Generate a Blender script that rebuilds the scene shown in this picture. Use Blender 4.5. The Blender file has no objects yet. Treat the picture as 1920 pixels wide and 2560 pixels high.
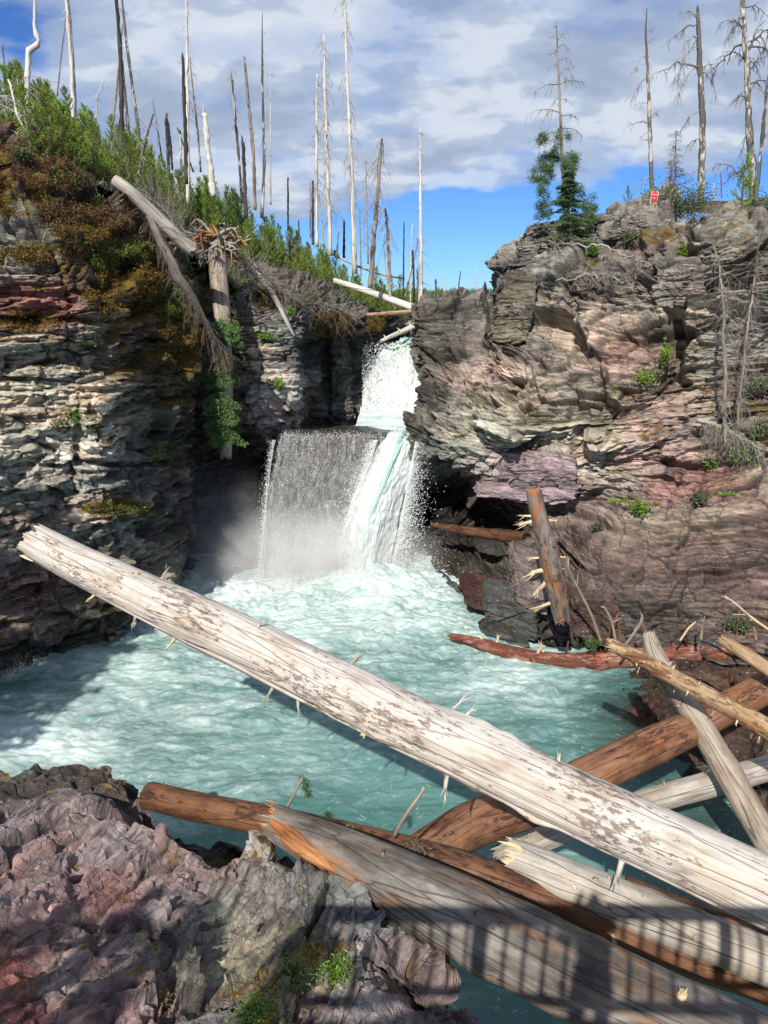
import bpy, math, random, time
import numpy as np
from mathutils import Vector, Matrix
T0 = time.time()
random.seed(7); RNG = np.random.default_rng(7)
SC = bpy.context.scene
COL = SC.collection

# ------------------------------------------------------------------ camera
CAM_H = 9.0; PITCH = math.radians(16.0); F = 1849.0      # F: focal length in photo pixels (1920 x 2560)
cam_data = bpy.data.cameras.new('camera'); cam = bpy.data.objects.new('camera', cam_data); COL.objects.link(cam)
cam.location = (0, 0, CAM_H); cam.rotation_euler = (math.pi/2 - PITCH, 0, 0)
cam_data.sensor_fit = 'VERTICAL'; cam_data.sensor_height = 36.0; cam_data.lens = 36.0*F/2560
cam_data.clip_start = 0.1; cam_data.clip_end = 5000
SC.camera = cam

# ------------------------------------------------------------------ sky, sun, exposure
SUN_AZ = math.radians(18.0)      # light travels towards +Y, turned this much towards +X
SUN_EL = math.radians(41.0)
world = bpy.data.worlds.new("World"); SC.world = world; world.use_nodes = True
wn = world.node_tree; wn.nodes.clear()
def wnode(t, **kw):
    n = wn.nodes.new(t)
    for k, v in kw.items(): setattr(n, k, v)
    return n
wout = wnode('ShaderNodeOutputWorld'); wbg = wnode('ShaderNodeBackground')
sky = wnode('ShaderNodeTexSky', sky_type='NISHITA', sun_disc=False)
sky.sun_elevation = SUN_EL; sky.sun_rotation = math.pi + SUN_AZ; sky.altitude = 1400
sky.air_density = 1.0; sky.dust_density = 0.25; sky.ozone_density = 2.2
SKY_STRENGTH = 0.10
wbg.inputs['Strength'].default_value = SKY_STRENGTH
tc = wnode('ShaderNodeTexCoord'); sep = wnode('ShaderNodeSeparateXYZ')
wn.links.new(tc.outputs['Generated'], sep.inputs[0])
def wmath(op, a, b=None, clamp=False):
    n = wnode('ShaderNodeMath', operation=op, use_clamp=clamp)
    for i, v in enumerate((a, b)):
        if v is None: continue
        if isinstance(v, (int, float)): n.inputs[i].default_value = v
        else: wn.links.new(v, n.inputs[i])
    return n.outputs[0]
zz = wmath('MAXIMUM', sep.outputs['Z'], 0.0)
den = wmath('ADD', zz, 0.42)
cxx = wmath('DIVIDE', sep.outputs['X'], den); cyy = wmath('DIVIDE', sep.outputs['Y'], den)
comb = wnode('ShaderNodeCombineXYZ'); wn.links.new(cxx, comb.inputs[0]); wn.links.new(cyy, comb.inputs[1])
def wnoise(scale, detail, rough, dist=0.0, off=(0,0,0), sc=(1,1,1)):
    mp = wnode('ShaderNodeMapping'); mp.inputs['Location'].default_value = off; mp.inputs['Scale'].default_value = sc
    wn.links.new(comb.outputs[0], mp.inputs[0])
    n = wnode('ShaderNodeTexNoise', noise_dimensions='2D'); n.inputs['Scale'].default_value = scale
    n.inputs['Detail'].default_value = detail; n.inputs['Roughness'].default_value = rough; n.inputs['Distortion'].default_value = dist
    wn.links.new(mp.outputs[0], n.inputs['Vector']); return n.outputs['Fac']
def wramp(v, stops):
    r = wnode('ShaderNodeValToRGB'); el = r.color_ramp.elements
    while len(el) < len(stops): el.new(0.5)
    for e, (p, c) in zip(el, stops): e.position = p; e.color = (*c, 1) if len(c) == 3 else c
    r.color_ramp.interpolation = 'EASE'
    wn.links.new(v, r.inputs[0]); return r
big = wnoise(1.5, 3, 0.5, 0.2, (3.1, 7.7, 0))
med = wnoise(5.0, 6, 0.52, 0.1, (1.3, 0.4, 0), (1, 1.5, 1))
fin = wnoise(10, 4, 0.5, 0.1, (0,0,0), (1, 1.5, 1))
cov = wmath('ADD', wmath('MULTIPLY', big, 0.55), wmath('MULTIPLY', med, 0.45))
# clouds lie over the upper sky; a clear band stands over the horizon ahead
band = wmath('ADD', wmath('MULTIPLY', sep.outputs['Z'], 8.0), -0.90 )
tilt = wmath('ADD', band, wmath('MULTIPLY', sep.outputs['X'], -0.8))
band2 = wmath('MINIMUM', wmath('MAXIMUM', tilt, -0.62), 0.14)
cov = wmath('ADD', cov, wmath('MULTIPLY', band2, 0.9))
covr = wramp(cov, [(0.0,(0,0,0)), (0.44,(0,0,0)), (0.54,(0.74,0.74,0.74)), (0.66,(1,1,1)), (1.0,(1,1,1))])
lowc = wnoise(3.6, 4, 0.5, 0.1, (5, 2, 0), (1, 1.5, 1))
shade = wmath('ADD', wmath('MULTIPLY', lowc, 0.65), wmath('MULTIPLY', fin, 0.35))
shr = wramp(shade, [(0.0,(2.7,3.4,4.75)), (0.38,(2.95,3.65,5.0)), (0.49,(3.75,4.45,5.7)), (0.58,(5.4,5.95,6.8)), (1.0,(7.4,7.6,7.9))])
# low cloud bank on the horizon
skycol = wnode('ShaderNodeMixRGB', blend_type='MULTIPLY'); skycol.inputs[0].default_value = 1.0
wn.links.new(sky.outputs[0], skycol.inputs[1]); skycol.inputs[2].default_value = (0.36, 0.61, 1.03, 1)
mix = wnode('ShaderNodeMixRGB'); wn.links.new(covr.outputs[0], mix.inputs[0])
wn.links.new(skycol.outputs[0], mix.inputs[1]); wn.links.new(shr.outputs[0], mix.inputs[2])
wn.links.new(mix.outputs[0], wbg.inputs['Color']); wn.links.new(wbg.outputs[0], wout.inputs[0])

sun_data = bpy.data.lights.new('sun', 'SUN'); sun = bpy.data.objects.new('sun', sun_data); COL.objects.link(sun)
sun_data.energy = 5.0; sun_data.angle = math.radians(0.53); sun_data.color = (1.0, 0.94, 0.84)
sd = Vector((math.sin(SUN_AZ)*math.cos(SUN_EL), math.cos(SUN_AZ)*math.cos(SUN_EL), -math.sin(SUN_EL)))
sun.rotation_euler = sd.to_track_quat('-Z', 'Y').to_euler(); sun.location = (-10, -20, 40)
SC.view_settings.view_transform = 'Standard'; SC.view_settings.look = 'None'
SC.view_settings.exposure = 0.32; SC.view_settings.gamma = 1.0; SC.view_settings.use_curve_mapping = False

# ------------------------------------------------------------------ placing: photo pixel + depth (metres along Y) -> point in the place
cp, sp = math.cos(PITCH), math.sin(PITCH)
def at(px, py, d):
    x = (px-960)/F; v = -(py-1280)/F
    y = cp + v*sp; z = -sp + v*cp
    return Vector((x*d/y, d, CAM_H + z*d/y))
def at_np(px, py, d):
    x = (px-960)/F; v = -(py-1280)/F
    y = cp + v*sp; z = -sp + v*cp
    return np.stack([x*d/y, d*np.ones_like(x*y), CAM_H + z*d/y], -1)
def wd(py, z=0.0):
    v = -(py-1280)/F
    return (CAM_H - z)*(cp+v*sp)/(sp-v*cp)
def proj_np(P):
    dx, dy, dz = P[..., 0], P[..., 1], P[..., 2]-CAM_H
    f = dy*cp - dz*sp; u = dy*sp + dz*cp
    f = np.maximum(f, 0.05)
    return 960 + F*dx/f, 1280 - F*u/f
def mpx(p):                       # metres per photo pixel at a point
    f = p[1]*cp - (p[2]-CAM_H)*sp
    return f/F

# ------------------------------------------------------------------ numpy noise
def ihash(ix, iy, iz, seed=0):
    h = (ix.astype(np.int64)*374761393 + iy.astype(np.int64)*668265263 + iz.astype(np.int64)*2147483647 + seed*1274126177) & 0xffffffff
    h = ((h ^ (h >> 13))*1274126177) & 0xffffffff
    h = ((h ^ (h >> 16))*2246822519) & 0xffffffff
    return ((h ^ (h >> 15)) & 0xffffff).astype(np.float32)/float(0xffffff)
def vnoise(P, seed=0):
    i = np.floor(P).astype(np.int64); f = P-i; f = f*f*(3-2*f)
    x, y, z = i[..., 0], i[..., 1], i[..., 2]
    def L(a, b, t): return a+(b-a)*t
    c = lambda dx, dy, dz: ihash(x+dx, y+dy, z+dz, seed)
    return L(L(L(c(0,0,0), c(1,0,0), f[...,0]), L(c(0,1,0), c(1,1,0), f[...,0]), f[...,1]),
             L(L(c(0,0,1), c(1,0,1), f[...,0]), L(c(0,1,1), c(1,1,1), f[...,0]), f[...,1]), f[...,2])*2-1
def fbm(P, oct=3, seed=0, rough=0.5):
    a = 1.0; s = 0; t = 0
    for o in range(oct):
        s = s + a*vnoise(P*(2.03**o), seed+o*13); t += a; a *= rough
    return s/t

# ------------------------------------------------------------------ object helpers
def tag(o, label=None, cat=None, group=None, kind=None):
    if label: o['label'] = label
    if cat: o['category'] = cat
    if group: o['group'] = group
    if kind: o['kind'] = kind
    return o
def link(o, parent=None):
    COL.objects.link(o)
    if parent is not None:
        o.parent = parent
        o.matrix_parent_inverse = Matrix.Translation(-Vector(parent.location)) if parent.rotation_euler[:] == (0,0,0) else parent.matrix_basis.inverted()
    return o
def empty(name, loc=(0,0,0)):
    o = bpy.data.objects.new(name, None); o.location = loc; o.empty_display_size = 0.2
    COL.objects.link(o); return o
def mesh_np(name, V, faces, mats=None, smooth=True, attrs=None, parent=None, matidx=None):
    """V (n,3); faces: (m,4) or (m,3) int array (or a list of such arrays)."""
    me = bpy.data.meshes.new(name)
    fl = faces if isinstance(faces, list) else [faces]
    fl = [np.asarray(f, dtype=np.int32) for f in fl if len(f)]
    V = np.asarray(V, dtype=np.float32)
    me.vertices.add(len(V)); me.vertices.foreach_set('co', V.ravel())
    loops = np.concatenate([f.ravel() for f in fl]); me.loops.add(len(loops)); me.loops.foreach_set('vertex_index', loops)
    tot = np.concatenate([np.full(len(f), f.shape[1], dtype=np.int32) for f in fl])
    start = np.concatenate([[0], np.cumsum(tot)[:-1]]).astype(np.int32)
    me.polygons.add(len(tot)); me.polygons.foreach_set('loop_start', start)
    me.polygons.foreach_set('use_smooth', np.full(len(tot), smooth))
    if matidx is not None: me.polygons.foreach_set('material_index', np.asarray(matidx, dtype=np.int32))
    me.update(calc_edges=True); me.validate()
    for m in (mats if isinstance(mats, (list, tuple)) else [mats]):
        if m: me.materials.append(m)
    for k, a in (attrs or {}).items():
        a = np.asarray(a, dtype=np.float32)
        if a.ndim == 1:
            at_ = me.attributes.new(k, 'FLOAT', 'POINT'); at_.data.foreach_set('value', a)
        else:
            at_ = me.attributes.new(k, 'FLOAT_VECTOR', 'POINT'); at_.data.foreach_set('vector', a[:, :3].ravel())
    o = bpy.data.objects.new(name, me)
    link(o, parent); return o
def grid_faces(nu, nv, wrap=False, off=0):
    i = np.arange(nu-1)[:, None]; j = np.arange(nv if wrap else nv-1)[None, :]
    j2 = (j+1) % nv
    a = i*nv+j; b = i*nv+j2; c = (i+1)*nv+j2; d = (i+1)*nv+j
    return (np.stack([a, b, c, d], -1).reshape(-1, 4)+off).astype(np.int32)

# ------------------------------------------------------------------ materials
class NT:
    def __init__(s, name):
        s.m = bpy.data.materials.new(name); s.m.use_nodes = True; s.t = s.m.node_tree; s.t.nodes.clear()
        s.out = s.n('ShaderNodeOutputMaterial'); s.b = s.n('ShaderNodeBsdfPrincipled'); s.l(s.b.outputs[0], s.out.inputs['Surface'])
    def n(s, t, **kw):
        n = s.t.nodes.new(t)
        for k, v in kw.items(): setattr(n, k, v)
        return n
    def l(s, a, b): s.t.links.new(a, b)
    def put(s, v, sock):
        if isinstance(v, (int, float)): sock.default_value = v
        elif isinstance(v, (tuple, list)): sock.default_value = (*v, 1) if (len(v) == 3 and len(sock.default_value) == 4) else v
        else: s.l(v, sock)
    def math(s, op, a, b=None, c=None, clamp=False):
        n = s.n('ShaderNodeMath', operation=op, use_clamp=clamp)
        for i, v in enumerate((a, b, c)):
            if v is not None: s.put(v, n.inputs[i])
        return n.outputs[0]
    def mix(s, f, a, b, bt='MIX'):
        n = s.n('ShaderNodeMixRGB', blend_type=bt); s.put(f, n.inputs[0]); s.put(a, n.inputs[1]); s.put(b, n.inputs[2]); return n.outputs[0]
    def attr(s, name, vec=False):
        n = s.n('ShaderNodeAttribute', attribute_name=name); return n.outputs['Vector' if vec else 'Fac']
    def obj(s): return s.n('ShaderNodeTexCoord').outputs['Object']
    def pos(s): return s.n('ShaderNodeNewGeometry').outputs['Position']
    def map(s, v, sc=(1,1,1), rot=(0,0,0), loc=(0,0,0)):
        n = s.n('ShaderNodeMapping'); s.l(v, n.inputs[0]); n.inputs['Scale'].default_value = sc; n.inputs['Rotation'].default_value = rot; n.inputs['Location'].default_value = loc; return n.outputs[0]
    def noise(s, v, scale, detail=4, rough=0.55, dist=0.0, out='Fac'):
        n = s.n('ShaderNodeTexNoise'); s.l(v, n.inputs['Vector']); n.inputs['Scale'].default_value = scale; n.inputs['Detail'].default_value = detail
        n.inputs['Roughness'].default_value = rough; n.inputs['Distortion'].default_value = dist; return n.outputs[out]
    def vor(s, v, scale, feature='F1', out='Distance', rnd=1.0):
        n = s.n('ShaderNodeTexVoronoi', feature=feature); s.l(v, n.inputs['Vector']); n.inputs['Scale'].default_value = scale
        n.inputs['Randomness'].default_value = rnd; return n.outputs[out]
    def ramp(s, v, stops, interp='LINEAR'):
        r = s.n('ShaderNodeValToRGB'); el = r.color_ramp.elements; r.color_ramp.interpolation = interp
        while len(el) < len(stops): el.new(0.5)
        for e, (p, c) in zip(el, stops):
            e.position = p; e.color = (c, c, c, 1) if isinstance(c, (int, float)) else (*c, 1)
        s.l(v, r.inputs[0]); return r.outputs[0]
    def bump(s, h, strength=0.5, dist=0.02, normal=None):
        n = s.n('ShaderNodeBump'); n.inputs['Strength'].default_value = strength; n.inputs['Distance'].default_value = dist
        s.l(h, n.inputs['Height'])
        if normal is not None: s.l(normal, n.inputs['Normal'])
        return n.outputs[0]
    def fin(s, col=None, rough=None, normal=None, **kw):
        if col is not None: s.put(col, s.b.inputs['Base Color'])
        if rough is not None: s.put(rough, s.b.inputs['Roughness'])
        if normal is not None: s.l(normal, s.b.inputs['Normal'])
        for k, v in kw.items(): s.put(v, s.b.inputs[k.replace('_', ' ')])
        return s.m

def mat_rock(name, dip=(0.0, 0.0), fine=1.0, lichen=0.5, spec=0.25, bump=1.0, str_=1.0, fract=0.0):
    t = NT(name); P = t.pos()
    bed = t.map(P, (1, 1, 1), (dip[0], dip[1], 0))
    st = t.map(bed, (0.55*fine, 0.55*fine, 7.0*fine*str_))
    n1 = t.noise(st, 1.6, 7, 0.62, 0.3)
    n2 = t.noise(t.map(bed, (1.2*fine, 1.2*fine, 20*fine*str_)), 2.2, 5, 0.65, 0.4)
    iso = t.noise(P, 3.1*fine, 8, 0.62)
    iso2 = t.noise(P, 24*fine, 5, 0.6)
    tint = t.attr('tint', True)
    k = t.ramp(n1, [(0.25, 0.45), (0.45, 0.88), (0.6, 1.1), (0.8, 1.6)])
    c = t.mix(1.0, tint, k, 'MULTIPLY')
    k2 = t.ramp(n2, [(0.3, 0.62), (0.5, 1.0), (0.72, 1.32)])
    c = t.mix(0.8, c, k2, 'MULTIPLY')
    k3 = t.ramp(iso, [(0.3, (0.5, 0.52, 0.55)), (0.48, (0.95, 0.95, 0.95)), (0.62, (1.08, 1.04, 1.0)), (0.8, (1.4, 1.25, 1.1))])
    c = t.mix(0.85, c, k3, 'MULTIPLY')
    # rust and grey-green weathering
    rust = t.ramp(t.noise(t.map(P, (1, 1, 2.2), loc=(7, 3, 1)), 1.7*fine, 6, 0.6), [(0.60, 0.0), (0.72, 1.0)])
    c = t.mix(t.math('MULTIPLY', rust, 0.28), c, t.mix(1.0, c, (1.7, 0.95, 0.55), 'MULTIPLY'))
    grn = t.ramp(t.noise(t.map(P, (1, 1, 2.2), loc=(1, 13, 5)), 1.3*fine, 5, 0.6), [(0.56, 0.0), (0.7, 1.0)])
    c = t.mix(t.math('MULTIPLY', grn, 0.5), c, t.mix(1.0, c, (0.90, 1.0, 0.84), 'MULTIPLY'))
    # pale lichen crusts and dark spots
    lv = t.vor(t.map(P, (1, 1, 1.3)), 9*fine, 'F1'); lm = t.noise(P, 2.0*fine, 3, 0.5)
    li = t.math('MULTIPLY', t.ramp(lv, [(0.16, 1.0), (0.27, 0.0)]), t.ramp(lm, [(0.52, 0.0), (0.60, 1.0)]))
    c = t.mix(t.math('MULTIPLY', li, lichen), c, (0.42, 0.44, 0.40))
    dk = t.ramp(t.noise(P, 7*fine, 5, 0.7), [(0.60, 0.0), (0.70, 1.0)])
    c = t.mix(t.math('MULTIPLY', dk, 0.5), c, (0.022, 0.022, 0.02))
    # moss where the attribute allows it
    moss = t.attr('moss')
    mn = t.noise(P, 2.6, 6, 0.65)
    geo = t.n('ShaderNodeNewGeometry'); sz = t.n('ShaderNodeSeparateXYZ'); t.l(geo.outputs['Normal'], sz.inputs[0])
    up = t.math('MULTIPLY', t.math('ADD', sz.outputs['Z'], 0.1), 0.3)
    mm = t.math('ADD', t.math('ADD', mn, up), t.math('MULTIPLY', moss, 0.55))
    mk = t.ramp(mm, [(0.86, 0.0), (0.96, 1.0)])
    mcol = t.ramp(t.noise(P, 1.6, 5, 0.7), [(0.28, (0.035, 0.014, 0.006)), (0.42, (0.085, 0.042, 0.012)), (0.54, (0.14, 0.085, 0.012)), (0.66, (0.085, 0.09, 0.018)), (0.8, (0.05, 0.075, 0.02))])
    mcol = t.mix(1.0, mcol, t.ramp(iso2, [(0.3, 0.5), (0.7, 1.5)]), 'MULTIPLY')
    c = t.mix(mk, c, mcol)
    wet = t.attr('wet')
    c = t.mix(wet, c, t.mix(1.0, c, (0.30, 0.29, 0.30), 'MULTIPLY'))
    r = t.math('SUBTRACT', 0.86, t.math('MULTIPLY', wet, 0.45))
    h = t.math('ADD', t.math('ADD', t.math('MULTIPLY', n2, 0.9), t.math('MULTIPLY', n1, 0.8)), t.math('ADD', t.math('MULTIPLY', iso2, 0.35), t.math('MULTIPLY', iso, 0.5)))
    if fract:
        wp = t.n('ShaderNodeVectorMath', operation='ADD'); sc_ = t.n('ShaderNodeVectorMath', operation='SCALE'); sc_.inputs['Scale'].default_value = 0.10
        t.l(t.noise(P, 5.0, 4, 0.6, 0, 'Color'), sc_.inputs[0]); t.l(P, wp.inputs[0]); t.l(sc_.outputs[0], wp.inputs[1])
        q1 = t.map(t.map(wp.outputs[0], (1, 1, 1), (0.3, 0.2, 0.9)), (0.8, 6.5, 5.0)); q2 = t.map(t.map(wp.outputs[0], (1, 1, 1), (0.3, 0.2, 0.7)), (2.6, 22.0, 16.0))
        k1 = t.ramp(t.vor(q1, 1.0, 'DISTANCE_TO_EDGE'), [(0.0, 1.0), (0.035, 0.0)]); k2 = t.ramp(t.vor(q2, 1.0, 'DISTANCE_TO_EDGE'), [(0.0, 0.8), (0.07, 0.0)])
        zone = t.ramp(t.noise(P, 1.4, 3, 0.5), [(0.42, 0.0), (0.55, 1.0)])
        ck = t.math('MULTIPLY', t.math('MAXIMUM', k1, t.math('MULTIPLY', k2, zone)), t.ramp(t.noise(P, 4.5, 4, 0.6), [(0.46, 0.0), (0.6, 1.0)]))
        c = t.mix(t.math('MULTIPLY', ck, fract), c, (0.03, 0.024, 0.022))
        plate = t.n('ShaderNodeTexVoronoi', feature='F1'); t.l(q2, plate.inputs['Vector']); plate.inputs['Scale'].default_value = 1.0
        sp = t.n('ShaderNodeSeparateXYZ'); t.l(plate.outputs['Color'], sp.inputs[0])
        c = t.mix(t.math('MULTIPLY', zone, 0.6), c, t.mix(1.0, c, t.ramp(sp.outputs['X'], [(0.0, 0.6), (1.0, 1.5)]), 'MULTIPLY'))
        grit = t.ramp(t.noise(P, 60, 4, 0.7), [(0.58, 0.0), (0.66, 1.0)]); c = t.mix(t.math('MULTIPLY', grit, 0.35), c, (0.50, 0.45, 0.42))
        h = t.math('ADD', t.math('SUBTRACT', h, t.math('MULTIPLY', ck, 1.6)), t.math('ADD', t.math('MULTIPLY', t.math('MULTIPLY', sp.outputs['Y'], zone), 0.9), t.math('MULTIPLY', grit, 0.15)))
        t.put(c, t.b.inputs['Base Color'])
    nb = t.bump(h, 0.8*bump, 0.05/fine)
    return t.fin(c, r, nb, Specular_IOR_Level=spec)

# ------------------------------------------------------------------ rock surfaces
def crom(C, n):
    """Catmull-Rom along axis 0 of C (m,...) -> n samples, also returns parameter."""
    m = len(C); t = np.linspace(0, m-1, n); i = np.clip(np.floor(t).astype(int), 0, m-2); f = (t-i).reshape(-1, *([1]*(C.ndim-1)))
    p0 = C[np.clip(i-1, 0, m-1)]; p1 = C[i]; p2 = C[i+1]; p3 = C[np.clip(i+2, 0, m-1)]
    k = 0.38
    m1 = (p2-p0)*k; m2 = (p3-p1)*k
    f2 = f*f; f3 = f2*f
    return (2*f3-3*f2+1)*p1 + (f3-2*f2+f)*m1 + (-2*f3+3*f2)*p2 + (f3-f2)*m2
def normals_grid(P):
    du = np.gradient(P, axis=0); dv = np.gradient(P, axis=1)
    N = np.cross(du, dv); N /= np.linalg.norm(N, axis=-1, keepdims=True)+1e-9
    return N
def smooth_grid(A, k):
    for _ in range(k):
        A = A.copy()
        A[1:-1] = (A[:-2]+2*A[1:-1]+A[2:])/4
        A[:, 1:-1] = (A[:, :-2]+2*A[:, 1:-1]+A[:, 2:])/4
    return A
def strata(P, b, scales, seed=0, warp=0.45, wf=0.3, jw=1.0):
    b = np.array(b, float); b /= np.linalg.norm(b)
    h1 = np.cross(b, [0.3, 1, 0.1]); h1 /= np.linalg.norm(h1); h2 = np.cross(b, h1)
    s0 = P@b + warp*fbm(P*wf, 3, seed+50); ux = P@h1 + 0.25*vnoise(P*0.9, seed+3); uy = P@h2 + 0.25*vnoise(P*0.9+9, seed+4)
    D = np.zeros(P.shape[:-1], np.float32); tone = np.zeros_like(D); hue = np.zeros_like(D)
    w8 = vnoise(P*0.45+20, seed+77)
    for q, (k, amp, aspect) in enumerate(scales):
        # waviness so that the layer edges are never ruled lines
        t = s0/k + 0.32*vnoise(np.stack([ux/(k*5), uy/(k*5), s0/(k*4)], -1)+q*31, seed+7*q)
        i = np.floor(t); f = t-i; i = i.astype(np.int64)
        r1 = ihash(i, i*0, i*0, seed+q)
        wv = k*aspect*(0.6+1.5*r1)
        v = (ux+0.8*uy)/wv + r1*37 + 0.18*vnoise(P/(k*0.9), seed+q+90)
        v2 = (ux-1.1*uy)/(wv*1.3) + r1*11
        j = np.floor(v); g = v-j; j = j.astype(np.int64); j2 = np.floor(v2).astype(np.int64)
        o = ihash(i, j, j2, seed+5*q+1)*2-1
        o = np.sign(o)*np.abs(o)**1.5
        em = np.minimum(f, 1-f)*k; egm = np.minimum(g, 1-g)*wv
        D += amp*(0.8*jw*o + (1.15-0.5*jw)*(r1*2-1))
        D += amp*0.75*(f**1.5-0.4)*(0.3+ihash(i, j, i*0+8, seed+q+150))
        cw = min(0.03, 0.10*k)+0.006
        D -= np.float32(min(0.10, amp*0.8))*np.exp(-(em/cw)**2)*(ihash(i, j, i*0, seed+q+200) > 0.25)
        D -= np.float32(min(0.08, amp*0.6))*np.exp(-(egm/cw)**2)*(ihash(i, j, i*0+3, seed+q+300) > 0.45)*jw*(0.4 if q == 0 else 1)
        tone += ((ihash(i, j, j2, seed+q+400)-0.5)*jw+(r1-0.5)*(1-jw*.6))*(0.34 if q < 2 else 0.24)
        if q == 0: hue = ihash(i, i*0+2, i*0, seed+19)*2-1
        if q == 1: hue = 0.6*hue+0.7*(ihash(i, j, i*0, seed+29)*2-1)
    return D, tone, hue
def cells(u, s, scales, seed=0, over=0.35):
    """fractured blocks: every cell has its own offset, its own tilted face and a crack round it"""
    D = np.zeros(u.shape, np.float32); tone = np.zeros_like(D)
    z = np.zeros(u.shape, np.int64)
    for q, (ku, ks, amp, tilt) in enumerate(scales):
        wob = 0.35*vnoise(np.stack([u/ku*1.3, s/ks*0.8, u*0+q*7], -1), seed+q*3+900)
        a = u/ku+wob; b = s/ks+0.35*vnoise(np.stack([u/ku*1.1+40, s/ks*0.9, u*0+q*9], -1), seed+q*3+901)
        ia = np.floor(a).astype(np.int64); ib = np.floor(b).astype(np.int64)
        f1 = np.full(u.shape, 9.0); f2 = np.full(u.shape, 9.0); cx = np.zeros(u.shape); cy = np.zeros(u.shape); ca = z.copy(); cb = z.copy()
        for da in (-1, 0, 1):
            for db in (-1, 0, 1):
                xa = ia+da; xb = ib+db; pa = xa+0.12+0.76*ihash(xa, xb, z, seed+q*11); pb = xb+0.10+0.80*ihash(xa, xb, z+1, seed+q*11)
                d = np.maximum(np.abs(a-pa), np.abs(b-pb)*1.1)+0.25*(np.abs(a-pa)+np.abs(b-pb))
                n1 = d < f1; f2 = np.where(n1, f1, np.minimum(f2, d))
                cx = np.where(n1, a-pa, cx); cy = np.where(n1, b-pb, cy); ca = np.where(n1, xa, ca); cb = np.where(n1, xb, cb); f1 = np.where(n1, d, f1)
        o = ihash(ca, cb, z+2, seed+q)*2-1; tx = ihash(ca, cb, z+3, seed+q)*2-1; ty = ihash(ca, cb, z+4, seed+q)*2-1+over
        D += amp*(o*np.abs(o)**0.4)+tilt*(cx*tx*ku*0.8+cy*ty*ks)
        crk = np.exp(-((f2-f1)*min(ku, ks)/(0.014+0.03*ks))**2)
        D -= min(0.12, amp*0.9)*crk*(ihash(ca, cb, z+5, seed+q) > 0.3)
        tone += (ihash(ca, cb, z+6, seed+q)-0.5)*(0.30, 0.42, 0.40, 0.30)[min(q, 3)] - 0.25*crk*(q < 3)
    return D, tone
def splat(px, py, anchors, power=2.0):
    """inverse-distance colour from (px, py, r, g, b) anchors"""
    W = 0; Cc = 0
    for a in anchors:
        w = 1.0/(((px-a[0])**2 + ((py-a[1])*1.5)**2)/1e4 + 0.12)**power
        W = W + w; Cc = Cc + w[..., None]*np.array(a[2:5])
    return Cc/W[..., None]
def blobs(px, py, L):
    m = np.zeros_like(px)
    for (x, y, rx, ry, a) in L:
        m = np.maximum(m, a*np.clip(1.35-np.sqrt(((px-x)/rx)**2+((py-y)/ry)**2), 0, 1)) if a > 0 else m + a*np.clip(1.35-np.sqrt(((px-x)/rx)**2+((py-y)/ry)**2), 0, 1)
    return m
SURF = {}; SATR = 0.85
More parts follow.
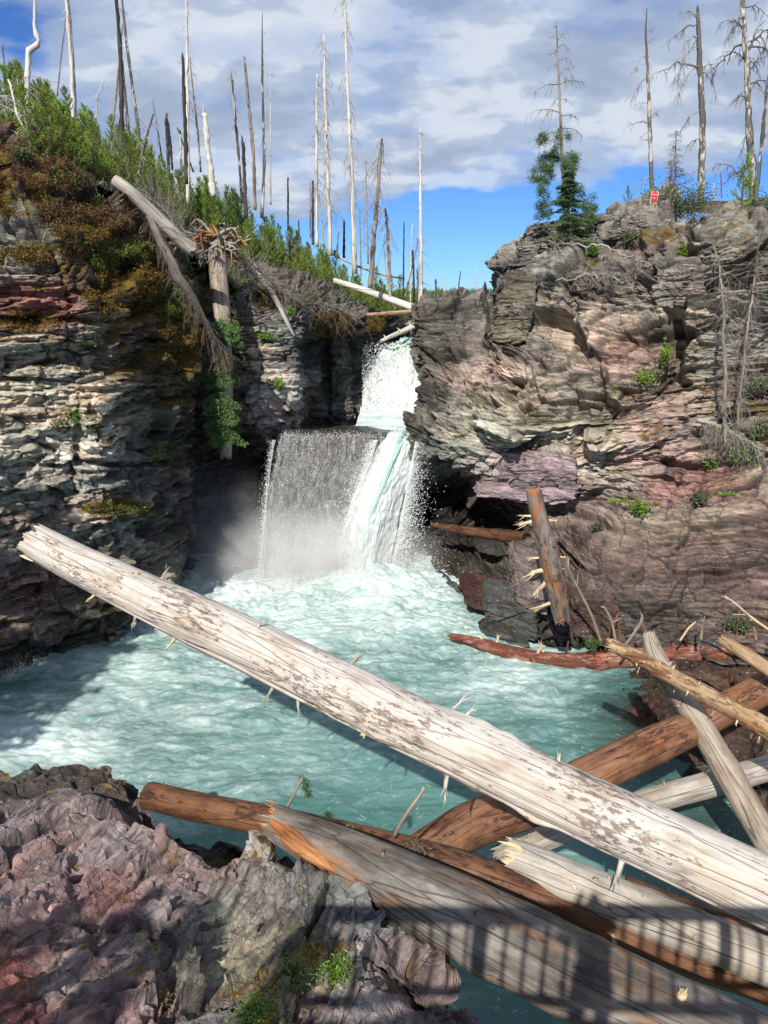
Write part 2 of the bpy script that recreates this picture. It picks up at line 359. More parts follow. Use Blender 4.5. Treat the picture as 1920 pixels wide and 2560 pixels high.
def rock_patch(name, cols, nu, nv, mat, bed=(0.05,-0.15,1), scales=((1.1,.22,3),(.4,.12,3.5),(.14,.055,4),(.05,.02,5)), seed=1,
               anchors=(), moss=(), wet=(), lowf=0.35, warp=0.22, wf=0.3, fade_edge=0, bumps=(), thin=1.0, jw=1.0, gain=1.0, blocks=(), udir=None, sdir=None, sat=0.85, over=0.35, lam=1.0, lamreg=(), blur=1, plates=None, warm=(1, 1, 1)):
    C = np.array(cols, float)                       # (ncol, nrow, 3) px,py,d
    W = at_np(C[..., 0], C[..., 1], C[..., 2])
    G = crom(W, nu); G = np.swapaxes(crom(np.swapaxes(G, 0, 1), nv), 0, 1)
    N = normals_grid(smooth_grid(G, 6))
    cdir = np.array([0, 0, CAM_H+3]) - G
    if np.mean(np.sum(N*cdir, -1)) < 0: N = -N; flip = True
    else: flip = False
    px0, py0 = proj_np(G)
    G = G + N*(lowf*fbm(G*0.42, 3, seed+9))[..., None]
    for (x, y, rx, ry, a) in bumps:
        G = G + N*(a*np.exp(-(((px0-x)/rx)**2+((py0-y)/ry)**2)**2))[..., None]
    D, tone, hue = strata(G, bed, scales, seed, warp, wf, jw)
    lm = np.clip(blobs(px0, py0, lamreg), 0, 1) if len(lamreg) else 0.0
    D = D*(lam+(1.7-lam)*lm) + 0.02*fbm(G*3.0, 3, seed+60)*thin
    if len(blocks):
        if udir is None:
            u_ = np.cumsum(np.concatenate([np.zeros((1, nv)), np.linalg.norm(np.diff(G[..., :2], axis=0), axis=-1)], 0).mean(1))[:, None]+0*G[..., 0]
            b_ = np.array(bed, float); s_ = G@(b_/np.linalg.norm(b_))
        else: u_ = G@np.array(udir, float); s_ = G@np.array(sdir, float)
        s_ = s_+0.10*fbm(G*0.5, 2, seed+70)
        D2, t2 = cells(u_, s_, blocks, seed+300, over); D = D+D2*(1-0.72*lm); tone = tone*(0.7+0.8*lm)+t2*(1-0.55*lm)
    if plates:       # stacked thin plates: flat faces that end in broken steps
        hh = plates*s_+0.20*fbm(np.stack([u_*.7, s_*1.5, 0*s_], -1), 3, seed+81)+0.9*cells(u_, s_, ((.9, .34, .05, .0), (.36, .13, .022, .0)), seed+83)[0]+0.012*vnoise(G*9, seed+84)
        for q_, w_ in ((.20, .85), (.07, .85), (.026, .7)):
            x_ = hh/q_+0.35*vnoise(G*1.1, seed+85); fl_ = np.floor(x_); fr_ = x_-fl_
            D = D+q_*w_*((np.clip((fr_-0.86)/0.14, 0, 1))-fr_)
            tone = tone+(ihash(fl_.astype(np.int64), np.zeros(fl_.shape, np.int64)+int(q_*1000), np.zeros(fl_.shape, np.int64), seed)-.5)*.22
    D = smooth_grid(D, blur)
    G2 = G + N*D[..., None]
    px, py = proj_np(G2)
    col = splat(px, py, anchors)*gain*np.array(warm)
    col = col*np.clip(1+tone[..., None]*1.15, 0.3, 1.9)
    h = hue[..., None]*0.09
    col = col*(1+h*np.array([1.2, -0.25, -0.7]))
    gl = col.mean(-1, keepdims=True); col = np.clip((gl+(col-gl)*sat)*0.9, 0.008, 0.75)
    ms = blobs(px0, py0, moss) if len(moss) else np.zeros_like(px)
    we = np.clip(blobs(px0, py0, wet), 0, 1) if len(wet) else np.zeros_like(px)
    f = grid_faces(nu, nv)
    if flip: f = f[:, ::-1]
    f = f[:, ::-1]
    o = mesh_np(name, G2.reshape(-1, 3), f, mat, False, {'tint': col.reshape(-1, 3), 'moss': ms.ravel(), 'wet': we.ravel()})
    # correct facing
    SURF[name] = (G2, normals_grid(smooth_grid(G2, 3))*(1 if not flip else -1), px, py)
    print(name, nu*nv, round(time.time()-T0, 1))
    return o
# ------------------------------------------------------------------ rock walls (the setting)
M_R = mat_rock('rock_argillite', dip=(0.0, -0.16), fine=1.0, lichen=0.55)
M_L = mat_rock('rock_banded', dip=(0.0, 0.05), fine=1.0, lichen=0.35)
M_FG = mat_rock('rock_near_schist', dip=(0.5, 0.9), fine=2.2, lichen=0.22, bump=0.9, str_=0.25, fract=0.55)

def col(px, ys, ds): return [(px, y, d) for y, d in zip(ys, ds)]
# right cliff: 12 rows from the waterline up
Rcols = [
 [(1110,1450,26.6),(1110,1340,28.5),(1110,1240,29.5),(1110,1190,29.0),(1085,1140,28.6),(1100,1080,29.2),(1110,1020,30),(1095,930,32),(1095,840,33.5),(1100,775,35),(1130,750,36),(1130,748,42)],
 [(1072,1452,23.5),(1068,1345,25.3),(1062,1240,26.3),(1062,1190,26.0),(1036,1140,24.8),(1050,1080,25.4),(1062,1020,26.5),(1046,930,28.3),(1042,845,29.6),(1050,780,30.6),(1088,752,32),(1096,746,38)],
 [(1130,1478,22.4),(1130,1350,24.6),(1130,1260,25.8),(1120,1195,25.4),(1100,1150,24.0),(1105,1085,24.2),(1110,1000,25.4),(1105,920,27),(1108,845,28.3),(1112,790,29.2),(1135,746,31),(1140,742,38)],
 [(1225,1540,20.5),(1220,1400,22.4),(1205,1330,25.0),(1200,1235,25.2),(1200,1165,23.2),(1205,1085,23.2),(1210,990,24.3),(1210,905,25.8),(1222,850,27),(1228,800,28.2),(1235,742,30.5),(1236,738,38)],
 [(1315,1590,18.9),(1310,1440,20.4),(1290,1350,22.6),(1270,1240,23.4),(1290,1140,22.4),(1295,1060,22.3),(1300,960,23),(1300,880,24.2),(1290,800,25.4),(1262,720,27.2),(1275,655,28.4),(1335,580,31.5)],
 [(1440,1632,17.7),(1440,1500,18.7),(1440,1370,20.0),(1440,1262,21.8),(1440,1150,21.8),(1445,1060,21.4),(1450,960,22.0),(1450,880,22.9),(1445,790,23.9),(1430,700,24.9),(1440,620,26.4),(1470,548,29)],
 [(1600,1655,17.2),(1600,1520,18.0),(1600,1380,19.2),(1600,1262,20.4),(1600,1165,20.9),(1600,1065,21),(1600,965,21.3),(1600,880,21.9),(1600,780,22.7),(1595,690,23.4),(1590,610,25),(1600,528,28.4)],
 [(1760,1665,16.9),(1760,1520,17.7),(1760,1380,18.7),(1760,1270,19.5),(1760,1175,20.3),(1760,1075,20.9),(1760,970,21),(1760,875,21.3),(1760,760,21.7),(1760,660,21.9),(1760,575,22.6),(1765,520,27.5)],
 [(1930,1670,16.5),(1930,1520,17.2),(1930,1380,18.2),(1930,1270,19.0),(1930,1175,19.9),(1930,1075,20.3),(1930,970,20.5),(1930,875,20.8),(1930,760,21.2),(1930,660,21.5),(1930,575,22.2),(1935,515,27)],
 [(2250,1680,15.5),(2250,1520,16.2),(2250,1380,17.2),(2250,1270,18.0),(2250,1175,19.0),(2250,1075,19.5),(2250,970,20),(2250,875,20.3),(2250,760,20.8),(2250,660,21),(2250,575,21.8),(2250,505,26)],
]
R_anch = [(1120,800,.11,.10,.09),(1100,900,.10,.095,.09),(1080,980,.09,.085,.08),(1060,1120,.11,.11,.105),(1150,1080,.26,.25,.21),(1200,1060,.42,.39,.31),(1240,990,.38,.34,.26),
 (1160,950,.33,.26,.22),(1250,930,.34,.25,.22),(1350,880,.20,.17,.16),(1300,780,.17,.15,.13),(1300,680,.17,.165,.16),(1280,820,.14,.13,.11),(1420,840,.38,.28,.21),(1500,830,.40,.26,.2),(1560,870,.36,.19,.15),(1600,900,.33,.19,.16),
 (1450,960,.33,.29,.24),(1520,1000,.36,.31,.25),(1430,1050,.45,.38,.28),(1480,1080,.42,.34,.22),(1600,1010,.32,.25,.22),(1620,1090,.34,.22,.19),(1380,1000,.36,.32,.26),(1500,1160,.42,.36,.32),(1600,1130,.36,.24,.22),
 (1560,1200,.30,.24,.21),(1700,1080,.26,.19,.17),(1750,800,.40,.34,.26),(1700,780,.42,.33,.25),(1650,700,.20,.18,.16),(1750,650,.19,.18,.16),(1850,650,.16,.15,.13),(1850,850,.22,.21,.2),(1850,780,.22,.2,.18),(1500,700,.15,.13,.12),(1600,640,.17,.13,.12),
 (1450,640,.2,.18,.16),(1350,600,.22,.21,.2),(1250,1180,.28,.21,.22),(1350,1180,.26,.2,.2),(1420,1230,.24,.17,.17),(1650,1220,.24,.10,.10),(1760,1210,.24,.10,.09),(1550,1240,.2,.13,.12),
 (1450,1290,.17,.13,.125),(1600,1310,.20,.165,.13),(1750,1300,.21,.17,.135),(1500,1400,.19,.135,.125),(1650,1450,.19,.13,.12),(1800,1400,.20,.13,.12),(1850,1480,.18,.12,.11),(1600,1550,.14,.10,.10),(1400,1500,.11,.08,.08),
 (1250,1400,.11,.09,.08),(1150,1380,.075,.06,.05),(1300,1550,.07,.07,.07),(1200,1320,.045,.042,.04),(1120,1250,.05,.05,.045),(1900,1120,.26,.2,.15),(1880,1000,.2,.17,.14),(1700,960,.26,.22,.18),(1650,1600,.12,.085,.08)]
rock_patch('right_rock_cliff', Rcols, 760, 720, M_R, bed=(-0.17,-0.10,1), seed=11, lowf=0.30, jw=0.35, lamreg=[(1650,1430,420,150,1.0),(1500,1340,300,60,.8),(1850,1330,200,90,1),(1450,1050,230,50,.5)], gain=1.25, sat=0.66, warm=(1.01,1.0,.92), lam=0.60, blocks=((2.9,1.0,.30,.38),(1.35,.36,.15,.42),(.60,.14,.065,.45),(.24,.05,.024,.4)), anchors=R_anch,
  moss=[(1470,700,90,60,.35),(1690,760,30,120,.55),(1700,900,40,90,.3),(1750,1230,260,30,.25),(1880,1050,120,120,.35),(1450,650,90,40,.4),(1700,590,200,30,.5),(1860,620,80,60,.3),(1560,980,110,16,.4),(1640,1100,40,40,.3),(1350,740,60,30,.3)],
  wet=[(1120,1330,130,160,.9),(1250,1520,90,50,.8),(1350,1600,100,40,.8),(1080,1130,40,60,.3),(1190,1250,120,60,.5),(1600,1640,300,22,.7)],
  scales=((1.25,.26,2.6),(.48,.17,2.6),(.19,.085,3.4),(.07,.032,4.5)),
  bumps=[(1245,1180,70,46,.5),(1370,1190,90,60,.55),(1690,860,22,110,-.5),(1720,975,60,12,-.4),(1590,650,16,60,-.6),(1700,640,30,50,-.5),(1660,690,90,50,.3),(1830,650,60,40,.35),(1860,790,120,12,-.25),
         (1330,745,60,18,-.35),(1400,800,70,14,-.3),(1465,905,40,10,-.3),(1490,880,110,16,.18),(1275,955,34,16,-.5),(1555,965,60,10,-.3),(1450,1150,26,70,-.5),(1000,1000,1,1,0),(1480,660,1,1,0)])

# left cliff
ysA = [1700,1500,1300,1120,960,820,700,590,500,420,330]
Lcols = [
 col(-420, [1760,1500,1300,1120,960,820,700,590,500,400,250], [15.0,15.2,15.3,15.4,15.5,15.6,15.8,16.2,16.8,17.6,21]),
 col(-60,  [1712,1500,1300,1120,960,820,700,590,500,420,300], [16.2,16.5,16.6,16.6,16.6,16.7,16.8,17.2,18.0,19.0,22]),
 col(130,  [1652,1480,1300,1120,960,820,700,590,520,440,360], [17.3,17.4,17.4,17.4,17.4,17.5,17.6,17.9,18.6,19.9,23]),
 col(255,  [1608,1460,1300,1120,960,820,710,620,540,470,415], [18.3,18.2,18.1,18.0,18.0,18.1,18.4,19.1,20.0,21.2,24]),
 col(310,  [1588,1440,1300,1130,960,830,730,640,570,500,440], [18.9,19.0,19.1,19.2,19.3,19.3,19.5,20.0,20.9,22.0,25]),
 col(385,  [1540,1420,1280,1130,970,860,770,690,620,560,485], [20.3,20.4,20.5,20.5,20.6,20.6,20.8,21.2,22.0,23.2,26]),
 col(452,  [1478,1400,1280,1140,1000,890,810,740,670,620,540], [22.3,22.2,22.2,22.2,22.0,21.6,21.7,22.4,23.4,24.4,27]),
 col(478,  [1468,1400,1290,1150,1040,960,890,820,740,690,590], [24.6,25.0,25.2,25.2,24.8,24.0,23.4,24.0,25.2,26,28]),
 col(560,  [1448,1390,1290,1180,1080,1000,930,860,790,730,640], [25.2,25.6,25.8,25.6,25.4,25.2,25.0,25.6,26.5,27.2,29]),
 col(640,  [1440,1380,1290,1190,1100,1030,970,910,850,780,690], [25.3,25.8,26.2,26.4,26.3,26.6,27,27.4,27.8,28.2,30]),
 col(720,  [1440,1380,1290,1190,1110,1050,990,930,880,800,720], [26.2,26.8,27.2,27.4,27.6,28.0,28.2,28.4,28.6,29,31]),
]
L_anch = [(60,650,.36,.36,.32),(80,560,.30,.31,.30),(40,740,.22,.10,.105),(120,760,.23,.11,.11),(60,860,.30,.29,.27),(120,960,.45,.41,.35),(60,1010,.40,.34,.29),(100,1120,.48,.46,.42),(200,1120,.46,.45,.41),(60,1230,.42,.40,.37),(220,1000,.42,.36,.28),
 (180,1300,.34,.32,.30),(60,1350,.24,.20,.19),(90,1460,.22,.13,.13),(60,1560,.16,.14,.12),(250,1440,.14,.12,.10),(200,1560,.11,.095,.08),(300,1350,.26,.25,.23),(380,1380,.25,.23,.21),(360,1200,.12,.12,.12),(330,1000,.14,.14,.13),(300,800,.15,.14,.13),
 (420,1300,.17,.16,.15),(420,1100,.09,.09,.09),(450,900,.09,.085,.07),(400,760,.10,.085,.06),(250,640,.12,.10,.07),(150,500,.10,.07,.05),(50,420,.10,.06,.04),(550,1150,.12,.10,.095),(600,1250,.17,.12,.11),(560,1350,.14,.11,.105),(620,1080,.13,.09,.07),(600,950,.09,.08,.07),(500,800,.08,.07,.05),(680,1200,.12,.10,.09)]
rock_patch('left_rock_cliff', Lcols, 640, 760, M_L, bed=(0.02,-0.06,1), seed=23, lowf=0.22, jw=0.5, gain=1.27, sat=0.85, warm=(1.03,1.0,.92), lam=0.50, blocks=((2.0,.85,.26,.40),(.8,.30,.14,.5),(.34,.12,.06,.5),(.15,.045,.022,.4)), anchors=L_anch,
  moss=[(330,860,110,120,.55),(400,980,90,80,.45),(60,480,220,140,.75),(220,620,180,110,.85),(330,720,140,120,.75),(430,840,90,110,.75),(500,700,60,130,.6),(60,800,120,26,.7),(60,720,90,14,.5),(240,740,60,90,.5),(180,1050,50,30,.4),(290,1270,80,22,.8),(430,1130,30,30,.5),(270,1090,60,26,.5),(60,900,160,60,.3)],
  wet=[(560,1350,150,200,.75),(470,1050,120,140,.6),(200,1620,300,50,.8),(400,1520,140,60,.8),(640,1200,60,200,.6)],
  scales=((1.0,.20,2.6),(.38,.15,2.6),(.15,.075,3.4),(.06,.028,4.5)),
  bumps=[(195,1100,12,70,-.35),(30,800,200,10,-.3),(60,560,150,14,-.25),(180,600,90,26,.15),(330,1150,60,14,.12),(250,940,60,30,.1),(330,1270,90,22,.3),(330,1160,150,8,-.3),(100,1165,160,6,-.25),(480,900,36,40,.2),(120,780,1,1,0)])

# middle block between the gully and the upper alcove, and the fluted alcove behind the curtain
Mcols = [
 col(560, [1120,1060,980,900,840,790,750,700,640], [27.2,27.0,26.8,26.7,26.7,26.9,27.2,28.4,30]),
 [(610,1120,27.0),(625,1065,26.3),(620,980,26.0),(600,900,26.0),(590,840,26.1),(585,795,26.3),(585,757,26.6),(590,700,28),(600,640,30)],
 [(680,1120,27.2),(680,1065,26.4),(690,980,25.8),(670,900,25.9),(660,840,26.0),(650,795,26.2),(650,760,26.5),(660,710,28),(670,660,30)],
 [(720,1120,28.2),(722,1060,27.2),(742,980,26.2),(736,900,26.2),(726,840,26.2),(715,800,26.4),(720,775,26.9),(730,725,28),(740,680,30.5)],
 [(760,1120,30.4),(760,1060,30.4),(765,990,29.4),(758,900,28.2),(750,850,27.4),(752,815,27.0),(765,785,27.4),(780,740,28.6),(790,700,31)],
 [(800,1120,31.0),(800,1065,31.2),(800,990,31.0),(800,900,30.4),(802,855,29.4),(805,825,28.6),(815,795,28.4),(830,765,29.6),(850,730,32)],
 [(850,1120,31.0),(850,1065,31.2),(850,990,31.2),(850,920,31.0),(855,880,30.2),(865,845,29.6),(880,800,29.6),(890,780,30.6),(900,750,33)],
 [(910,1120,31.6),(910,1065,31.8),(912,990,32),(918,920,32),(925,880,31.8),(930,850,31.4),(935,820,31.4),(940,800,32.2),(950,775,34)],
 [(1000,1120,32.6),(1000,1065,33),(1000,990,33.4),(1000,930,33.6),(1000,890,33.6),(1000,862,33.8),(1000,835,34.2),(1010,815,35),(1020,790,37)],
 [(1120,1120,33.6),(1120,1065,34),(1120,990,34),(1120,930,34.6),(1120,890,34.6),(1120,865,35),(1120,835,35.4),(1120,815,36),(1120,800,38)],
]
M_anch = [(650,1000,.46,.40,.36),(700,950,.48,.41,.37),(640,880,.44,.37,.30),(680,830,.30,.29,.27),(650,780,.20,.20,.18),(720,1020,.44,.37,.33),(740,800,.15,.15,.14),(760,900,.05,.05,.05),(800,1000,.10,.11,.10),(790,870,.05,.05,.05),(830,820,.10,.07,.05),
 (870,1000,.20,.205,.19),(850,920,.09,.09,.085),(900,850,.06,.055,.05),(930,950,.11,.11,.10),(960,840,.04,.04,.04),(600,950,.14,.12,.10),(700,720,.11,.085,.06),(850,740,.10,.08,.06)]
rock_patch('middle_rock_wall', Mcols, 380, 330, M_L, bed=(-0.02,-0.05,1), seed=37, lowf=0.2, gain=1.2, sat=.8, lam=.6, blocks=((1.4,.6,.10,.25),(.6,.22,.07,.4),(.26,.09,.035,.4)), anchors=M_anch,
  moss=[(640,740,120,40,.5),(830,800,60,40,.75),(870,830,30,30,.6),(740,770,60,20,.35),(600,850,60,120,.5),(940,800,50,20,.4)],
  wet=[(850,1040,140,60,.4),(960,860,90,40,.8)],
  scales=((.8,.14,3.0),(.28,.085,3.2),(.11,.045,4.2),(.05,.018,5)),
  bumps=[(770,900,14,120,-.25),(795,1000,16,80,.22),(818,960,10,120,-.35),(845,880,30,34,.3),(862,1000,18,70,.28),(888,960,8,120,-.3)])

# hill behind the left cliff and the ground behind everything
M_SOIL = None
def mat_soil():
    t = NT('forest_soil'); P = t.pos()
    c = t.ramp(t.noise(P, 1.2, 8, 0.65), [(0.3, (0.045,0.03,0.02)), (0.45, (0.11,0.075,0.045)), (0.55, (0.17,0.13,0.09)), (0.68, (0.07,0.085,0.03)), (0.8,(0.2,0.17,0.13))])
    c = t.mix(0.6, c, t.ramp(t.noise(P, 14, 6, 0.7), [(0.3, 0.4), (0.7, 1.6)]), 'MULTIPLY')
    return t.fin(c, 0.95, t.bump(t.noise(P, 9, 6, 0.7), 1.0, 0.15))
M_SOIL = mat_soil()
Hcols = [
 [(-500,330,22),(-500,180,30),(-500,60,40),(-500,120,70)],
 [(-60,400,19.5),(-60,330,25),(-60,250,31),(-60,300,60)],
 [(130,430,20.5),(130,385,26),(130,320,32),(130,360,60)],
 [(255,460,22),(255,430,27),(262,395,33),(262,430,60)],
 [(385,520,24.5),(385,490,28),(385,460,34),(385,490,62)],
 [(480,640,25.5),(480,570,29.5),(490,520,35),(490,545,65)],
 [(600,725,26.8),(600,640,30),(600,572,36),(600,600,66)],
 [(700,770,27.6),(710,690,31),(700,640,37),(700,665,68)],
 [(800,800,29.0),(800,735,32),(800,700,38),(800,715,70)],
 [(900,810,31),(900,775,34),(900,758,39),(900,760,72)],
 [(1000,850,35),(1000,808,37),(1000,792,42),(1000,790,74)],
 [(1200,850,38),(1200,810,41),(1200,775,46),(1200,778,76)]]
def soil_patch(name, cols, nu, nv, mat, amp=0.35, sc=0.7, seed=3):
    W = np.array(cols, float); W = at_np(W[..., 0], W[..., 1], W[..., 2])
    G = crom(W, nu); G = np.swapaxes(crom(np.swapaxes(G, 0, 1), nv), 0, 1)
    G[..., 2] += amp*fbm(G*sc, 5, seed, 0.6)
    o = mesh_np(name, G.reshape(-1, 3), grid_faces(nu, nv), mat, True)
    SURF[name] = (G, None, *proj_np(G)); return o
tag(soil_patch('hillside', Hcols, 260, 130, M_SOIL), kind='structure')
Pcols = [[(1300,640,29.5),(1300,625,33),(1300,640,60)],[(1400,575,29.5),(1400,560,33),(1400,585,60)],[(1500,545,28.6),(1500,536,34),(1500,555,60)],
 [(1620,528,27.8),(1620,512,33),(1620,530,60)],[(1780,528,26),(1780,508,33),(1780,525,60)],[(1930,525,25.5),(1930,495,32),(1930,510,60)],[(2300,515,24.5),(2300,440,32),(2300,440,60)]]
tag(soil_patch('right_plateau_ground', Pcols, 160, 80, M_SOIL, 0.2), kind='structure')
for n in ('right_rock_cliff', 'left_rock_cliff', 'middle_rock_wall'): tag(bpy.data.objects[n], kind='structure')

# base ground sheet, out to the horizon, and one far wooded ridge
xs = np.linspace(-1, 1, 90); ys_ = np.linspace(0, 1, 90)
X, Y = np.meshgrid(np.sign(xs)*np.abs(xs)**2*1500, 34+ys_**2.2*2400, indexing='ij')
Z = 6.2+np.clip((Y-34)/300, 0, 1)*4.0+np.clip((Y-300)/2100, 0, 1)*25 + 0.5*fbm(np.stack([X*.05, Y*.05, X*0], -1), 3, 5)*np.clip((Y-34)/60, 0, 3)
tag(mesh_np('upland_ground', np.stack([X, Y, Z], -1).reshape(-1, 3), grid_faces(90, 90), M_SOIL), kind='structure')
X, Y = np.meshgrid(np.linspace(-60, 60, 60), np.linspace(-30, 34, 40), indexing='ij')
tag(mesh_np('river_bed', np.stack([X, Y, np.full_like(X, -1.6)+0.3*fbm(np.stack([X, Y, X*0], -1)*.4, 3)], -1).reshape(-1, 3), grid_faces(60, 40), M_SOIL), kind='structure')

# foreground rock shelf
F1 = [
 [(-300,2035,7.2),(-300,2090,6.8),(-300,2200,6.0),(-300,2350,5.0),(-300,2500,4.2),(-300,2700,3.4)],
 [(-20,2052,7.4),(-20,2085,7.1),(-20,2190,6.2),(-20,2340,5.1),(-20,2500,4.3),(-20,2700,3.5)],
 [(105,2018,7.7),(105,2070,7.2),(105,2190,6.2),(105,2340,5.2),(105,2500,4.4),(105,2700,3.6)],
 [(185,2008,7.8),(200,2060,7.3),(220,2190,6.3),(240,2340,5.3),(240,2500,4.5),(240,2700,3.7)],
 [(330,2035,7.5),(340,2090,7.1),(360,2200,6.2),(380,2340,5.4),(380,2500,4.6),(380,2700,3.8)],
 [(430,2085,7.0),(440,2150,6.6),(460,2240,6.0),(490,2350,5.4),(500,2500,4.7),(500,2700,3.9)],
 [(515,2175,6.4),(530,2210,6.3),(560,2290,5.9),(590,2380,5.4),(600,2510,4.8),(600,2700,4.0)],
 [(620,2160,6.6),(640,2200,6.3),(660,2290,5.9),(690,2390,5.3),(700,2520,4.8),(700,2700,4.1)],
 [(760,2165,6.5),(760,2200,6.3),(770,2290,5.9),(790,2390,5.4),(800,2520,4.9),(800,2700,4.1)],
 [(870,2190,6.3),(880,2230,6.1),(890,2310,5.8),(900,2410,5.3),(910,2530,4.9),(910,2700,4.2)],
 [(930,2310,5.9),(945,2340,5.8),(980,2400,5.6),(1000,2470,5.3),(1000,2560,5.0),(1000,2700,4.3)],
 [(1030,2400,5.8),(1045,2430,5.8),(1070,2480,5.6),(1090,2530,5.4),(1100,2600,5.1),(1100,2720,4.4)],
 [(1120,2470,5.8),(1160,2500,5.9),(1190,2540,5.8),(1200,2590,5.6),(1210,2640,5.3),(1210,2760,4.5)],
 [(1170,2500,6.6),(1230,2560,6.6),(1260,2600,6.3),(1280,2650,6.0),(1300,2700,5.6),(1300,2800,4.9)],
]
for c_ in F1:      # a back side that drops behind the crest
    a = c_[0]; c_.insert(0, (a[0], a[1]+60, a[2]+1.0)); c_.insert(0, (a[0], a[1]+220, a[2]+1.2))
F_anch = [(60,2080,.27,.20,.20),(250,2070,.30,.23,.225),(350,2130,.31,.235,.23),(430,2200,.29,.21,.205),(120,2220,.27,.18,.175),(250,2240,.26,.14,.14),(60,2330,.26,.19,.185),(200,2330,.27,.20,.195),(40,2440,.20,.09,.09),(150,2450,.28,.23,.22),(60,2560,.17,.06,.065),(200,2540,.28,.2,.19),
 (330,2430,.24,.18,.18),(300,2560,.27,.18,.18),(450,2250,.24,.18,.18),(480,2380,.19,.17,.15),(560,2300,.27,.26,.21),(580,2420,.33,.31,.24),(650,2250,.20,.19,.18),(650,2380,.33,.29,.23),(700,2480,.27,.23,.18),(780,2400,.30,.27,.22),(820,2250,.17,.165,.16),(900,2300,.19,.17,.17),(860,2420,.24,.20,.17),(800,2520,.32,.25,.24),(900,2520,.33,.26,.25),(980,2400,.26,.19,.18),(1060,2470,.24,.17,.17),(560,2520,.22,.2,.18)]
rock_patch('foreground_rock_shelf', F1, 900, 800, M_FG, blur=2, plates=.42, bed=(0.62,-0.10,0.72), seed=51, lowf=0.12, warp=0.12, wf=0.7, jw=0.15, gain=0.86, sat=1.1, lam=0.10, over=0.0, udir=(.62,.75,.15), sdir=(.80,-.50,.35), blocks=((1.9,.80,.09,.16),(.85,.30,.03,.12)), anchors=F_anch,
  moss=[(700,2450,120,60,.35),(800,2330,90,50,.3),(450,2400,40,80,.2),(690,2520,80,50,.4),(1010,2430,60,40,.35),(560,2330,60,40,.2)],
  scales=((.55,.13,5),(.22,.085,6),(.085,.030,8)), thin=0.6,
  bumps=[(420,2460,30,80,-.25),(540,2470,60,30,-.12),(190,2170,20,60,-.12),(110,2290,30,14,-.1),(250,2330,26,60,-.10),(740,2480,30,60,-.1)])
tag(bpy.data.objects['foreground_rock_shelf'], kind='structure')
# darker ledges between shelf and water
F2 = [
 [(-300,2100,9.0),(-300,1860,9.6),(-300,1900,9.0),(-300,2000,8.2),(-300,2150,7.4)],
 [(-30,2100,9.4),(-30,1880,9.9),(-30,1920,9.3),(-30,2000,8.4),(-30,2150,7.4)],
 [(75,2100,9.4),(85,1925,9.6),(85,1950,9.0),(85,2010,8.3),(85,2150,7.4)],
 [(150,2100,9.6),(150,1912,9.7),(150,1940,9.1),(150,2010,8.4),(150,2150,7.4)],
 [(290,2100,9.6),(290,1908,9.6),(285,1940,9.0),(270,2010,8.4),(280,2150,7.4)],
 [(370,2150,9.2),(372,1955,9.2),(365,1990,8.8),(350,2050,8.2),(360,2200,7.4)],
 [(415,2200,8.8),(412,2040,8.8),(412,2060,8.5),(410,2110,8.0),(410,2250,7.2)],
 [(520,2260,8.6),(500,2078,8.5),(500,2105,8.2),(500,2160,7.7),(500,2350,7.0)],
 [(700,2300,8.2),(670,2105,8.1),(670,2135,7.8),(670,2190,7.4),(670,2400,6.8)],
 [(900,2400,7.8),(880,2200,7.6),(880,2235,7.3),(890,2290,7.0),(890,2500,6.4)],
 [(1100,2560,7.5),(1100,2480,7.4),(1100,2500,7.1),(1100,2540,6.8),(1100,2700,6.2)],
]
for c_ in F2: c_.insert(0, (c_[0][0], c_[0][1]+250, c_[0][2]+1.0))
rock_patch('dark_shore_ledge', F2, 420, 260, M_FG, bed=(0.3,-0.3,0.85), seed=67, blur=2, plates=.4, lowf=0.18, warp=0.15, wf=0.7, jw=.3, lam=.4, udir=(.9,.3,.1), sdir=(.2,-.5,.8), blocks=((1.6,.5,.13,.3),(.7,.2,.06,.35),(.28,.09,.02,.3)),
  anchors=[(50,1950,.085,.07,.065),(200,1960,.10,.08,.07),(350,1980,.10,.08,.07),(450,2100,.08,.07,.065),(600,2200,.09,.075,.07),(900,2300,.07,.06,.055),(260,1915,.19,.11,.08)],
  scales=((.6,.12,2.6),(.22,.07,3.0),(.09,.03,4)))
tag(bpy.data.objects['dark_shore_ledge'], kind='structure')
# low wet bedrock under the jam on the right
F3 = [[(x, y, wd(y, z)) for x, y, z in c_] for c_ in [
 [(1450,1735,-.5),(1460,1760,-.5),(1470,1850,-.6),(1480,1960,-.7),(1480,2100,-.8)],
 [(1530,1690,-.2),(1535,1735,-.2),(1540,1820,-.3),(1560,1930,-.3),(1560,2100,-.8)],
 [(1600,1650,.1),(1610,1700,.02),(1620,1780,-.08),(1640,1890,-.1),(1640,2100,-.6)],
 [(1700,1640,.3),(1700,1690,.2),(1720,1770,.08),(1760,1880,.05),(1760,2100,-.5)],
 [(1800,1640,.4),(1800,1690,.3),(1820,1770,.18),(1860,1880,.15),(1860,2100,-.3)],
 [(1930,1640,.6),(1930,1690,.5),(1930,1780,.4),(1930,1900,.3),(1930,2100,0)],
 [(2300,1640,.8),(2300,1690,.8),(2300,1780,.7),(2300,1950,.6),(2300,2200,.4)]]]
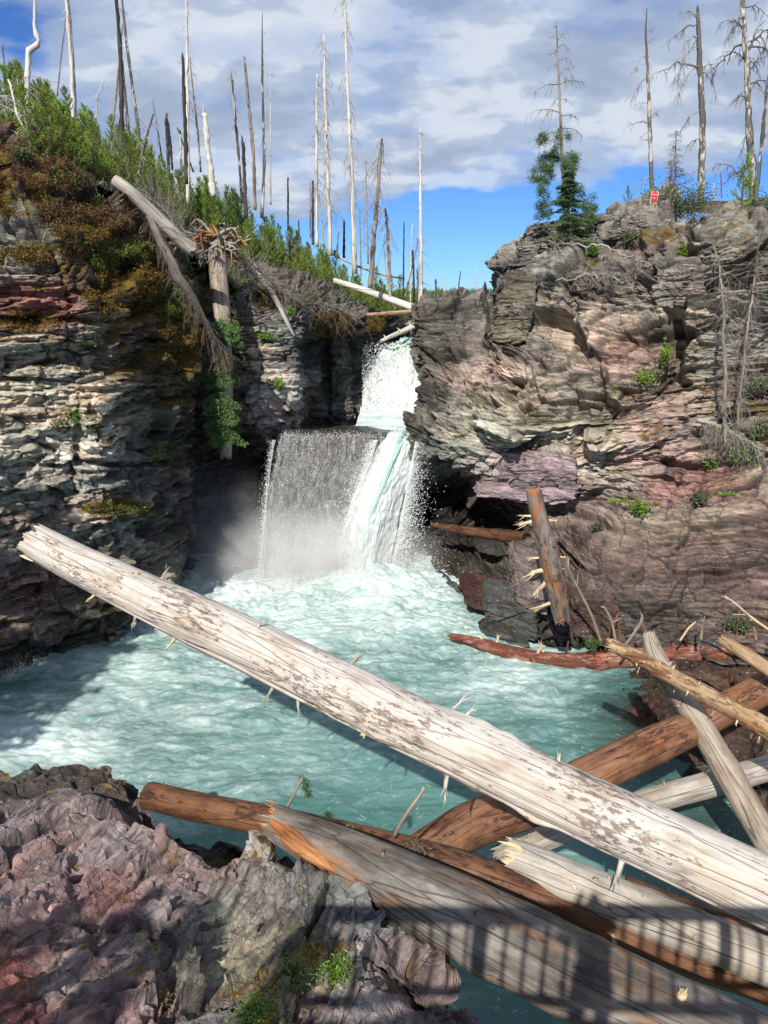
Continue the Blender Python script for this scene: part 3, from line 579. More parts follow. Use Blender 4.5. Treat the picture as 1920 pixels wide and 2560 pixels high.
rock_patch('wet_right_ledge', F3, 300, 260, M_R, bed=(-0.1,-0.2,1), seed=71, lowf=0.10, lam=.4, udir=(1,.2,0), sdir=(-.1,.7,.7), blocks=((1.4,.5,.10,.25),(.6,.2,.05,.4),(.25,.08,.02,.4)), anchors=[(1550,1780,.12,.05,.03),(1700,1700,.10,.06,.045),(1850,1750,.10,.055,.035),(1900,1900,.09,.06,.045),(1700,1850,.09,.045,.03)],
  wet=[(1600,1800,300,200,.8)], scales=((.6,.10,2.6),(.22,.06,3.0),(.08,.03,4),(.03,.01,5)))
tag(bpy.data.objects['wet_right_ledge'], kind='structure')
# ------------------------------------------------------------------ water
def mat_river():
    t = NT('river_water'); P = t.pos(); foam = t.attr('foam'); shal = t.attr('shallow')
    wv = t.n('ShaderNodeVectorMath', operation='ADD')
    nn = t.noise(t.map(P, (1, 1, 0.2)), 0.8, 4, 0.55, 0.0, 'Color'); sc = t.n('ShaderNodeVectorMath', operation='SCALE'); sc.inputs['Scale'].default_value = 1.3
    t.l(nn, sc.inputs[0]); t.l(P, wv.inputs[0]); t.l(sc.outputs[0], wv.inputs[1])
    W = wv.outputs[0]
    a = t.noise(t.map(W, (0.55, 1.5, 0.6)), 1.5, 9, 0.66, 0.5)
    b = t.noise(t.map(W, (0.8, 2.4, 1)), 4.5, 8, 0.7, 0.8)
    c0 = t.noise(t.map(P, (0.5, 1.0, 1)), 0.5, 3, 0.5)
    m = t.math('ADD', t.math('ADD', t.math('MULTIPLY', a, 0.55), t.math('MULTIPLY', b, 0.30)), t.math('MULTIPLY', c0, 0.15))
    m = t.math('ADD', m, t.math('MULTIPLY', t.math('SUBTRACT', foam, 0.5), 0.42))
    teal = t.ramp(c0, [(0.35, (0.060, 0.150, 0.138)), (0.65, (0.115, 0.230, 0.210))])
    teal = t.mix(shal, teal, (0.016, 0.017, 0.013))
    col = t.mix(t.ramp(m, [(0.40, 0.0), (0.50, 0.20), (0.60, 0.5), (0.74, 1.0)]), teal, (0.60, 0.69, 0.685))
    thin = t.vor(t.map(W, (0.7, 1.5, 1)), 2.2, 'DISTANCE_TO_EDGE')
    ln = t.math('MULTIPLY', t.ramp(thin, [(0.0, 1.0), (0.05, 0.0)]), t.ramp(b, [(0.52, 0.0), (0.66, 0.5)]))
    col = t.mix(ln, col, (0.62, 0.70, 0.68))
    r = t.ramp(m, [(0.45, 0.12), (0.62, 0.6)])
    h = t.math('ADD', t.math('MULTIPLY', a, 0.7), t.math('MULTIPLY', b, 0.6))
    return t.fin(col, r, t.bump(h, 0.26, 0.06), IOR=1.33, Specular_IOR_Level=0.5)
def mat_white(name, teal_amt=0.0):
    t = NT(name); P = t.pos()
    flow = t.attr('flow', True)
    a = t.noise(t.map(flow, (6, 1.1, 1)), 1.6, 8, 0.7, 0.6)
    b = t.noise(P, 5, 7, 0.7)
    tealm = t.attr('teal')
    col = t.ramp(a, [(0.28, (0.62, 0.72, 0.71)), (0.45, (0.80, 0.85, 0.85)), (0.6, (0.90, 0.92, 0.92))])
    tm = t.math('MULTIPLY', tealm, t.ramp(t.noise(t.map(flow, (5, 0.6, 1)), 2.2, 6, 0.6), [(0.35, 1.0), (0.62, 0.35)]))
    col = t.mix(tm, col, (0.22, 0.58, 0.50))
    h = t.math('ADD', a, t.math('MULTIPLY', b, 0.6))
    al = t.attr('dens')
    an = t.math('ADD', t.math('MULTIPLY', t.noise(t.map(flow, (8, 2.2, 1)), 3.5, 8, 0.75, 0.5), 1.0), t.math('SUBTRACT', al, 0.5))
    AL = t.ramp(an, [(0.42, 0.0), (0.56, 1.0)])
    m_ = t.fin(col, 0.6, t.bump(h, 0.5, 0.08), IOR=1.33, Specular_IOR_Level=0.2)
    tr = t.n('ShaderNodeBsdfTranslucent'); t.l(col, tr.inputs[0]); tp = t.n('ShaderNodeBsdfTransparent'); mx = t.n('ShaderNodeMixShader'); mx.inputs[0].default_value = 0.35
    t.l(t.b.outputs[0], mx.inputs[1]); t.l(tr.outputs[0], mx.inputs[2]); m2 = t.n('ShaderNodeMixShader'); t.l(AL, m2.inputs[0]); t.l(tp.outputs[0], m2.inputs[1]); t.l(mx.outputs[0], m2.inputs[2]); t.l(m2.outputs[0], t.out.inputs['Surface'])
    return m_
M_RIV = mat_river(); M_WH = mat_white('white_water')

# river surface: grid in x, y
nx, ny = 620, 760
xs = np.linspace(-13.5, 13, nx); tt = np.linspace(0, 1, ny); ys_ = 5.2+tt*22.3
X, Y = np.meshgrid(xs, ys_, indexing='ij')
P0 = np.stack([X, Y, X*0], -1)
dfall = np.sqrt((X+0.6)**2+(Y-23.6)**2)
turb = np.exp(-(dfall/7.5)**1.6)
# main current leaves towards the viewer's left
foam = 0.24+0.66*np.exp(-(dfall/6.6)**2)
foam += 0.42*np.exp(-((X+9.2-(Y-14)*0.25)/3.6)**2)*np.clip((Y-9)/3, 0, 1)*(0.6+0.6*fbm(P0*0.35, 3, 4))
foam += 0.25*np.exp(-((X+4.5)/4)**2)*np.exp(-((Y-14)/3.5)**2)
px_, py_ = proj_np(P0)
foam -= 0.16*np.exp(-(((px_-1050)/420)**2+((py_-1960)/140)**2))
foam -= 0.10*np.exp(-(((px_-560)/260)**2+((py_-1850)/60)**2))
foam += 0.55*np.exp(-(((px_-190)/150)**2+((py_-1650+(px_-190)*-0.0)/40)**2))*0.5
foam += 0.40*np.exp(-(((px_-120)/170)**2+((py_-1860)/40)**2))
foam += 0.30*np.exp(-(((px_-1350)/160)**2+((py_-1700)/90)**2))
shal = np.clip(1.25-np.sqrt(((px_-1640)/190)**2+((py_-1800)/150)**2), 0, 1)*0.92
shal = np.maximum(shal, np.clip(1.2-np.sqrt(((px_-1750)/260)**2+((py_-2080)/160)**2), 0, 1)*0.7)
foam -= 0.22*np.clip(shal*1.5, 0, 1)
foam = np.clip(foam+0.16*fbm(P0*np.array([.5, .9, 1])*0.9, 4, 8), 0, 1.15)
Q = P0*np.array([0.7, 1.25, 1]); wq = np.stack([fbm(Q*0.5, 2, 71), fbm(Q*0.5+5, 2, 72), Q[..., 2]], -1)*0.9
Hh = 0.08*fbm((Q+wq)*0.9, 3, 31) + (0.035+0.36*turb)*(1-np.abs(fbm((Q+wq)*1.3, 4, 33, 0.6))*2.2)*0.55 + (0.015+0.05*turb)*fbm(Q*6, 3, 35)
dch = np.sqrt((X+0.4)**2+((Y-22.6)*1.2)**2); Hh += 0.30*np.exp(-(dfall/3.0)**2)+0.45*np.exp(-(dch/1.5)**2)*(1+0.6*fbm(P0*2.2, 3, 15))
Hh += 0.22*np.clip(foam-0.5, 0, 1)*fbm(Q*3, 3, 41)
tag(mesh_np('river_water', np.stack([X, Y, Hh-0.12], -1).reshape(-1, 3), grid_faces(nx, ny)[:, ::-1], M_RIV, True, {'foam': foam.ravel(), 'shallow': shal.ravel()}), kind='structure')
# plunge pool between the two drops and the river above
def pool(name, x0, x1, y0, y1, z0, z1, n=120, foamv=0.9):
    X, Y = np.meshgrid(np.linspace(x0, x1, n), np.linspace(y0, y1, n), indexing='ij')
    P = np.stack([X, Y, X*0], -1)
    Z = z0+(z1-z0)*(Y-y0)/(y1-y0)+0.10*fbm(P*1.2, 4, 61)
    return tag(mesh_np(name, np.stack([X, Y, Z], -1).reshape(-1, 3), grid_faces(n, n)[:, ::-1], M_RIV, True, {'foam': np.full(n*n, foamv), 'shallow': np.zeros(n*n)}), kind='structure')

def sheet(rows, nu, nv):
    W = np.array(rows, float); W = at_np(W[..., 0], W[..., 1], W[..., 2])
    G = crom(W, nu); G = np.swapaxes(crom(np.swapaxes(G, 0, 1), nv), 0, 1)
    return G
def flowcoords(G):
    u = np.cumsum(np.r_[0, np.linalg.norm(np.diff(G[G.shape[0]//2], axis=0), axis=1)])
    U = np.broadcast_to(np.linspace(0, 1, G.shape[0])[:, None]*2.5, G.shape[:2]); V = np.broadcast_to(u[None, :], G.shape[:2])
    return np.stack([U, V, U*0], -1)
def fall_sheet(name, rows, nu, nv, mat, amp, seed, teal=None, dens=None, parent=None):
    G = sheet(rows, nu, nv); N = normals_grid(G)
    cd = np.array([0, 0, CAM_H])-G
    sg = np.sign(np.mean(np.sum(N*cd, -1))); N = N*sg
    fl = flowcoords(G); uu = np.linspace(0, 1, nu)[:, None]+np.zeros((1, nv)); vv = np.linspace(0, 1, nv)[None, :]+np.zeros((nu, 1))
    q = np.stack([fl[..., 0]*2.6, fl[..., 1]*0.7, fl[..., 0]*0], -1)
    D = amp*fbm(q*1.4, 4, seed, 0.6) + amp*0.6*fbm(G*2.6, 3, seed+4, 0.6) + amp*0.22*fbm(G*9, 2, seed+7)
    G = G+N*D[..., None]
    tl = teal(uu, vv) if teal else np.zeros_like(uu); de = dens(uu, vv) if dens else np.ones_like(uu)
    f = grid_faces(nu, nv)
    if sg > 0: f = f[:, ::-1]
    return mesh_np(name, G.reshape(-1, 3), f, mat, True, {'flow': fl.reshape(-1, 3), 'teal': tl.ravel(), 'dens': de.ravel()}, parent)

# --- lower drop: rock lip, thin curtain, main chute
t = NT('wet_lip_rock'); P = t.pos()
c = t.ramp(t.noise(t.map(P, (3, 3, 0.7)), 1.5, 7, 0.65), [(0.3, (0.012,0.012,0.010)), (0.5, (0.035,0.033,0.026)), (0.7, (0.075,0.068,0.048))])
M_LIP = t.fin(c, 0.22, t.bump(t.noise(t.map(P, (6, 6, 1.2)), 2.0, 6, 0.65), 0.8, 0.06))
lipx = [668, 680, 694, 720, 780, 860, 930, 985, 1010, 1022]
def bxf(x): return x-44*np.clip(1-(x-694)/260, 0, 1)
lip_rows = []
for i, x in enumerate(lipx):
    yt = 1078 + (8 if x < 700 else 0) - (6 if 780 < x < 960 else 0) + max(0, x-975)*0.30
    bx = bxf(x); df = 25.2
    if x < 675: df += 2.6
    elif x < 690: df += 1.0
    if x > 1015: df += 3
    lip_rows.append([(x, yt-6, max(30.5, df+3)), (x, yt-4, max(27.2, df+1)), (x, yt, df+0.5), (x, yt+12, df), (x-4*(x < 720), yt+50, df-0.2), (bx+18*(x < 780), 1200, df-0.55), (bx+4, 1330, df-0.95), (bx, 1450, df-1.3), (bx, 1560, df-1.5)])
G = sheet(lip_rows, 260, 320); N = normals_grid(G); sg = np.sign(np.mean(np.sum(N*(np.array([0, 0, CAM_H])-G), -1)))
G = G+N*sg*(0.10*fbm(G*np.array([1.6, 1.6, .7]), 4, 91))[..., None]
f = grid_faces(260, 320)
waterfall = empty('waterfall', at(860, 1440, 23.5)); tag(waterfall, 'two-tier white waterfall dropping between the cliffs into the teal pool', 'waterfall')
tag(mesh_np('rock_lip', G.reshape(-1, 3), f[:, ::-1] if sg > 0 else f, M_LIP), kind='structure')
LIPG = G
# curtain: a net of thin strands and drops; water where the mask says, nothing between
def mat_curtain():
    t = NT('curtain_water'); P = t.pos(); fl = t.attr('flow', True); vv = t.attr('vv'); edge = t.attr('edge')
    st = t.noise(t.map(fl, (34, 0.7, 1)), 1.0, 6, 0.7, 0.5)
    st2 = t.noise(t.map(fl, (70, 3.2, 1)), 1.0, 4, 0.7, 0.4)
    wp = t.n('ShaderNodeVectorMath', operation='ADD'); sc = t.n('ShaderNodeVectorMath', operation='SCALE'); sc.inputs['Scale'].default_value = 0.16
    t.l(t.noise(fl, 4.0, 3, 0.6, 0, 'Color'), sc.inputs[0]); t.l(fl, wp.inputs[0]); t.l(sc.outputs[0], wp.inputs[1])
    net = t.vor(t.map(wp.outputs[0], (17, 8, 1)), 1.5, 'DISTANCE_TO_EDGE')
    netb = t.vor(t.map(wp.outputs[0], (34, 15, 1), loc=(3, 1, 0)), 1.2, 'DISTANCE_TO_EDGE')
    streak = t.math('MULTIPLY', t.ramp(st, [(0.50, 0.0), (0.64, 1.0)]), t.ramp(st2, [(0.36, 0.1), (0.58, 1.0)]))
    netm = t.math('MAXIMUM', t.ramp(net, [(0.02, 0.65), (0.10, 0.0)]), t.math('MULTIPLY', t.ramp(netb, [(0.02, 0.6), (0.08, 0.0)]), 0.8))
    a = t.math('MAXIMUM', t.math('MULTIPLY', streak, t.ramp(vv, [(0.3, 1.0), (1.0, 0.55)])), t.math('MULTIPLY', netm, t.math('MULTIPLY', t.ramp(vv, [(0.30, 0.0), (0.65, 1.0)]), t.ramp(t.noise(t.map(fl, (7, 2, 1)), 1.3, 4, 0.6), [(0.35, 0.15), (0.6, 1.0)]))))
    a = t.math('MULTIPLY', a, t.ramp(vv, [(0.03, 0.0), (0.12, 0.35), (0.5, 0.5), (0.85, 0.85)]))
    base = t.ramp(vv, [(0.0, 0.0), (0.4, 0.03), (0.7, 0.16), (0.92, 0.8)])
    a = t.math('MAXIMUM', a, t.math('MULTIPLY', base, t.ramp(t.noise(t.map(fl, (14, 2, 1)), 2, 6, 0.7), [(0.3, 0.4), (0.65, 1.0)])))
    a = t.math('ADD', a, edge, clamp=True)
    t.l(a, t.b.inputs['Alpha'])
    return t.fin((0.80, 0.84, 0.83), 0.25, t.bump(t.math('ADD', st, netm), 0.6, 0.05), IOR=1.33)
M_CUR = mat_curtain()
nu, nv = 200, 220
rows = []
for x in (699, 716, 750, 800, 860, 930, 985):
    bx = bxf(x)-4; df = 24.95+(0.9 if x < 690 else 0); yt = 1078+(6 if x < 710 else 0)+max(0, x-975)*0.30; e = 1 if x < 800 else 0
    rows.append([(x, yt+2, df+0.3), (x-2*e, yt+14, df-0.10), (x-7*e, yt+60, df-0.45), (bx+20*e, 1210, df-0.9), (bx+6*e, 1330, df-1.35), (bx, 1460, df-1.7)])
G = sheet(rows, nu, nv); N = normals_grid(G); sg = np.sign(np.mean(np.sum(N*(np.array([0, 0, CAM_H])-G), -1)))
fl = flowcoords(G); G = G+N*sg*(0.05*fbm(np.stack([fl[..., 0]*6, fl[..., 1]*.8, fl[..., 0]*0], -1), 3, 17))[..., None]
uu = np.linspace(0, 1, nu)[:, None]+np.zeros((1, nv)); vv = np.linspace(0, 1, nv)[None, :]+np.zeros((nu, 1))
edge = np.exp(-((uu-0.06)/0.16)**2)*0.34*(0.45+0.55*vnoise(np.stack([uu*60, vv*30, uu*0], -1), 3))*np.clip(vv*6, 0, 1)
f = grid_faces(nu, nv)
mesh_np('curtain', G.reshape(-1, 3), f[:, ::-1] if sg > 0 else f, M_CUR, True, {'flow': fl.reshape(-1, 3), 'vv': vv.ravel(), 'edge': edge.ravel()}, waterfall)['label'] = 'thin veil of drops over the dark lip'
CURG = G
# main chute: curls out of the slot, falls and fans out
ch = [
 [(1030,1040,29.0),(1000,1066,26.4),(975,1085,25.2),(952,1110,24.4),(920,1170,24.0),(885,1240,23.7),(860,1320,23.45),(845,1390,23.2),(835,1470,22.9)],
 [(1040,1042,29.0),(1018,1064,26.4),(996,1082,25.0),(975,1108,24.0),(945,1170,23.5),(915,1240,23.1),(885,1320,22.8),(868,1400,22.6),(860,1475,22.4)],
 [(1050,1044,29.0),(1034,1066,26.4),(1014,1084,24.9),(995,1108,23.8),(970,1170,23.2),(940,1240,22.8),(918,1320,22.5),(905,1400,22.3),(895,1480,22.1)],
 [(1060,1046,29.0),(1050,1068,26.4),(1034,1086,25.0),(1016,1110,24.0),(998,1170,23.4),(975,1240,23.0),(955,1320,22.8),(942,1400,22.6),(930,1480,22.4)],
 [(1070,1048,29.0),(1064,1072,26.4),(1056,1094,25.2),(1046,1120,24.4),(1032,1180,23.9),(1016,1240,23.6),(1000,1320,23.4),(990,1400,23.2),(984,1470,22.9)],
]
fall_sheet('main_chute', ch, 220, 360, M_WH, 0.11, 101, parent=waterfall,
  teal=lambda u, v: np.clip(np.exp(-((u-0.50+0.05*np.sin(v*9))/(0.10+0.03*v))**2)*1.15*np.clip(1.25-v*1.15, 0, 1)+0.9*np.clip(1-v/0.22, 0, 1), 0, 1),
  dens=lambda u, v: 0.62+0.7*np.minimum(1, np.minimum(u, 1-u)*7)-0.50*np.clip((u-0.62)/0.38, 0, 1)*np.clip(v*2-0.3, 0, 1))['label'] = 'thick white jet with a teal core'
up = [
 [(930,868,34.5),(918,890,32.6),(912,930,31.7),(905,980,31.3),(900,1030,31.0),(885,1064,30.6),(860,1072,29.6)],
 [(965,856,34.5),(950,874,32.4),(942,920,31.4),(936,975,31.0),(930,1028,30.7),(920,1064,30.2),(905,1074,29.0)],
 [(1000,850,34.5),(990,868,32.2),(985,912,31.0),(982,970,30.6),(978,1025,30.2),(972,1062,29.8),(965,1074,28.6)],
 [(1025,842,34.5),(1022,858,32.0),(1020,900,30.8),(1020,960,30.3),(1020,1020,29.9),(1018,1060,29.5),(1010,1074,28.2)],
 [(1052,838,34.5),(1058,854,32.0),(1060,900,30.8),(1065,960,30.4),(1070,1020,30.0),(1074,1060,29.6),(1074,1076,28.4)],
]
fall_sheet('upper_drop', up, 180, 220, M_WH, 0.22, 131, parent=waterfall,
  teal=lambda u, v: np.clip(0.95*np.exp(-((v-0.12)/0.10)**2)*np.clip((u-0.25)*2.2, 0, 1), 0, 1),
  dens=lambda u, v: 0.75+0.6*np.minimum(1, np.minimum(u+0.03, 1-u+0.1)*8))['label'] = 'broad white upper drop'
p_a = at(900, 1072, 29.5)
pool('plunge_pool_water', -1.0, 3.4, 25.9, 32.5, at(980, 1074, 26)[2]-0.10, at(980, 1074, 26)[2]+0.02, 140, 1.0)
p_b = at(1000, 850, 34)
pool('upper_river_water', -0.9, 3.8, 33.6, 60, p_b[2]-0.12, p_b[2]+0.25, 90, 0.45)

# spray: loose drops around the chutes, the curtain foot and the wild parts of the pool
t = NT('spray_drops'); M_DROP = t.fin((0.86, 0.89, 0.89), 0.25, IOR=1.33)
def drops(name, pts, rad, parent=None):
    base = np.array([[1,0,0],[-1,0,0],[0,1,0],[0,-1,0],[0,0,1.4],[0,0,-1.4]], float)
    tri = np.array([[4,0,2],[4,2,1],[4,1,3],[4,3,0],[5,2,0],[5,1,2],[5,3,1],[5,0,3]])
    n = len(pts); V = (pts[:, None, :]+base[None]*rad[:, None, None]).reshape(-1, 3)
    Fc = (tri[None]+np.arange(n)[:, None, None]*6).reshape(-1, 3)
    o = mesh_np(name, V, Fc, M_DROP, True, parent=parent); o['kind'] = 'stuff'; return o
def px_pts(n, poly_fn, seed):
    r = np.random.default_rng(seed); return poly_fn(n, r)
r = np.random.default_rng(5); L = []; R_ = []
n = 15000     # right fringe of the chute
v = r.random(n)**0.8; off = r.gamma(1.1, 20, n)-8; px = 1040-60*v+off*(0.25+0.9*v); py = 1105+v*350; d = 23.9-0.9*v+r.normal(0, .25, n)
L.append(at_np(px, py, d)); R_.append(0.006+0.012*r.random(n)**3)
n = 6000     # left edge of the chute
v = r.random(n); px = 945-120*v-r.gamma(1.5, 7, n); py = 1100+v*350; d = 23.9-0.9*v+r.normal(0, .15, n)
L.append(at_np(px, py, d)); R_.append(0.006+0.010*r.random(n)**3)
n = 3600     # curtain: bright beads
iu = r.integers(2, 198, n); iv = (8+r.random(n)*205).astype(int); L.append(CURG[iu, iv]+r.normal(0, .05, (n, 3))); R_.append((0.004+0.010*r.random(n)**2.5))
n = 2200     # left fringe of curtain
v = r.random(n); px = 690-40*v**0.7-r.gamma(1.4, 4, n); py = 1100+v*345; L.append(at_np(px, py, 23.9-1.1*v+r.normal(0, .15, n))); R_.append(0.005+0.012*r.random(n)**3)
n = 5000     # upper drop
px = 905+r.random(n)*160; v = r.random(n); py = 860+v*205+r.normal(0, 3, n); L.append(at_np(px, py, 31.6-1.2*v+r.normal(0, .2, n)-.3)); R_.append(0.010+0.018*r.random(n)**3)
drops('spray', np.concatenate(L), np.concatenate(R_), waterfall)
n = 15000
a = r.random(n)*2*np.pi; q = np.abs(r.normal(0, 1, n)); px = 830+np.cos(a)*q*150; py = 1440+np.sin(a)*q*26; d0 = wd(py); P = at_np(px, py, d0); P[:, 2] += np.abs(r.gamma(1.3, 0.22, n))
L = [P]; R_ = [0.006+0.013*r.random(n)**3]
n = 2500     # wavelets breaking along the left wall and the right bank
s = r.random(n); seg = r.random(n) < 0.7
px = np.where(seg, 20+s*430, 1120+s*300); py = np.where(seg, 1690-s*215, 1478+s*135); P = at_np(px, py, wd(py)); P[:, 2] += r.gamma(1.2, 0.07, n); P[:, :2] += r.normal(0, .12, (n, 2))
L.append(P); R_.append(0.005+0.009*r.random(n)**3)
o = drops('pool_spray', np.concatenate(L), np.concatenate(R_)); tag(o, 'loose white spray over the foaming foot of the falls', 'spray')

# mist at the foot of the falls
def mist(name, c, rad, dens):
    bpy_me = bpy.data.meshes.new(name)
    import bmesh
    bm = bmesh.new(); bmesh.ops.create_icosphere(bm, subdivisions=3, radius=1.0)
    for v in bm.verts: v.co = Vector((v.co.x*rad[0], v.co.y*rad[1], v.co.z*rad[2]))
    bm.to_mesh(bpy_me); bm.free()
    t = NT(name); t.t.nodes.remove(t.b)
    vol = t.n('ShaderNodeVolumePrincipled'); t.l(vol.outputs[0], t.out.inputs['Volume'])
    vol.inputs['Color'].default_value = (0.97, 0.98, 1.0, 1); vol.inputs['Anisotropy'].default_value = -0.35
    O = t.map(t.obj(), (1/rad[0], 1/rad[1], 1/rad[2]))
    ln = t.n('ShaderNodeVectorMath', operation='LENGTH'); t.l(O, ln.inputs[0])
    fall = t.math('POWER', t.math('SUBTRACT', 1.0, ln.outputs['Value'], clamp=True), 1.5)
    nz = t.ramp(t.noise(t.obj(), 0.8, 3, 0.5), [(0.35, 0.25), (0.65, 1.0)])
    t.l(t.math('MULTIPLY', t.math('MULTIPLY', fall, nz), dens), vol.inputs['Density'])
    bpy_me.materials.append(t.m); o = bpy.data.objects.new(name, bpy_me); o.location = c; COL.objects.link(o)
    o['kind'] = 'stuff'; return o
tag(mist('mist', at(790, 1400, 23.2), (4.6, 2.4, 2.1), 1.5), 'white mist hanging at the foot of the lower falls', 'mist')
tag(mist('mist', at(560, 1330, 23.6), (2.6, 1.5, 2.8), 0.35), 'thin grey mist drifting in front of the dark cave left of the falls', 'mist')
# ------------------------------------------------------------------ tubes, wood, logs
class MB:
    def __init__(s): s.V = []; s.Q = []; s.T = []; s.n = 0; s.A = {}
    def add(s, V, Q=None, T=None, **attrs):
        V = np.asarray(V, float).reshape(-1, 3)
        if Q is not None and len(Q): s.Q.append(np.asarray(Q)+s.n)
        if T is not None and len(T): s.T.append(np.asarray(T)+s.n)
        s.V.append(V); s.n += len(V)
        for k, a in attrs.items(): s.A.setdefault(k, []).append(np.asarray(a, float))
    def tube(s, pts, rad, sides=5, cap=True, gc0=0.0, **attrs):
        pts = np.asarray(pts, float); rad = np.asarray(rad, float); n = len(pts)
        T = np.gradient(pts, axis=0); T /= np.linalg.norm(T, axis=1, keepdims=True)+1e-9
        a = np.array([0, 0, 1.0]) if abs(T[0, 2]) < 0.9 else np.array([1.0, 0, 0])
        U = np.zeros_like(T); W = np.zeros_like(T)
        u = np.cross(T[0], a); u /= np.linalg.norm(u)
        for i in range(n):
            u = u-T[i]*np.dot(u, T[i]); u /= np.linalg.norm(u)+1e-9; U[i] = u; W[i] = np.cross(T[i], u)
        th = np.linspace(0, 2*np.pi, sides, endpoint=False)
        R = np.cos(th)[None, :, None]*U[:, None]+np.sin(th)[None, :, None]*W[:, None]
        V = pts[:, None]+R*rad[:, None, None]
        L = np.r_[0, np.cumsum(np.linalg.norm(np.diff(pts, axis=0), axis=1))]+gc0
        gc = np.stack([np.cos(th)[None]*rad[:, None], np.sin(th)[None]*rad[:, None], L[:, None]+0*th[None]], -1).reshape(-1, 3)
        Q = grid_faces(n, sides, True)
        V = V.reshape(-1, 3); T3 = None
        if cap:
            k = len(V); V = np.concatenate([V, pts[[0, -1]]]); gc = np.concatenate([gc, [[0, 0, L[0]], [0, 0, L[-1]]]])
            i = np.arange(sides); T3 = np.concatenate([np.stack([i*0+k, (i+1) % sides, i], -1), np.stack([i*0+k+1, (n-1)*sides+i, (n-1)*sides+(i+1) % sides], -1)])
        ex = {k: np.full(len(V), v) for k, v in attrs.items()}
        s.add(V, Q, T3, gc=gc, **ex)
    def blades(s, P, D, ln, wd_, nrm=None):
        """flat tapered blades: one quad each (base point P, direction D, length, width)"""
        P = np.asarray(P, float); D = np.asarray(D, float); n = len(P)
        r = np.random.default_rng(n+s.n); A = r.normal(0, 1, (n, 3)) if nrm is None else nrm
        S = np.cross(D, A); S /= np.linalg.norm(S, axis=1, keepdims=True)+1e-9
        ln = np.broadcast_to(ln, n)[:, None]; w = np.broadcast_to(wd_, n)[:, None]
        V = np.stack([P, P+D*ln*0.45+S*w, P+D*ln, P+D*ln*0.45-S*w], 1).reshape(-1, 3)
        i = np.arange(n)[:, None]*4; s.add(V, i+np.array([[0, 1, 2, 3]]), gc=V*0)
    def build(s, name, mat, parent=None, smooth=True, extra=()):
        V = np.concatenate(s.V); F_ = []
        if s.Q: F_.append(np.concatenate(s.Q))
        if s.T: F_.append(np.concatenate(s.T))
        at_ = {k: np.concatenate(a) for k, a in s.A.items() if sum(len(x) for x in a) == len(V)}
        return mesh_np(name, V, F_, mat, smooth, at_, parent)

def mat_wood(name, stops, patch=(0.05, 0.04, 0.035), patch_amt=0.5, orange=(0.45, 0.2, 0.06), orange_amt=0.0, rough=0.8, char=0.0, gs=1.0, crack=0.6, spec=0.25, ps=1.0):
    t = NT(name); g = t.attr('gc', True); info = t.n('ShaderNodeObjectInfo')
    gv = t.n('ShaderNodeVectorMath', operation='ADD'); t.l(g, gv.inputs[0]); 
    rv = t.n('ShaderNodeVectorMath', operation='SCALE'); rv.inputs[0].default_value = (13, 7, 31); t.l(info.outputs['Random'], rv.inputs['Scale']); t.l(rv.outputs[0], gv.inputs[1])
    g = gv.outputs[0]
    grain = t.noise(t.map(g, (14*gs, 14*gs, 0.8*gs)), 1.6, 8, 0.68, 0.25)
    mott = t.noise(t.map(g, (3*gs, 3*gs, 1.2*gs)), 1.3, 6, 0.6)
    c = t.ramp(mott, stops)
    c = t.mix(0.9, c, t.ramp(grain, [(0.28, 0.50), (0.45, 0.92), (0.6, 1.12), (0.8, 1.35)]), 'MULTIPLY')
    om = t.ramp(t.noise(t.map(g, (3.2*gs, 3.2*gs, 0.8*gs), loc=(4, 2, 9)), 1.5, 6, 0.65), [(0.62-0.25*orange_amt, 0.0), (0.74-0.25*orange_amt, 1.0)])
    c = t.mix(t.math('MULTIPLY', om, min(1, orange_amt*1.6)), c, orange)
    pn = t.noise(t.map(g, (9*gs*ps, 9*gs*ps, 3.2*gs*ps), loc=(1, 5, 2)), 1.4, 7, 0.72)
    pl = t.noise(t.map(g, (1.4*gs, 1.4*gs, 0.6*gs), loc=(8, 5, 2)), 1.5, 3, 0.5)
    pm = t.ramp(t.math('ADD', t.math('MULTIPLY', pn, 0.65), t.math('MULTIPLY', pl, 0.35)), [(0.66-0.18*patch_amt, 0.0), (0.69-0.18*patch_amt, 1.0)])
    c = t.mix(t.math('MULTIPLY', pm, 0.85 if patch_amt > 0 else 0.0), c, t.mix(1.0, patch, t.ramp(grain, [(0.3, 0.6), (0.7, 1.5)]), 'MULTIPLY'))
    cr = t.vor(t.map(g, (5*gs, 5*gs, 0.22*gs)), 1.3, 'DISTANCE_TO_EDGE')
    crm = t.ramp(cr, [(0.0, 1.0), (0.022, 0.0)])
    c = t.mix(t.math('MULTIPLY', crm, crack), c, (0.03, 0.022, 0.018))
    if char: c = t.mix(t.math('MULTIPLY', t.ramp(t.noise(t.map(g, (2, 2, 0.5), loc=(9, 1, 1)), 1.2, 6, 0.65), [(0.5, 0.0), (0.56, 1.0)]), char), c, (0.018, 0.017, 0.017))
    h = t.math('SUBTRACT', t.math('ADD', grain, t.math('MULTIPLY', pm, 0.35)), t.math('MULTIPLY', crm, 1.0))
    return t.fin(c, rough, t.bump(h, 0.75, 0.018/gs), Specular_IOR_Level=spec)
W_PALE = mat_wood('weathered_pale_wood', [(0.3, (0.33,0.27,0.22)), (0.45, (0.46,0.41,0.36)), (0.6, (0.53,0.495,0.455)), (0.75, (0.40,0.355,0.315))], patch=(0.17,0.12,0.095), patch_amt=0.62, orange=(0.50,0.33,0.18), orange_amt=0.26, crack=0.4, ps=1.7)
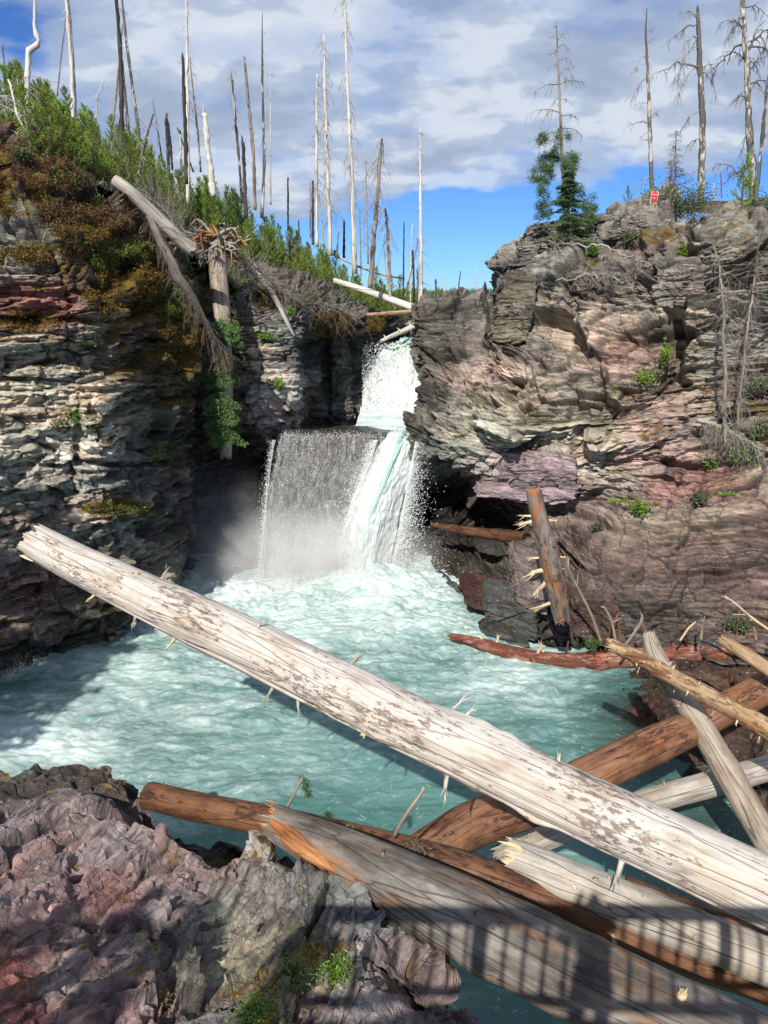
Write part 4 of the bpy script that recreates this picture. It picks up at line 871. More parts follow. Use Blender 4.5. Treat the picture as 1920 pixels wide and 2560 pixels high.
W_SILVER = mat_wood('silver_grey_wood', [(0.3, (0.22,0.18,0.14)), (0.45, (0.33,0.295,0.255)), (0.6, (0.43,0.40,0.36)), (0.75, (0.27,0.24,0.21))], patch=(0.10,0.09,0.085), patch_amt=0.15, orange=(0.42,0.27,0.14), orange_amt=0.2)
W_DARK = mat_wood('dark_weathered_wood', [(0.3, (0.06,0.05,0.042)), (0.45, (0.12,0.105,0.092)), (0.6, (0.225,0.205,0.185)), (0.75, (0.15,0.11,0.085))], patch=(0.05,0.045,0.04), patch_amt=0.3, orange=(0.28,0.125,0.05), orange_amt=0.42, char=0.4)
W_BROWN = mat_wood('grey_brown_wood', [(0.3, (0.16,0.12,0.09)), (0.45, (0.26,0.21,0.165)), (0.6, (0.35,0.30,0.25)), (0.75, (0.22,0.18,0.14))], patch=(0.08,0.06,0.045), patch_amt=0.3, orange=(0.36,0.2,0.08), orange_amt=0.2)
W_ORANGE = mat_wood('fresh_orange_wood', [(0.3, (0.085,0.035,0.018)), (0.45, (0.165,0.075,0.040)), (0.6, (0.24,0.125,0.075)), (0.75, (0.15,0.075,0.045))], patch=(0.05,0.025,0.016), patch_amt=0.6, orange=(0.33,0.13,0.045), orange_amt=0.35, gs=1.2)
W_REDBARK = mat_wood('peeling_red_bark', [(0.3, (0.10,0.035,0.022)), (0.45, (0.21,0.085,0.058)), (0.6, (0.30,0.17,0.135)), (0.75, (0.17,0.06,0.035))], patch=(0.09,0.028,0.018), patch_amt=0.9, orange=(0.34,0.075,0.025), orange_amt=0.35, gs=1.0, crack=0.3)
W_YELLOW = mat_wood('stripped_tan_wood', [(0.3, (0.19,0.115,0.06)), (0.45, (0.30,0.20,0.115)), (0.6, (0.40,0.30,0.20)), (0.75, (0.26,0.16,0.095))], patch=(0.13,0.05,0.025), patch_amt=0.75, orange=(0.48,0.26,0.09), orange_amt=0.3)
W_SPLIT = mat_wood('split_heartwood', [(0.3, (0.15,0.05,0.018)), (0.5, (0.29,0.12,0.045)), (0.7, (0.42,0.22,0.095))], patch_amt=0.2, patch=(0.12,0.04,0.015), orange=(0.5,0.16,0.04), orange_amt=0.4, gs=1.5, crack=0.2)
W_CREAM = mat_wood('cream_splinter_wood', [(0.3, (0.48,0.34,0.18)), (0.5, (0.60,0.48,0.31)), (0.7, (0.68,0.60,0.47))], patch_amt=0.1, patch=(0.2,0.1,0.05), gs=1.5, crack=0.2)
W_WHITE = mat_wood('bleached_snag_wood', [(0.3, (0.42,0.38,0.33)), (0.5, (0.58,0.55,0.50)), (0.7, (0.66,0.63,0.58))], patch=(0.06,0.045,0.035), patch_amt=0.25, gs=0.5, crack=0.3, orange=(0.4,0.24,0.14), orange_amt=0.1)
W_BIRCHY = mat_wood('half_barked_snag_wood', [(0.3, (0.34,0.29,0.24)), (0.5, (0.50,0.47,0.43)), (0.7, (0.58,0.55,0.51))], patch=(0.045,0.038,0.032), patch_amt=1.15, gs=0.5, crack=0.2)
W_BURNT = mat_wood('charred_snag_wood', [(0.3, (0.022,0.021,0.021)), (0.5, (0.045,0.042,0.040)), (0.7, (0.12,0.11,0.10))], patch=(0.01,0.01,0.01), patch_amt=0.4, gs=0.5, crack=0.2)
W_SNAGBR = mat_wood('brown_snag_wood', [(0.3, (0.14,0.10,0.075)), (0.5, (0.24,0.19,0.15)), (0.7, (0.36,0.31,0.26))], patch=(0.04,0.033,0.028), patch_amt=0.7, gs=0.5, crack=0.2)
W_TWIG = mat_wood('grey_twig_wood', [(0.3, (0.20,0.18,0.155)), (0.5, (0.30,0.275,0.25)), (0.7, (0.40,0.375,0.34))], patch_amt=0.0, gs=0.5, crack=0.0)
W_TWIGW = mat_wood('white_twig_wood', [(0.3, (0.40,0.38,0.35)), (0.5, (0.52,0.50,0.47)), (0.7, (0.6,0.58,0.55))], patch_amt=0.0, gs=0.5, crack=0.0)
W_TWIGD = mat_wood('dark_twig_wood', [(0.3, (0.07,0.06,0.05)), (0.5, (0.12,0.105,0.09)), (0.7, (0.18,0.16,0.14))], patch_amt=0.0, gs=0.5, crack=0.0)

W_STAND = mat_wood('dark_battered_wood', [(0.3, (0.07,0.045,0.035)), (0.45, (0.12,0.095,0.08)), (0.6, (0.20,0.175,0.155)), (0.75, (0.15,0.09,0.06))], patch=(0.045,0.03,0.025), patch_amt=0.7, orange=(0.28,0.11,0.045), orange_amt=0.5)
W_SHADEOR = mat_wood('shaded_dark_orange_wood', [(0.3, (0.045,0.020,0.012)), (0.45, (0.095,0.042,0.022)), (0.6, (0.16,0.075,0.038)), (0.75, (0.09,0.045,0.028))], patch=(0.03,0.016,0.011), patch_amt=0.6, orange=(0.22,0.085,0.03), orange_amt=0.18, rough=0.5, gs=1.2)  # darker copy of the orange wood: shade on these logs put into the colour
def resample(pts, rad, n):
    P = crom(np.asarray(pts, float), n*6); L = np.r_[0, np.cumsum(np.linalg.norm(np.diff(P, axis=0), axis=1))]
    R = np.interp(np.linspace(0, len(rad)-1, n*6), range(len(rad)), rad)
    s = np.linspace(0, L[-1], n)
    return np.stack([np.interp(s, L, P[:, k]) for k in range(3)], -1), np.interp(s, L, R), L[-1]
def splinters(mb, c, d, n, ln, w, spread=0.4, seed=0, base=0.03):
    r = np.random.default_rng(seed); d = np.array(d, float); d /= np.linalg.norm(d)
    for i in range(n):
        q = d+r.normal(0, spread, 3); q /= np.linalg.norm(q); p = np.array(c)+r.normal(0, base, 3)
        l = ln*(0.4+0.8*r.random()); ww = w*(0.5+r.random())
        mb.tube([p, p+q*l*0.5, p+q*l], [ww, ww*0.7, 0.001], 4, cap=False)
def make_log(name, spec, mat, label, cat='log', group=None, seed=1, end0='broken', end1='broken', endmat=None, stubs=(), sides=64, rings_per_m=28, knots=8, cracks=(), rough=0.05, sag=0.0, jag=0.5, stubmat=None, ext=()):
    """spec: (px, py, depth, width_px) along the log; end0/end1: broken | cut | taper | hidden"""
    r = np.random.default_rng(seed); endmat = endmat or mat; stubmat = stubmat or mat
    pts = [np.array(at(a, b, c)) for a, b, c, w in spec]; rad = [w*0.5*mpx(p) for p, (a, b, c, w) in zip(pts, spec)]
    if ext:          # the log runs on beyond the picture edge to rest on the bank
        L0 = sum(np.linalg.norm(pts[i+1]-pts[i]) for i in range(len(pts)-1)); ep = [np.array(at(a, b, c)) for a, b, c, w in ext]
        pts = pts+ep; rad = rad+[w*0.5*mpx(p) for p, (a, b, c, w) in zip(ep, ext)]; k_ = L0/sum(np.linalg.norm(pts[i+1]-pts[i]) for i in range(len(pts)-1))
        stubs = [(t_*k_, *q_) for t_, *q_ in stubs]; cracks = [(a, b, c, d, e*k_, f_ if f_ > 1 else f_*k_) for a, b, c, d, e, f_ in cracks]
    Ltot = sum(np.linalg.norm(pts[i+1]-pts[i]) for i in range(len(pts)-1)); n = int(min(420, max(24, Ltot*rings_per_m)))
    C, R, L = resample(pts, rad, n)
    T = np.gradient(C, axis=0); T /= np.linalg.norm(T, axis=1, keepdims=True)
    # frame: U points up, so theta = 0 is the top of the log
    Z = np.array([0, 0, 1.0]) if abs(T[n//2][2]) < 0.8 else np.array([0, -1.0, 0])
    U = Z[None]-T*(T@Z)[:, None]; U /= np.linalg.norm(U, axis=1, keepdims=True); W = np.cross(T, U)
    th = np.linspace(0, 2*np.pi, sides, endpoint=False); s = np.linspace(0, L, n)
    TH, S = np.meshgrid(th, s, indexing='xy'); RR = np.broadcast_to(R[:, None], TH.shape)
    cy = np.stack([np.cos(TH), np.sin(TH), S*0], -1)
    q = np.stack([cy[..., 0]*1.2, cy[..., 1]*1.2, S*0.9], -1)+seed*3.3
    f = 1+rough*1.2*fbm(q, 3, seed)+rough*0.55*fbm(q*np.array([5, 5, 0.7]), 2, seed+3)
    for k in range(knots):
        kt = r.random()*2*np.pi; ks = r.random()*L; ka = 0.07+0.09*r.random(); kw = 0.22+0.2*r.random(); kl = 0.10+0.12*r.random()
        dth = np.angle(np.exp(1j*(TH-kt))); f = f+ka*np.exp(-(dth/kw)**2-((S-ks)/kl)**2)
    for (ct, cslope, depth, wdt, s0_, s1_) in cracks:
        dth = np.angle(np.exp(1j*(TH-ct-cslope*S-0.12*vnoise(np.stack([S*1.3, S*0, S*0], -1), seed))))
        m = np.clip((S/L-s0_)*20, 0, 1)*np.clip((s1_-S/L)*20, 0, 1)
        f = f-depth*np.exp(-(dth/wdt)**2)*m
    RD = RR*f
    V = C[:, None]+RD[..., None]*(np.cos(TH)[..., None]*U[:, None]+np.sin(TH)[..., None]*W[:, None])
    gc = np.stack([np.cos(TH)*RD, np.sin(TH)*RD, S], -1)
    # jagged ends: each strand of the end runs on or stops short by its own length
    for e, kind in ((0, end0), (n-1, end1)):
        if kind == 'broken':
            sg = -1 if e == 0 else 1
            j = (ihash(np.floor(th*5).astype(int), np.zeros(sides, int), np.zeros(sides, int), seed+e)*1.1+0.5*vnoise(np.stack([th*2, th*0, th*0], -1), seed)+0.4*r.random(sides))*R[e]*jag
            kk = 5
            for q_ in range(kk):
                i = e-sg*q_; wgt = (1-q_/kk)**1.2
                V[i] += sg*T[e]*(j*wgt)[:, None]
    mb = MB(); mb.add(V, grid_faces(n, sides, True)[:, ::-1], gc=gc.reshape(-1, 3))
    root = empty(name, tuple(C[n//2]-np.array([0, 0, R[n//2]])))
    mb.build('trunk', mat, root)
    for e, kind in ((0, end0), (n-1, end1)):
        if kind == 'hidden': continue
        sg = -1 if e == 0 else 1
        mb = MB(); rings = []
        for k, (fr, dep) in enumerate([(1.0, 0), (0.86, -0.10), (0.6, -0.02), (0.3, -0.12), (0.02, -0.05)]):
            ring = C[e]+sg*T[e]*dep*R[e]*2*(1 if kind == 'broken' else 0.15)+(V[e]-C[e]-T[e]*((V[e]-C[e])@T[e])[:, None])*fr
            ring = ring + T[e]*(((V[e]-C[e])@T[e])*(0.98 if k == 0 else 0.4*fr*r.random(sides)))[:, None]
            rings.append(ring+(r.normal(0, 0.05*R[e], (sides, 3)) if (k and kind == 'broken') else 0))
        G = np.stack(rings, 0); mb.add(G, grid_faces(5, sides, True), gc=(G-C[e])@np.stack([U[e], W[e], T[e]], -1)*1.0)
        if kind == 'broken':
            for k in range(26):
                a = r.random()*6.28; rr = R[e]*(0.15+0.8*r.random()**0.6); p = C[e]+U[e]*np.cos(a)*rr+W[e]*np.sin(a)*rr-sg*T[e]*R[e]*0.3
                qd = sg*T[e]+r.normal(0, 0.10, 3); l = R[e]*(0.4+1.1*r.random()*jag*1.8); w = R[e]*(0.05+0.09*r.random())
                mb.tube([p, p+qd*l*0.6, p+qd*l*1.0], [w*1.3, w, w*0.12], 4, cap=False)
        o = mb.build('broken_end' if kind == 'broken' else 'cut_end', endmat, root, smooth=(kind != 'broken'))
    for (t_, ang, ln, rd, style) in stubs:
        i = int(np.clip(t_*(n-1), 1, n-2)); a = math.radians(ang); out = U[i]*np.cos(a)+W[i]*np.sin(a); p = C[i]+out*R[i]*0.8
        d = out+T[i]*r.normal(0, 0.3); d /= np.linalg.norm(d); l = ln; mb = MB()
        if style == 'twig':
            q1 = d+r.normal(0, 0.12, 3); mb.tube([p, p+d*l*.4, p+d*l*.4+q1*l*.35, p+d*l*.4+q1*l*.6], [rd, rd*.8, rd*.6, rd*.35], 6)
            mb.build('branch', W_ORANGE if 'red' in mat.name or 'orange' in mat.name else stubmat, root)
        else:
            mb.tube([p, p+d*(R[i]*0.25), p+d*(R[i]*0.25+l*0.6)], [rd*1.6, rd, rd*0.75], 7)
            splinters(mb, p+d*(R[i]*0.25+l*0.5), d, 6, l*0.7, rd*0.35, 0.25, seed+i, rd*0.4)
            mb.build('branch_stub', stubmat if style != 'cream' else W_CREAM, root)
    tag(root, label, cat, group)
    return root, (C, R, T, U, W)
JAM = 'drift logs jammed across the foot of the pool'
rs = np.random.default_rng(3)
def rstubs(n, lo, hi, rad, ang=None, style='stub', t0=0.02, t1=0.98, seed=0):
    r = np.random.default_rng(seed); return [(t0+(t1-t0)*r.random(), (ang[0]+(ang[1]-ang[0])*r.random()) if ang else r.random()*360, lo+(hi-lo)*r.random(), rad*(0.6+0.7*r.random()), style) for _ in range(n)]
# the great pale log across the picture
make_log('fallen_log', [(104,1362,10.6,88),(200,1412,10.1,96),(300,1460,9.7,106),(400,1508,9.4,116),(500,1555,9.1,128),(700,1650,8.6,134),(960,1778,7.9,142),(1200,1893,7.3,150),(1450,2012,6.8,158),(1700,2128,6.3,166),(1930,2236,5.9,172),(2200,2362,5.4,178)],
  W_PALE, 'huge bleached pale log with long cracks slanting across the whole pool', ext=[(2750,2618,4.55,205),(3600,3010,3.6,250)], group=None, seed=4, end1='hidden', endmat=W_CREAM, sides=110, rings_per_m=34, knots=26, rough=0.035, jag=0.55,
  cracks=[(2.0, 0.012, 0.20, 0.07, 0.12, 1.1), (1.35, 0.03, 0.05, 0.018, 0.03, 0.8), (0.75, 0.02, 0.05, 0.018, 0.2, 1.1), (1.6, 0.0, 0.05, 0.02, 0.35, 1.1), (1.0, -0.03, 0.045, 0.015, 0.5, 1.1)], stubmat=W_PALE,
  stubs=[(0.205, -38, .16, .022, 'stub'), (0.36, 5, .13, .022, 'stub'), (0.475, -30, .18, .025, 'stub'), (0.60, -34, .22, .022, 'stub'), (0.615, -28, .16, .02, 'stub'), (0.135, 135, .12, .02, 'cream'), (0.20, 138, .14, .03, 'stub'), (0.325, 70, .03, .03, 'stub'), (0.185, 10, .04, .03, 'cream'), (0.53, 80, .03, .03, 'cream'),
         (0.175, 40, .04, .028, 'cream'), (0.265, 140, .14, .022, 'cream'), (0.405, 142, .16, .022, 'stub'), (0.435, 140, .16, .022, 'stub'), (0.53, 120, .06, .03, 'cream'), (0.62, 138, .26, .028, 'stub'), (0.80, 140, .24, .035, 'stub'), (0.72, -20, .08, .02, 'stub')])
# loose splintered strip hanging along its lower edge
make_log('fallen_log', [(980,2190,7.9,112),(1080,2125,8.3,112),(1180,2062,8.8,112),(1340,2005,9.3,108),(1500,1928,9.9,98),(1640,1860,10.5,92),(1712,1828,10.8,84)], W_ORANGE,
  'smooth orange-brown log under the great pale log, running down to the left', group=JAM, seed=12, end0='hidden', end1='cut', endmat=W_ORANGE, sides=72, knots=5, rough=0.03)
make_log('fallen_log', [(1640,1862,12.2,86),(1780,1790,12.7,80),(1930,1712,13.2,76),(2100,1620,13.8,72)], W_ORANGE, 'reddish stripped log behind the crossed grey log at the right edge', ext=[(2400,1480,14.8,66),(2700,1360,15.6,60)], group=JAM, seed=13, end0='hidden', end1='hidden', sides=56, knots=5, rough=0.03)
make_log('fallen_log', [(1622,1590,12.4,34),(1640,1640,12.1,46),(1683,1712,11.6,50),(1730,1780,11.1,58),(1772,1850,10.7,62),(1830,1950,10.2,66),(1885,2045,9.8,68),(1960,2170,9.3,72)], W_BROWN,
  'knobbly grey-brown log standing steeply across the other logs at right', ext=[(2120,2420,8.5,85),(2300,2700,7.8,100)], group=JAM, seed=14, end1='hidden', sides=56, knots=14, rough=0.06, jag=0.3, stubs=rstubs(10, .02, .06, .02, seed=4))
make_log('fallen_log', [(1540,1618,11.6,30),(1600,1645,11.3,38),(1690,1697,10.9,42),(1790,1750,10.5,46),(1880,1800,10.1,50),(1990,1862,9.7,54)], W_YELLOW,
  'thin tan log bristling with splintered branch stubs, peeling bark', ext=[(2400,2060,8.6,62),(2800,2240,7.9,70)], group=JAM, seed=15, end1='hidden', sides=48, knots=10, rough=0.07, endmat=W_CREAM, jag=0.9, stubs=rstubs(26, .05, .12, .014, style='cream', seed=8))
make_log('fallen_log', [(1133,1592,18.4,16),(1190,1606,18.2,26),(1260,1628,17.9,36),(1340,1648,17.6,42),(1420,1655,17.4,46),(1500,1652,17.3,46),(1620,1640,17.2,46),(1760,1632,17.0,46),(1940,1628,16.8,44),(2050,1625,16.6,44)], W_REDBARK,
  'long red-barked log lying low along the right bank into the water', ext=[(2400,1610,16.0,44)], group=JAM, seed=16, end0='broken', end1='hidden', sides=48, rings_per_m=18, knots=16, rough=0.09, jag=1.2, endmat=W_REDBARK,
  stubs=[(0.33,128,.9,.035,'twig'),(0.37,130,1.1,.045,'twig'),(0.42,128,1.3,.04,'twig'),(0.25,10,.25,.03,'cream'),(0.27,-10,.25,.03,'cream'),(0.33,5,.5,.04,'twig'),(0.09,0,.2,.03,'cream'),(0.05,-30,.2,.03,'cream'),(0.13,-10,.2,.03,'cream'),
         (0.44,8,1.4,.045,'twig'),(0.50,-8,1.0,.035,'twig'),(0.57,5,.8,.03,'twig'),(0.66,10,1.0,.03,'twig'),(0.79,0,.9,.03,'twig')]+rstubs(14, .06, .16, .025, seed=21))
make_log('fallen_log', [(1806,1600,13.4,26),(1860,1634,13.0,32),(1930,1680,12.6,34),(2020,1735,12.2,36)], W_YELLOW, 'short tan log poking in from the right edge above the crossing', ext=[(2300,1890,11.2,40),(2700,2080,10.4,44)], group=JAM, seed=17, end1='hidden', sides=40, knots=5, rough=0.05, jag=0.2, endmat=W_CREAM)
make_log('fallen_log', [(1260,2140,9.2,60),(1400,2082,9.6,58),(1600,2010,10.2,60),(1760,1965,10.7,62),(1940,1915,11.2,62),(2100,1870,11.8,60)], W_SILVER, 'pale grey log low over the water beneath the great log at right', ext=[(2500,1760,12.4,60),(2800,1690,13.0,58)], group=JAM, seed=18, end0='broken', end1='hidden', sides=56, knots=8, rough=0.045, stubs=rstubs(5, .05, .1, .02, seed=5))
make_log('fallen_log', [(372,1988,8.6,66),(480,2014,8.3,70),(600,2038,8.0,72),(700,2058,7.8,76),(860,2092,7.5,74),(1020,2128,7.2,72),(1180,2178,6.9,80),(1330,2240,6.7,84),(1480,2300,6.5,84),(1700,2390,6.2,84),(1950,2480,5.9,84)], W_SHADEOR,
  'shaded dark orange log running behind the thick grey log at the bottom', ext=[(2600,2760,5.0,90),(3400,3100,4.1,100)], group=JAM, seed=19, end0='hidden', end1='hidden', sides=64, knots=8, rough=0.05, stubs=rstubs(10, .04, .12, .008, (-60, 60), seed=9))
make_log('fallen_log', [(1560,2215,7.2,50),(1680,2262,7.0,56),(1800,2305,6.8,60),(1960,2365,6.5,64)], W_SHADEOR, 'orange log wedged between the pale log and the grey log at the right edge', ext=[(2500,2590,5.7,75),(3300,2920,4.6,90)], group=JAM, seed=20, end0='hidden', end1='hidden', sides=48, knots=5, rough=0.05)
make_log('fallen_log', [(700,2062,7.0,84),(780,2100,6.8,112),(870,2140,6.6,124),(960,2190,6.4,150),(1100,2262,6.1,178),(1250,2340,5.75,196),(1420,2428,5.4,206),(1600,2515,5.1,212),(1850,2630,4.7,218),(2050,2720,4.4,220)], W_DARK,
  'thick dark grey log with an orange split end, striped by railing shadows', ext=[(2700,3010,3.7,250),(3400,3330,3.1,280)], group=JAM, seed=22, end1='hidden', endmat=W_SPLIT, sides=110, rings_per_m=36, knots=18, rough=0.05, jag=0.8,
  cracks=[(-1.0, 0.05, 0.05, 0.02, 0.1, 1.0), (-0.4, 0.0, 0.05, 0.02, 0.3, 1.0), (-1.6, -0.03, 0.06, 0.03, 0.2, 0.8)], stubs=[(0.62,60,.03,.02,'stub'),(0.8,10,.10,.04,'cream'),(0.45,30,.03,.02,'stub'),(0.25,10,.06,.02,'stub')])
make_log('fallen_log', [(1302,2152,7.0,92),(1400,2190,6.8,98),(1500,2232,6.6,102),(1620,2282,6.4,106),(1760,2340,6.1,108),(1940,2412,5.8,112),(2100,2475,5.5,114)], W_SILVER,
  'silvery log with a cream splintered end beside the great pale log', ext=[(2700,2720,4.7,135),(3500,3060,3.8,160)], group=JAM, seed=23, end1='hidden', endmat=W_CREAM, sides=90, rings_per_m=34, knots=20, rough=0.055, jag=0.6,
  stubs=[(0.33,130,.48,.035,'stub'),(0.3,0,.05,.02,'stub'),(0.42,10,.05,.02,'stub'),(0.17,50,.03,.03,'cream'),(0.21,60,.03,.03,'cream'),(0.6,60,.05,.03,'stub'),(0.26,20,.04,.03,'stub')])
# split orange flank of the thick log
make_log('split_slab', [(692,2062,6.9,30),(735,2098,6.70,46),(780,2132,6.56,44),(830,2166,6.44,30),(870,2192,6.36,12)], W_SPLIT, 'bright orange splintered slab torn off the end of the thick grey log', 'broken wood', seed=25, sides=48, rings_per_m=60, rough=0.34, knots=14, jag=1.4)
# upright log leaning in front of the right wall
make_log('leaning_log', [(1336,1236,16.6,38),(1350,1300,16.5,44),(1368,1370,16.4,50),(1382,1430,16.4,54),(1396,1490,16.4,48),(1405,1545,16.4,36)], W_STAND, 'broken upright log full of snapped stubs leaning before the right wall', 'log', seed=26, sides=56, rings_per_m=40, knots=14, rough=0.07, endmat=W_SPLIT, jag=0.5,
  stubs=[(0.20,95,.35,.05,'cream'),(0.16,80,.25,.03,'cream'),(0.22,-95,.15,.04,'cream'),(0.48,90,.3,.03,'cream'),(0.58,80,.42,.06,'cream'),(0.68,85,.38,.06,'cream'),(0.86,88,.42,.05,'cream'),(0.5,-80,.12,.03,'cream'),(0.35,30,.08,.03,'stub'),(0.4,-30,.08,.03,'stub'),(0.6,-60,.1,.03,'stub')])
make_log('fallen_log', [(1085,1312,23.6,10),(1140,1322,23.0,20),(1220,1334,22.2,28),(1312,1345,21.0,30)], W_SHADEOR, 'thin orange-brown log lodged under the overhang beside the falls', 'log', seed=27, sides=24, rough=0.08)
# logs in the notch above the upper drop
NOT = 'logs bridging the notch above the falls'
make_log('bridging_log', [(838,702,33.0,13),(900,722,32.6,16),(980,750,32.0,17),(1054,777,31.4,19)], W_WHITE, 'straight white log slanting down into the notch above the falls', 'log', NOT, 28, sides=20, rough=0.02, knots=0)
make_log('bridging_log', [(858,790,31.8,7),(920,787,31.6,9),(990,782,31.5,11),(1050,777,31.6,12)], W_YELLOW, 'thin pinkish log lying almost level over the notch', 'log', NOT, 29, sides=14, rough=0.02, knots=0)
make_log('bridging_log', [(928,864,32.2,6),(975,842,31.6,10),(1015,824,31.0,13),(1042,812,30.7,12)], W_WHITE, 'pale knotted log propped just above the lip of the upper drop', 'log', NOT, 30, sides=16, rough=0.05, knots=10, stubs=rstubs(9, .06, .14, .03, seed=31))
make_log('fallen_log', [(285,450,21.8,26),(320,475,21.8,30),(370,522,22.0,33),(420,570,22.2,33),(455,605,22.4,32),(478,622,22.5,36)], W_SILVER, 'curved smooth grey log lying down the mossy slope at left', 'log', None, 31, end0='cut', sides=36, rough=0.03, knots=3, jag=0.3,
  stubs=[(0.93,-120,.35,.05,'stub'),(0.97,-90,.4,.06,'stub'),(0.88,-150,.35,.04,'stub')])
make_log('fallen_log', [(636,664,27.6,9),(660,705,26.9,13),(690,750,26.2,13),(722,815,25.7,10),(735,840,25.6,5)], W_TWIG, 'weathered grey log leaning over the edge of the pale middle block', 'log', None, 32, sides=18, rough=0.04)
# ------------------------------------------------------------------ living green
def mat_leaf(name, c0, c1, c2, rough=0.6, trans=0.25, sc=3.0):
    t = NT(name); P = t.pos(); info = t.n('ShaderNodeObjectInfo')
    c = t.ramp(t.noise(P, sc, 4, 0.7), [(0.3, c0), (0.5, c1), (0.7, c2)])
    hs = t.n('ShaderNodeHueSaturation'); t.l(c, hs.inputs['Color'])
    t.l(t.math('ADD', t.math('MULTIPLY', info.outputs['Random'], 0.035), 0.482), hs.inputs['Hue']); t.l(t.math('ADD', t.math('MULTIPLY', info.outputs['Random'], 0.5), 0.75), hs.inputs['Value'])
    t.b.inputs['Transmission Weight'].default_value = 0
    t.put(hs.outputs[0], t.b.inputs['Base Color']); t.b.inputs['Roughness'].default_value = rough
    tr = t.n('ShaderNodeBsdfTranslucent'); t.l(hs.outputs[0], tr.inputs[0]); mx = t.n('ShaderNodeMixShader'); mx.inputs[0].default_value = trans
    t.l(t.b.outputs[0], mx.inputs[1]); t.l(tr.outputs[0], mx.inputs[2]); t.l(mx.outputs[0], t.out.inputs['Surface'])
    return t.m
L_PINE = mat_leaf('young_pine_needles', (0.10,0.165,0.020), (0.20,0.285,0.035), (0.31,0.40,0.065))
L_FIR = mat_leaf('fir_needles', (0.035,0.075,0.022), (0.075,0.125,0.035), (0.13,0.18,0.05))
L_DRY = mat_leaf('rusty_dead_needles', (0.09,0.045,0.025), (0.15,0.085,0.045), (0.14,0.11,0.055))
L_BRIGHT = mat_leaf('bright_shrub_leaves', (0.09,0.17,0.02), (0.16,0.28,0.03), (0.24,0.36,0.06))
L_OLIVE = mat_leaf('olive_shrub_leaves', (0.05,0.07,0.03), (0.09,0.12,0.05), (0.14,0.17,0.08))
L_MOSS = mat_leaf('orange_moss', (0.07,0.035,0.008), (0.15,0.085,0.012), (0.20,0.15,0.03), sc=1.5)
L_MOSSG = mat_leaf('green_moss', (0.05,0.05,0.012), (0.10,0.12,0.02), (0.15,0.17,0.03), sc=1.5)
L_STRAW = mat_leaf('dry_grass', (0.16,0.11,0.06), (0.26,0.19,0.11), (0.14,0.16,0.05))

def conifer(name, H, spread, nb, mat, seed, needle=0.13, nw=0.014, per=34, up=0.5, z0=0.08, bare=0.0, twr=0.012):
    """returns crown and trunk objects (local coordinates, base at the origin)"""
    r = np.random.default_rng(seed); cm = MB(); tm = MB()
    zs = np.linspace(0, H, 9); wob = r.normal(0, 0.012*H, (9, 2)); wob[0] = 0
    tp = np.stack([wob[:, 0], wob[:, 1], zs], -1); tm.tube(tp, np.linspace(0.028*H**.7, 0.006, 9), 6)
    P = []; D = []; Ln = []
    for i in range(nb):
        q = (i+r.random())/nb; z = H*(z0+(1-z0)*q); a = r.random()*6.283; l = spread*H*(1-q)**0.75*(0.65+0.5*r.random())+0.05*H
        b = np.array([np.interp(z, zs, tp[:, 0]), np.interp(z, zs, tp[:, 1]), z])
        d = np.array([math.cos(a), math.sin(a), up*(0.3+q)]); d /= np.linalg.norm(d); cv = np.array([0, 0, 0.35*up])
        m = int(per*(0.4+l/(spread*H))); s = r.random(m)**0.75*l
        pp = b+d*s[:, None]+cv*(s[:, None]**2)/max(l, .01)
        P.append(pp); dd = d*0.75+cv*s[:, None]/max(l, .01)+r.normal(0, 0.5, (m, 3)); D.append(dd/np.linalg.norm(dd, axis=1, keepdims=True)); Ln.append(needle*(0.6+0.7*r.random(m)))
        if i % 2 == 0: tm.tube([b, b+d*l*.5+cv*l*.25, b+d*l+cv*l], [twr, twr*.7, twr*.3], 3, cap=False)
    m = int(per*1.2); z = H*(0.9+0.12*r.random(m)); P.append(np.stack([0*z, 0*z, z], -1)+tp[-1]*[1, 1, 0]); dd = r.normal(0, 0.4, (m, 3))+[0, 0, 1]; D.append(dd/np.linalg.norm(dd, axis=1, keepdims=True)); Ln.append(np.full(m, needle))
    cm.blades(np.concatenate(P), np.concatenate(D), np.concatenate(Ln), nw)
    return cm, tm
def place(root, parts):
    for o in parts: o.parent = root
def copy_tree(root, loc, rz=0, sc=1.0):
    r = root.copy(); COL.objects.link(r); r.location = loc; r.rotation_euler = (0, 0, rz); r.scale = (sc,)*3
    for ch in root.children:
        c = ch.copy(); COL.objects.link(c); c.parent = r
    return r
protos = []
for k in range(6):
    cm, tm = conifer('young_pine', 2.0, 0.24+0.03*(k % 3), 40, L_PINE, 100+k, needle=0.105, nw=0.009, per=48, up=1.0)
    root = empty('young_pine'); a = cm.build('crown', L_PINE); b = tm.build('trunk', W_TWIGD); place(root, [a, b]); protos.append(root)
PL = ['young green pine in the dense thicket on the sunlit left hillside', 'pine']
PG = 'young pines crowding the left hillside'
G, _, px, py = SURF['hillside']; nu_, nv_ = px.shape
r = np.random.default_rng(42); cand = []
def hill_u(x):   # nearest grid column for a photo x along the ridge
    return int(np.argmin(np.abs(px[:, nv_*2//3]-x)))
spots = []
for i in range(298):
    x = -60+r.random()**0.9*1090; u = hill_u(x)
    v0 = 0.04 if x < 470 else (0.30 if x < 800 else 0.35)
    v = v0+r.random()*(0.72-v0); j = int(v*(nv_-1)); spots.append((u+int(r.integers(-2, 3)), j, x))
used = [False]*6; n_p = 0
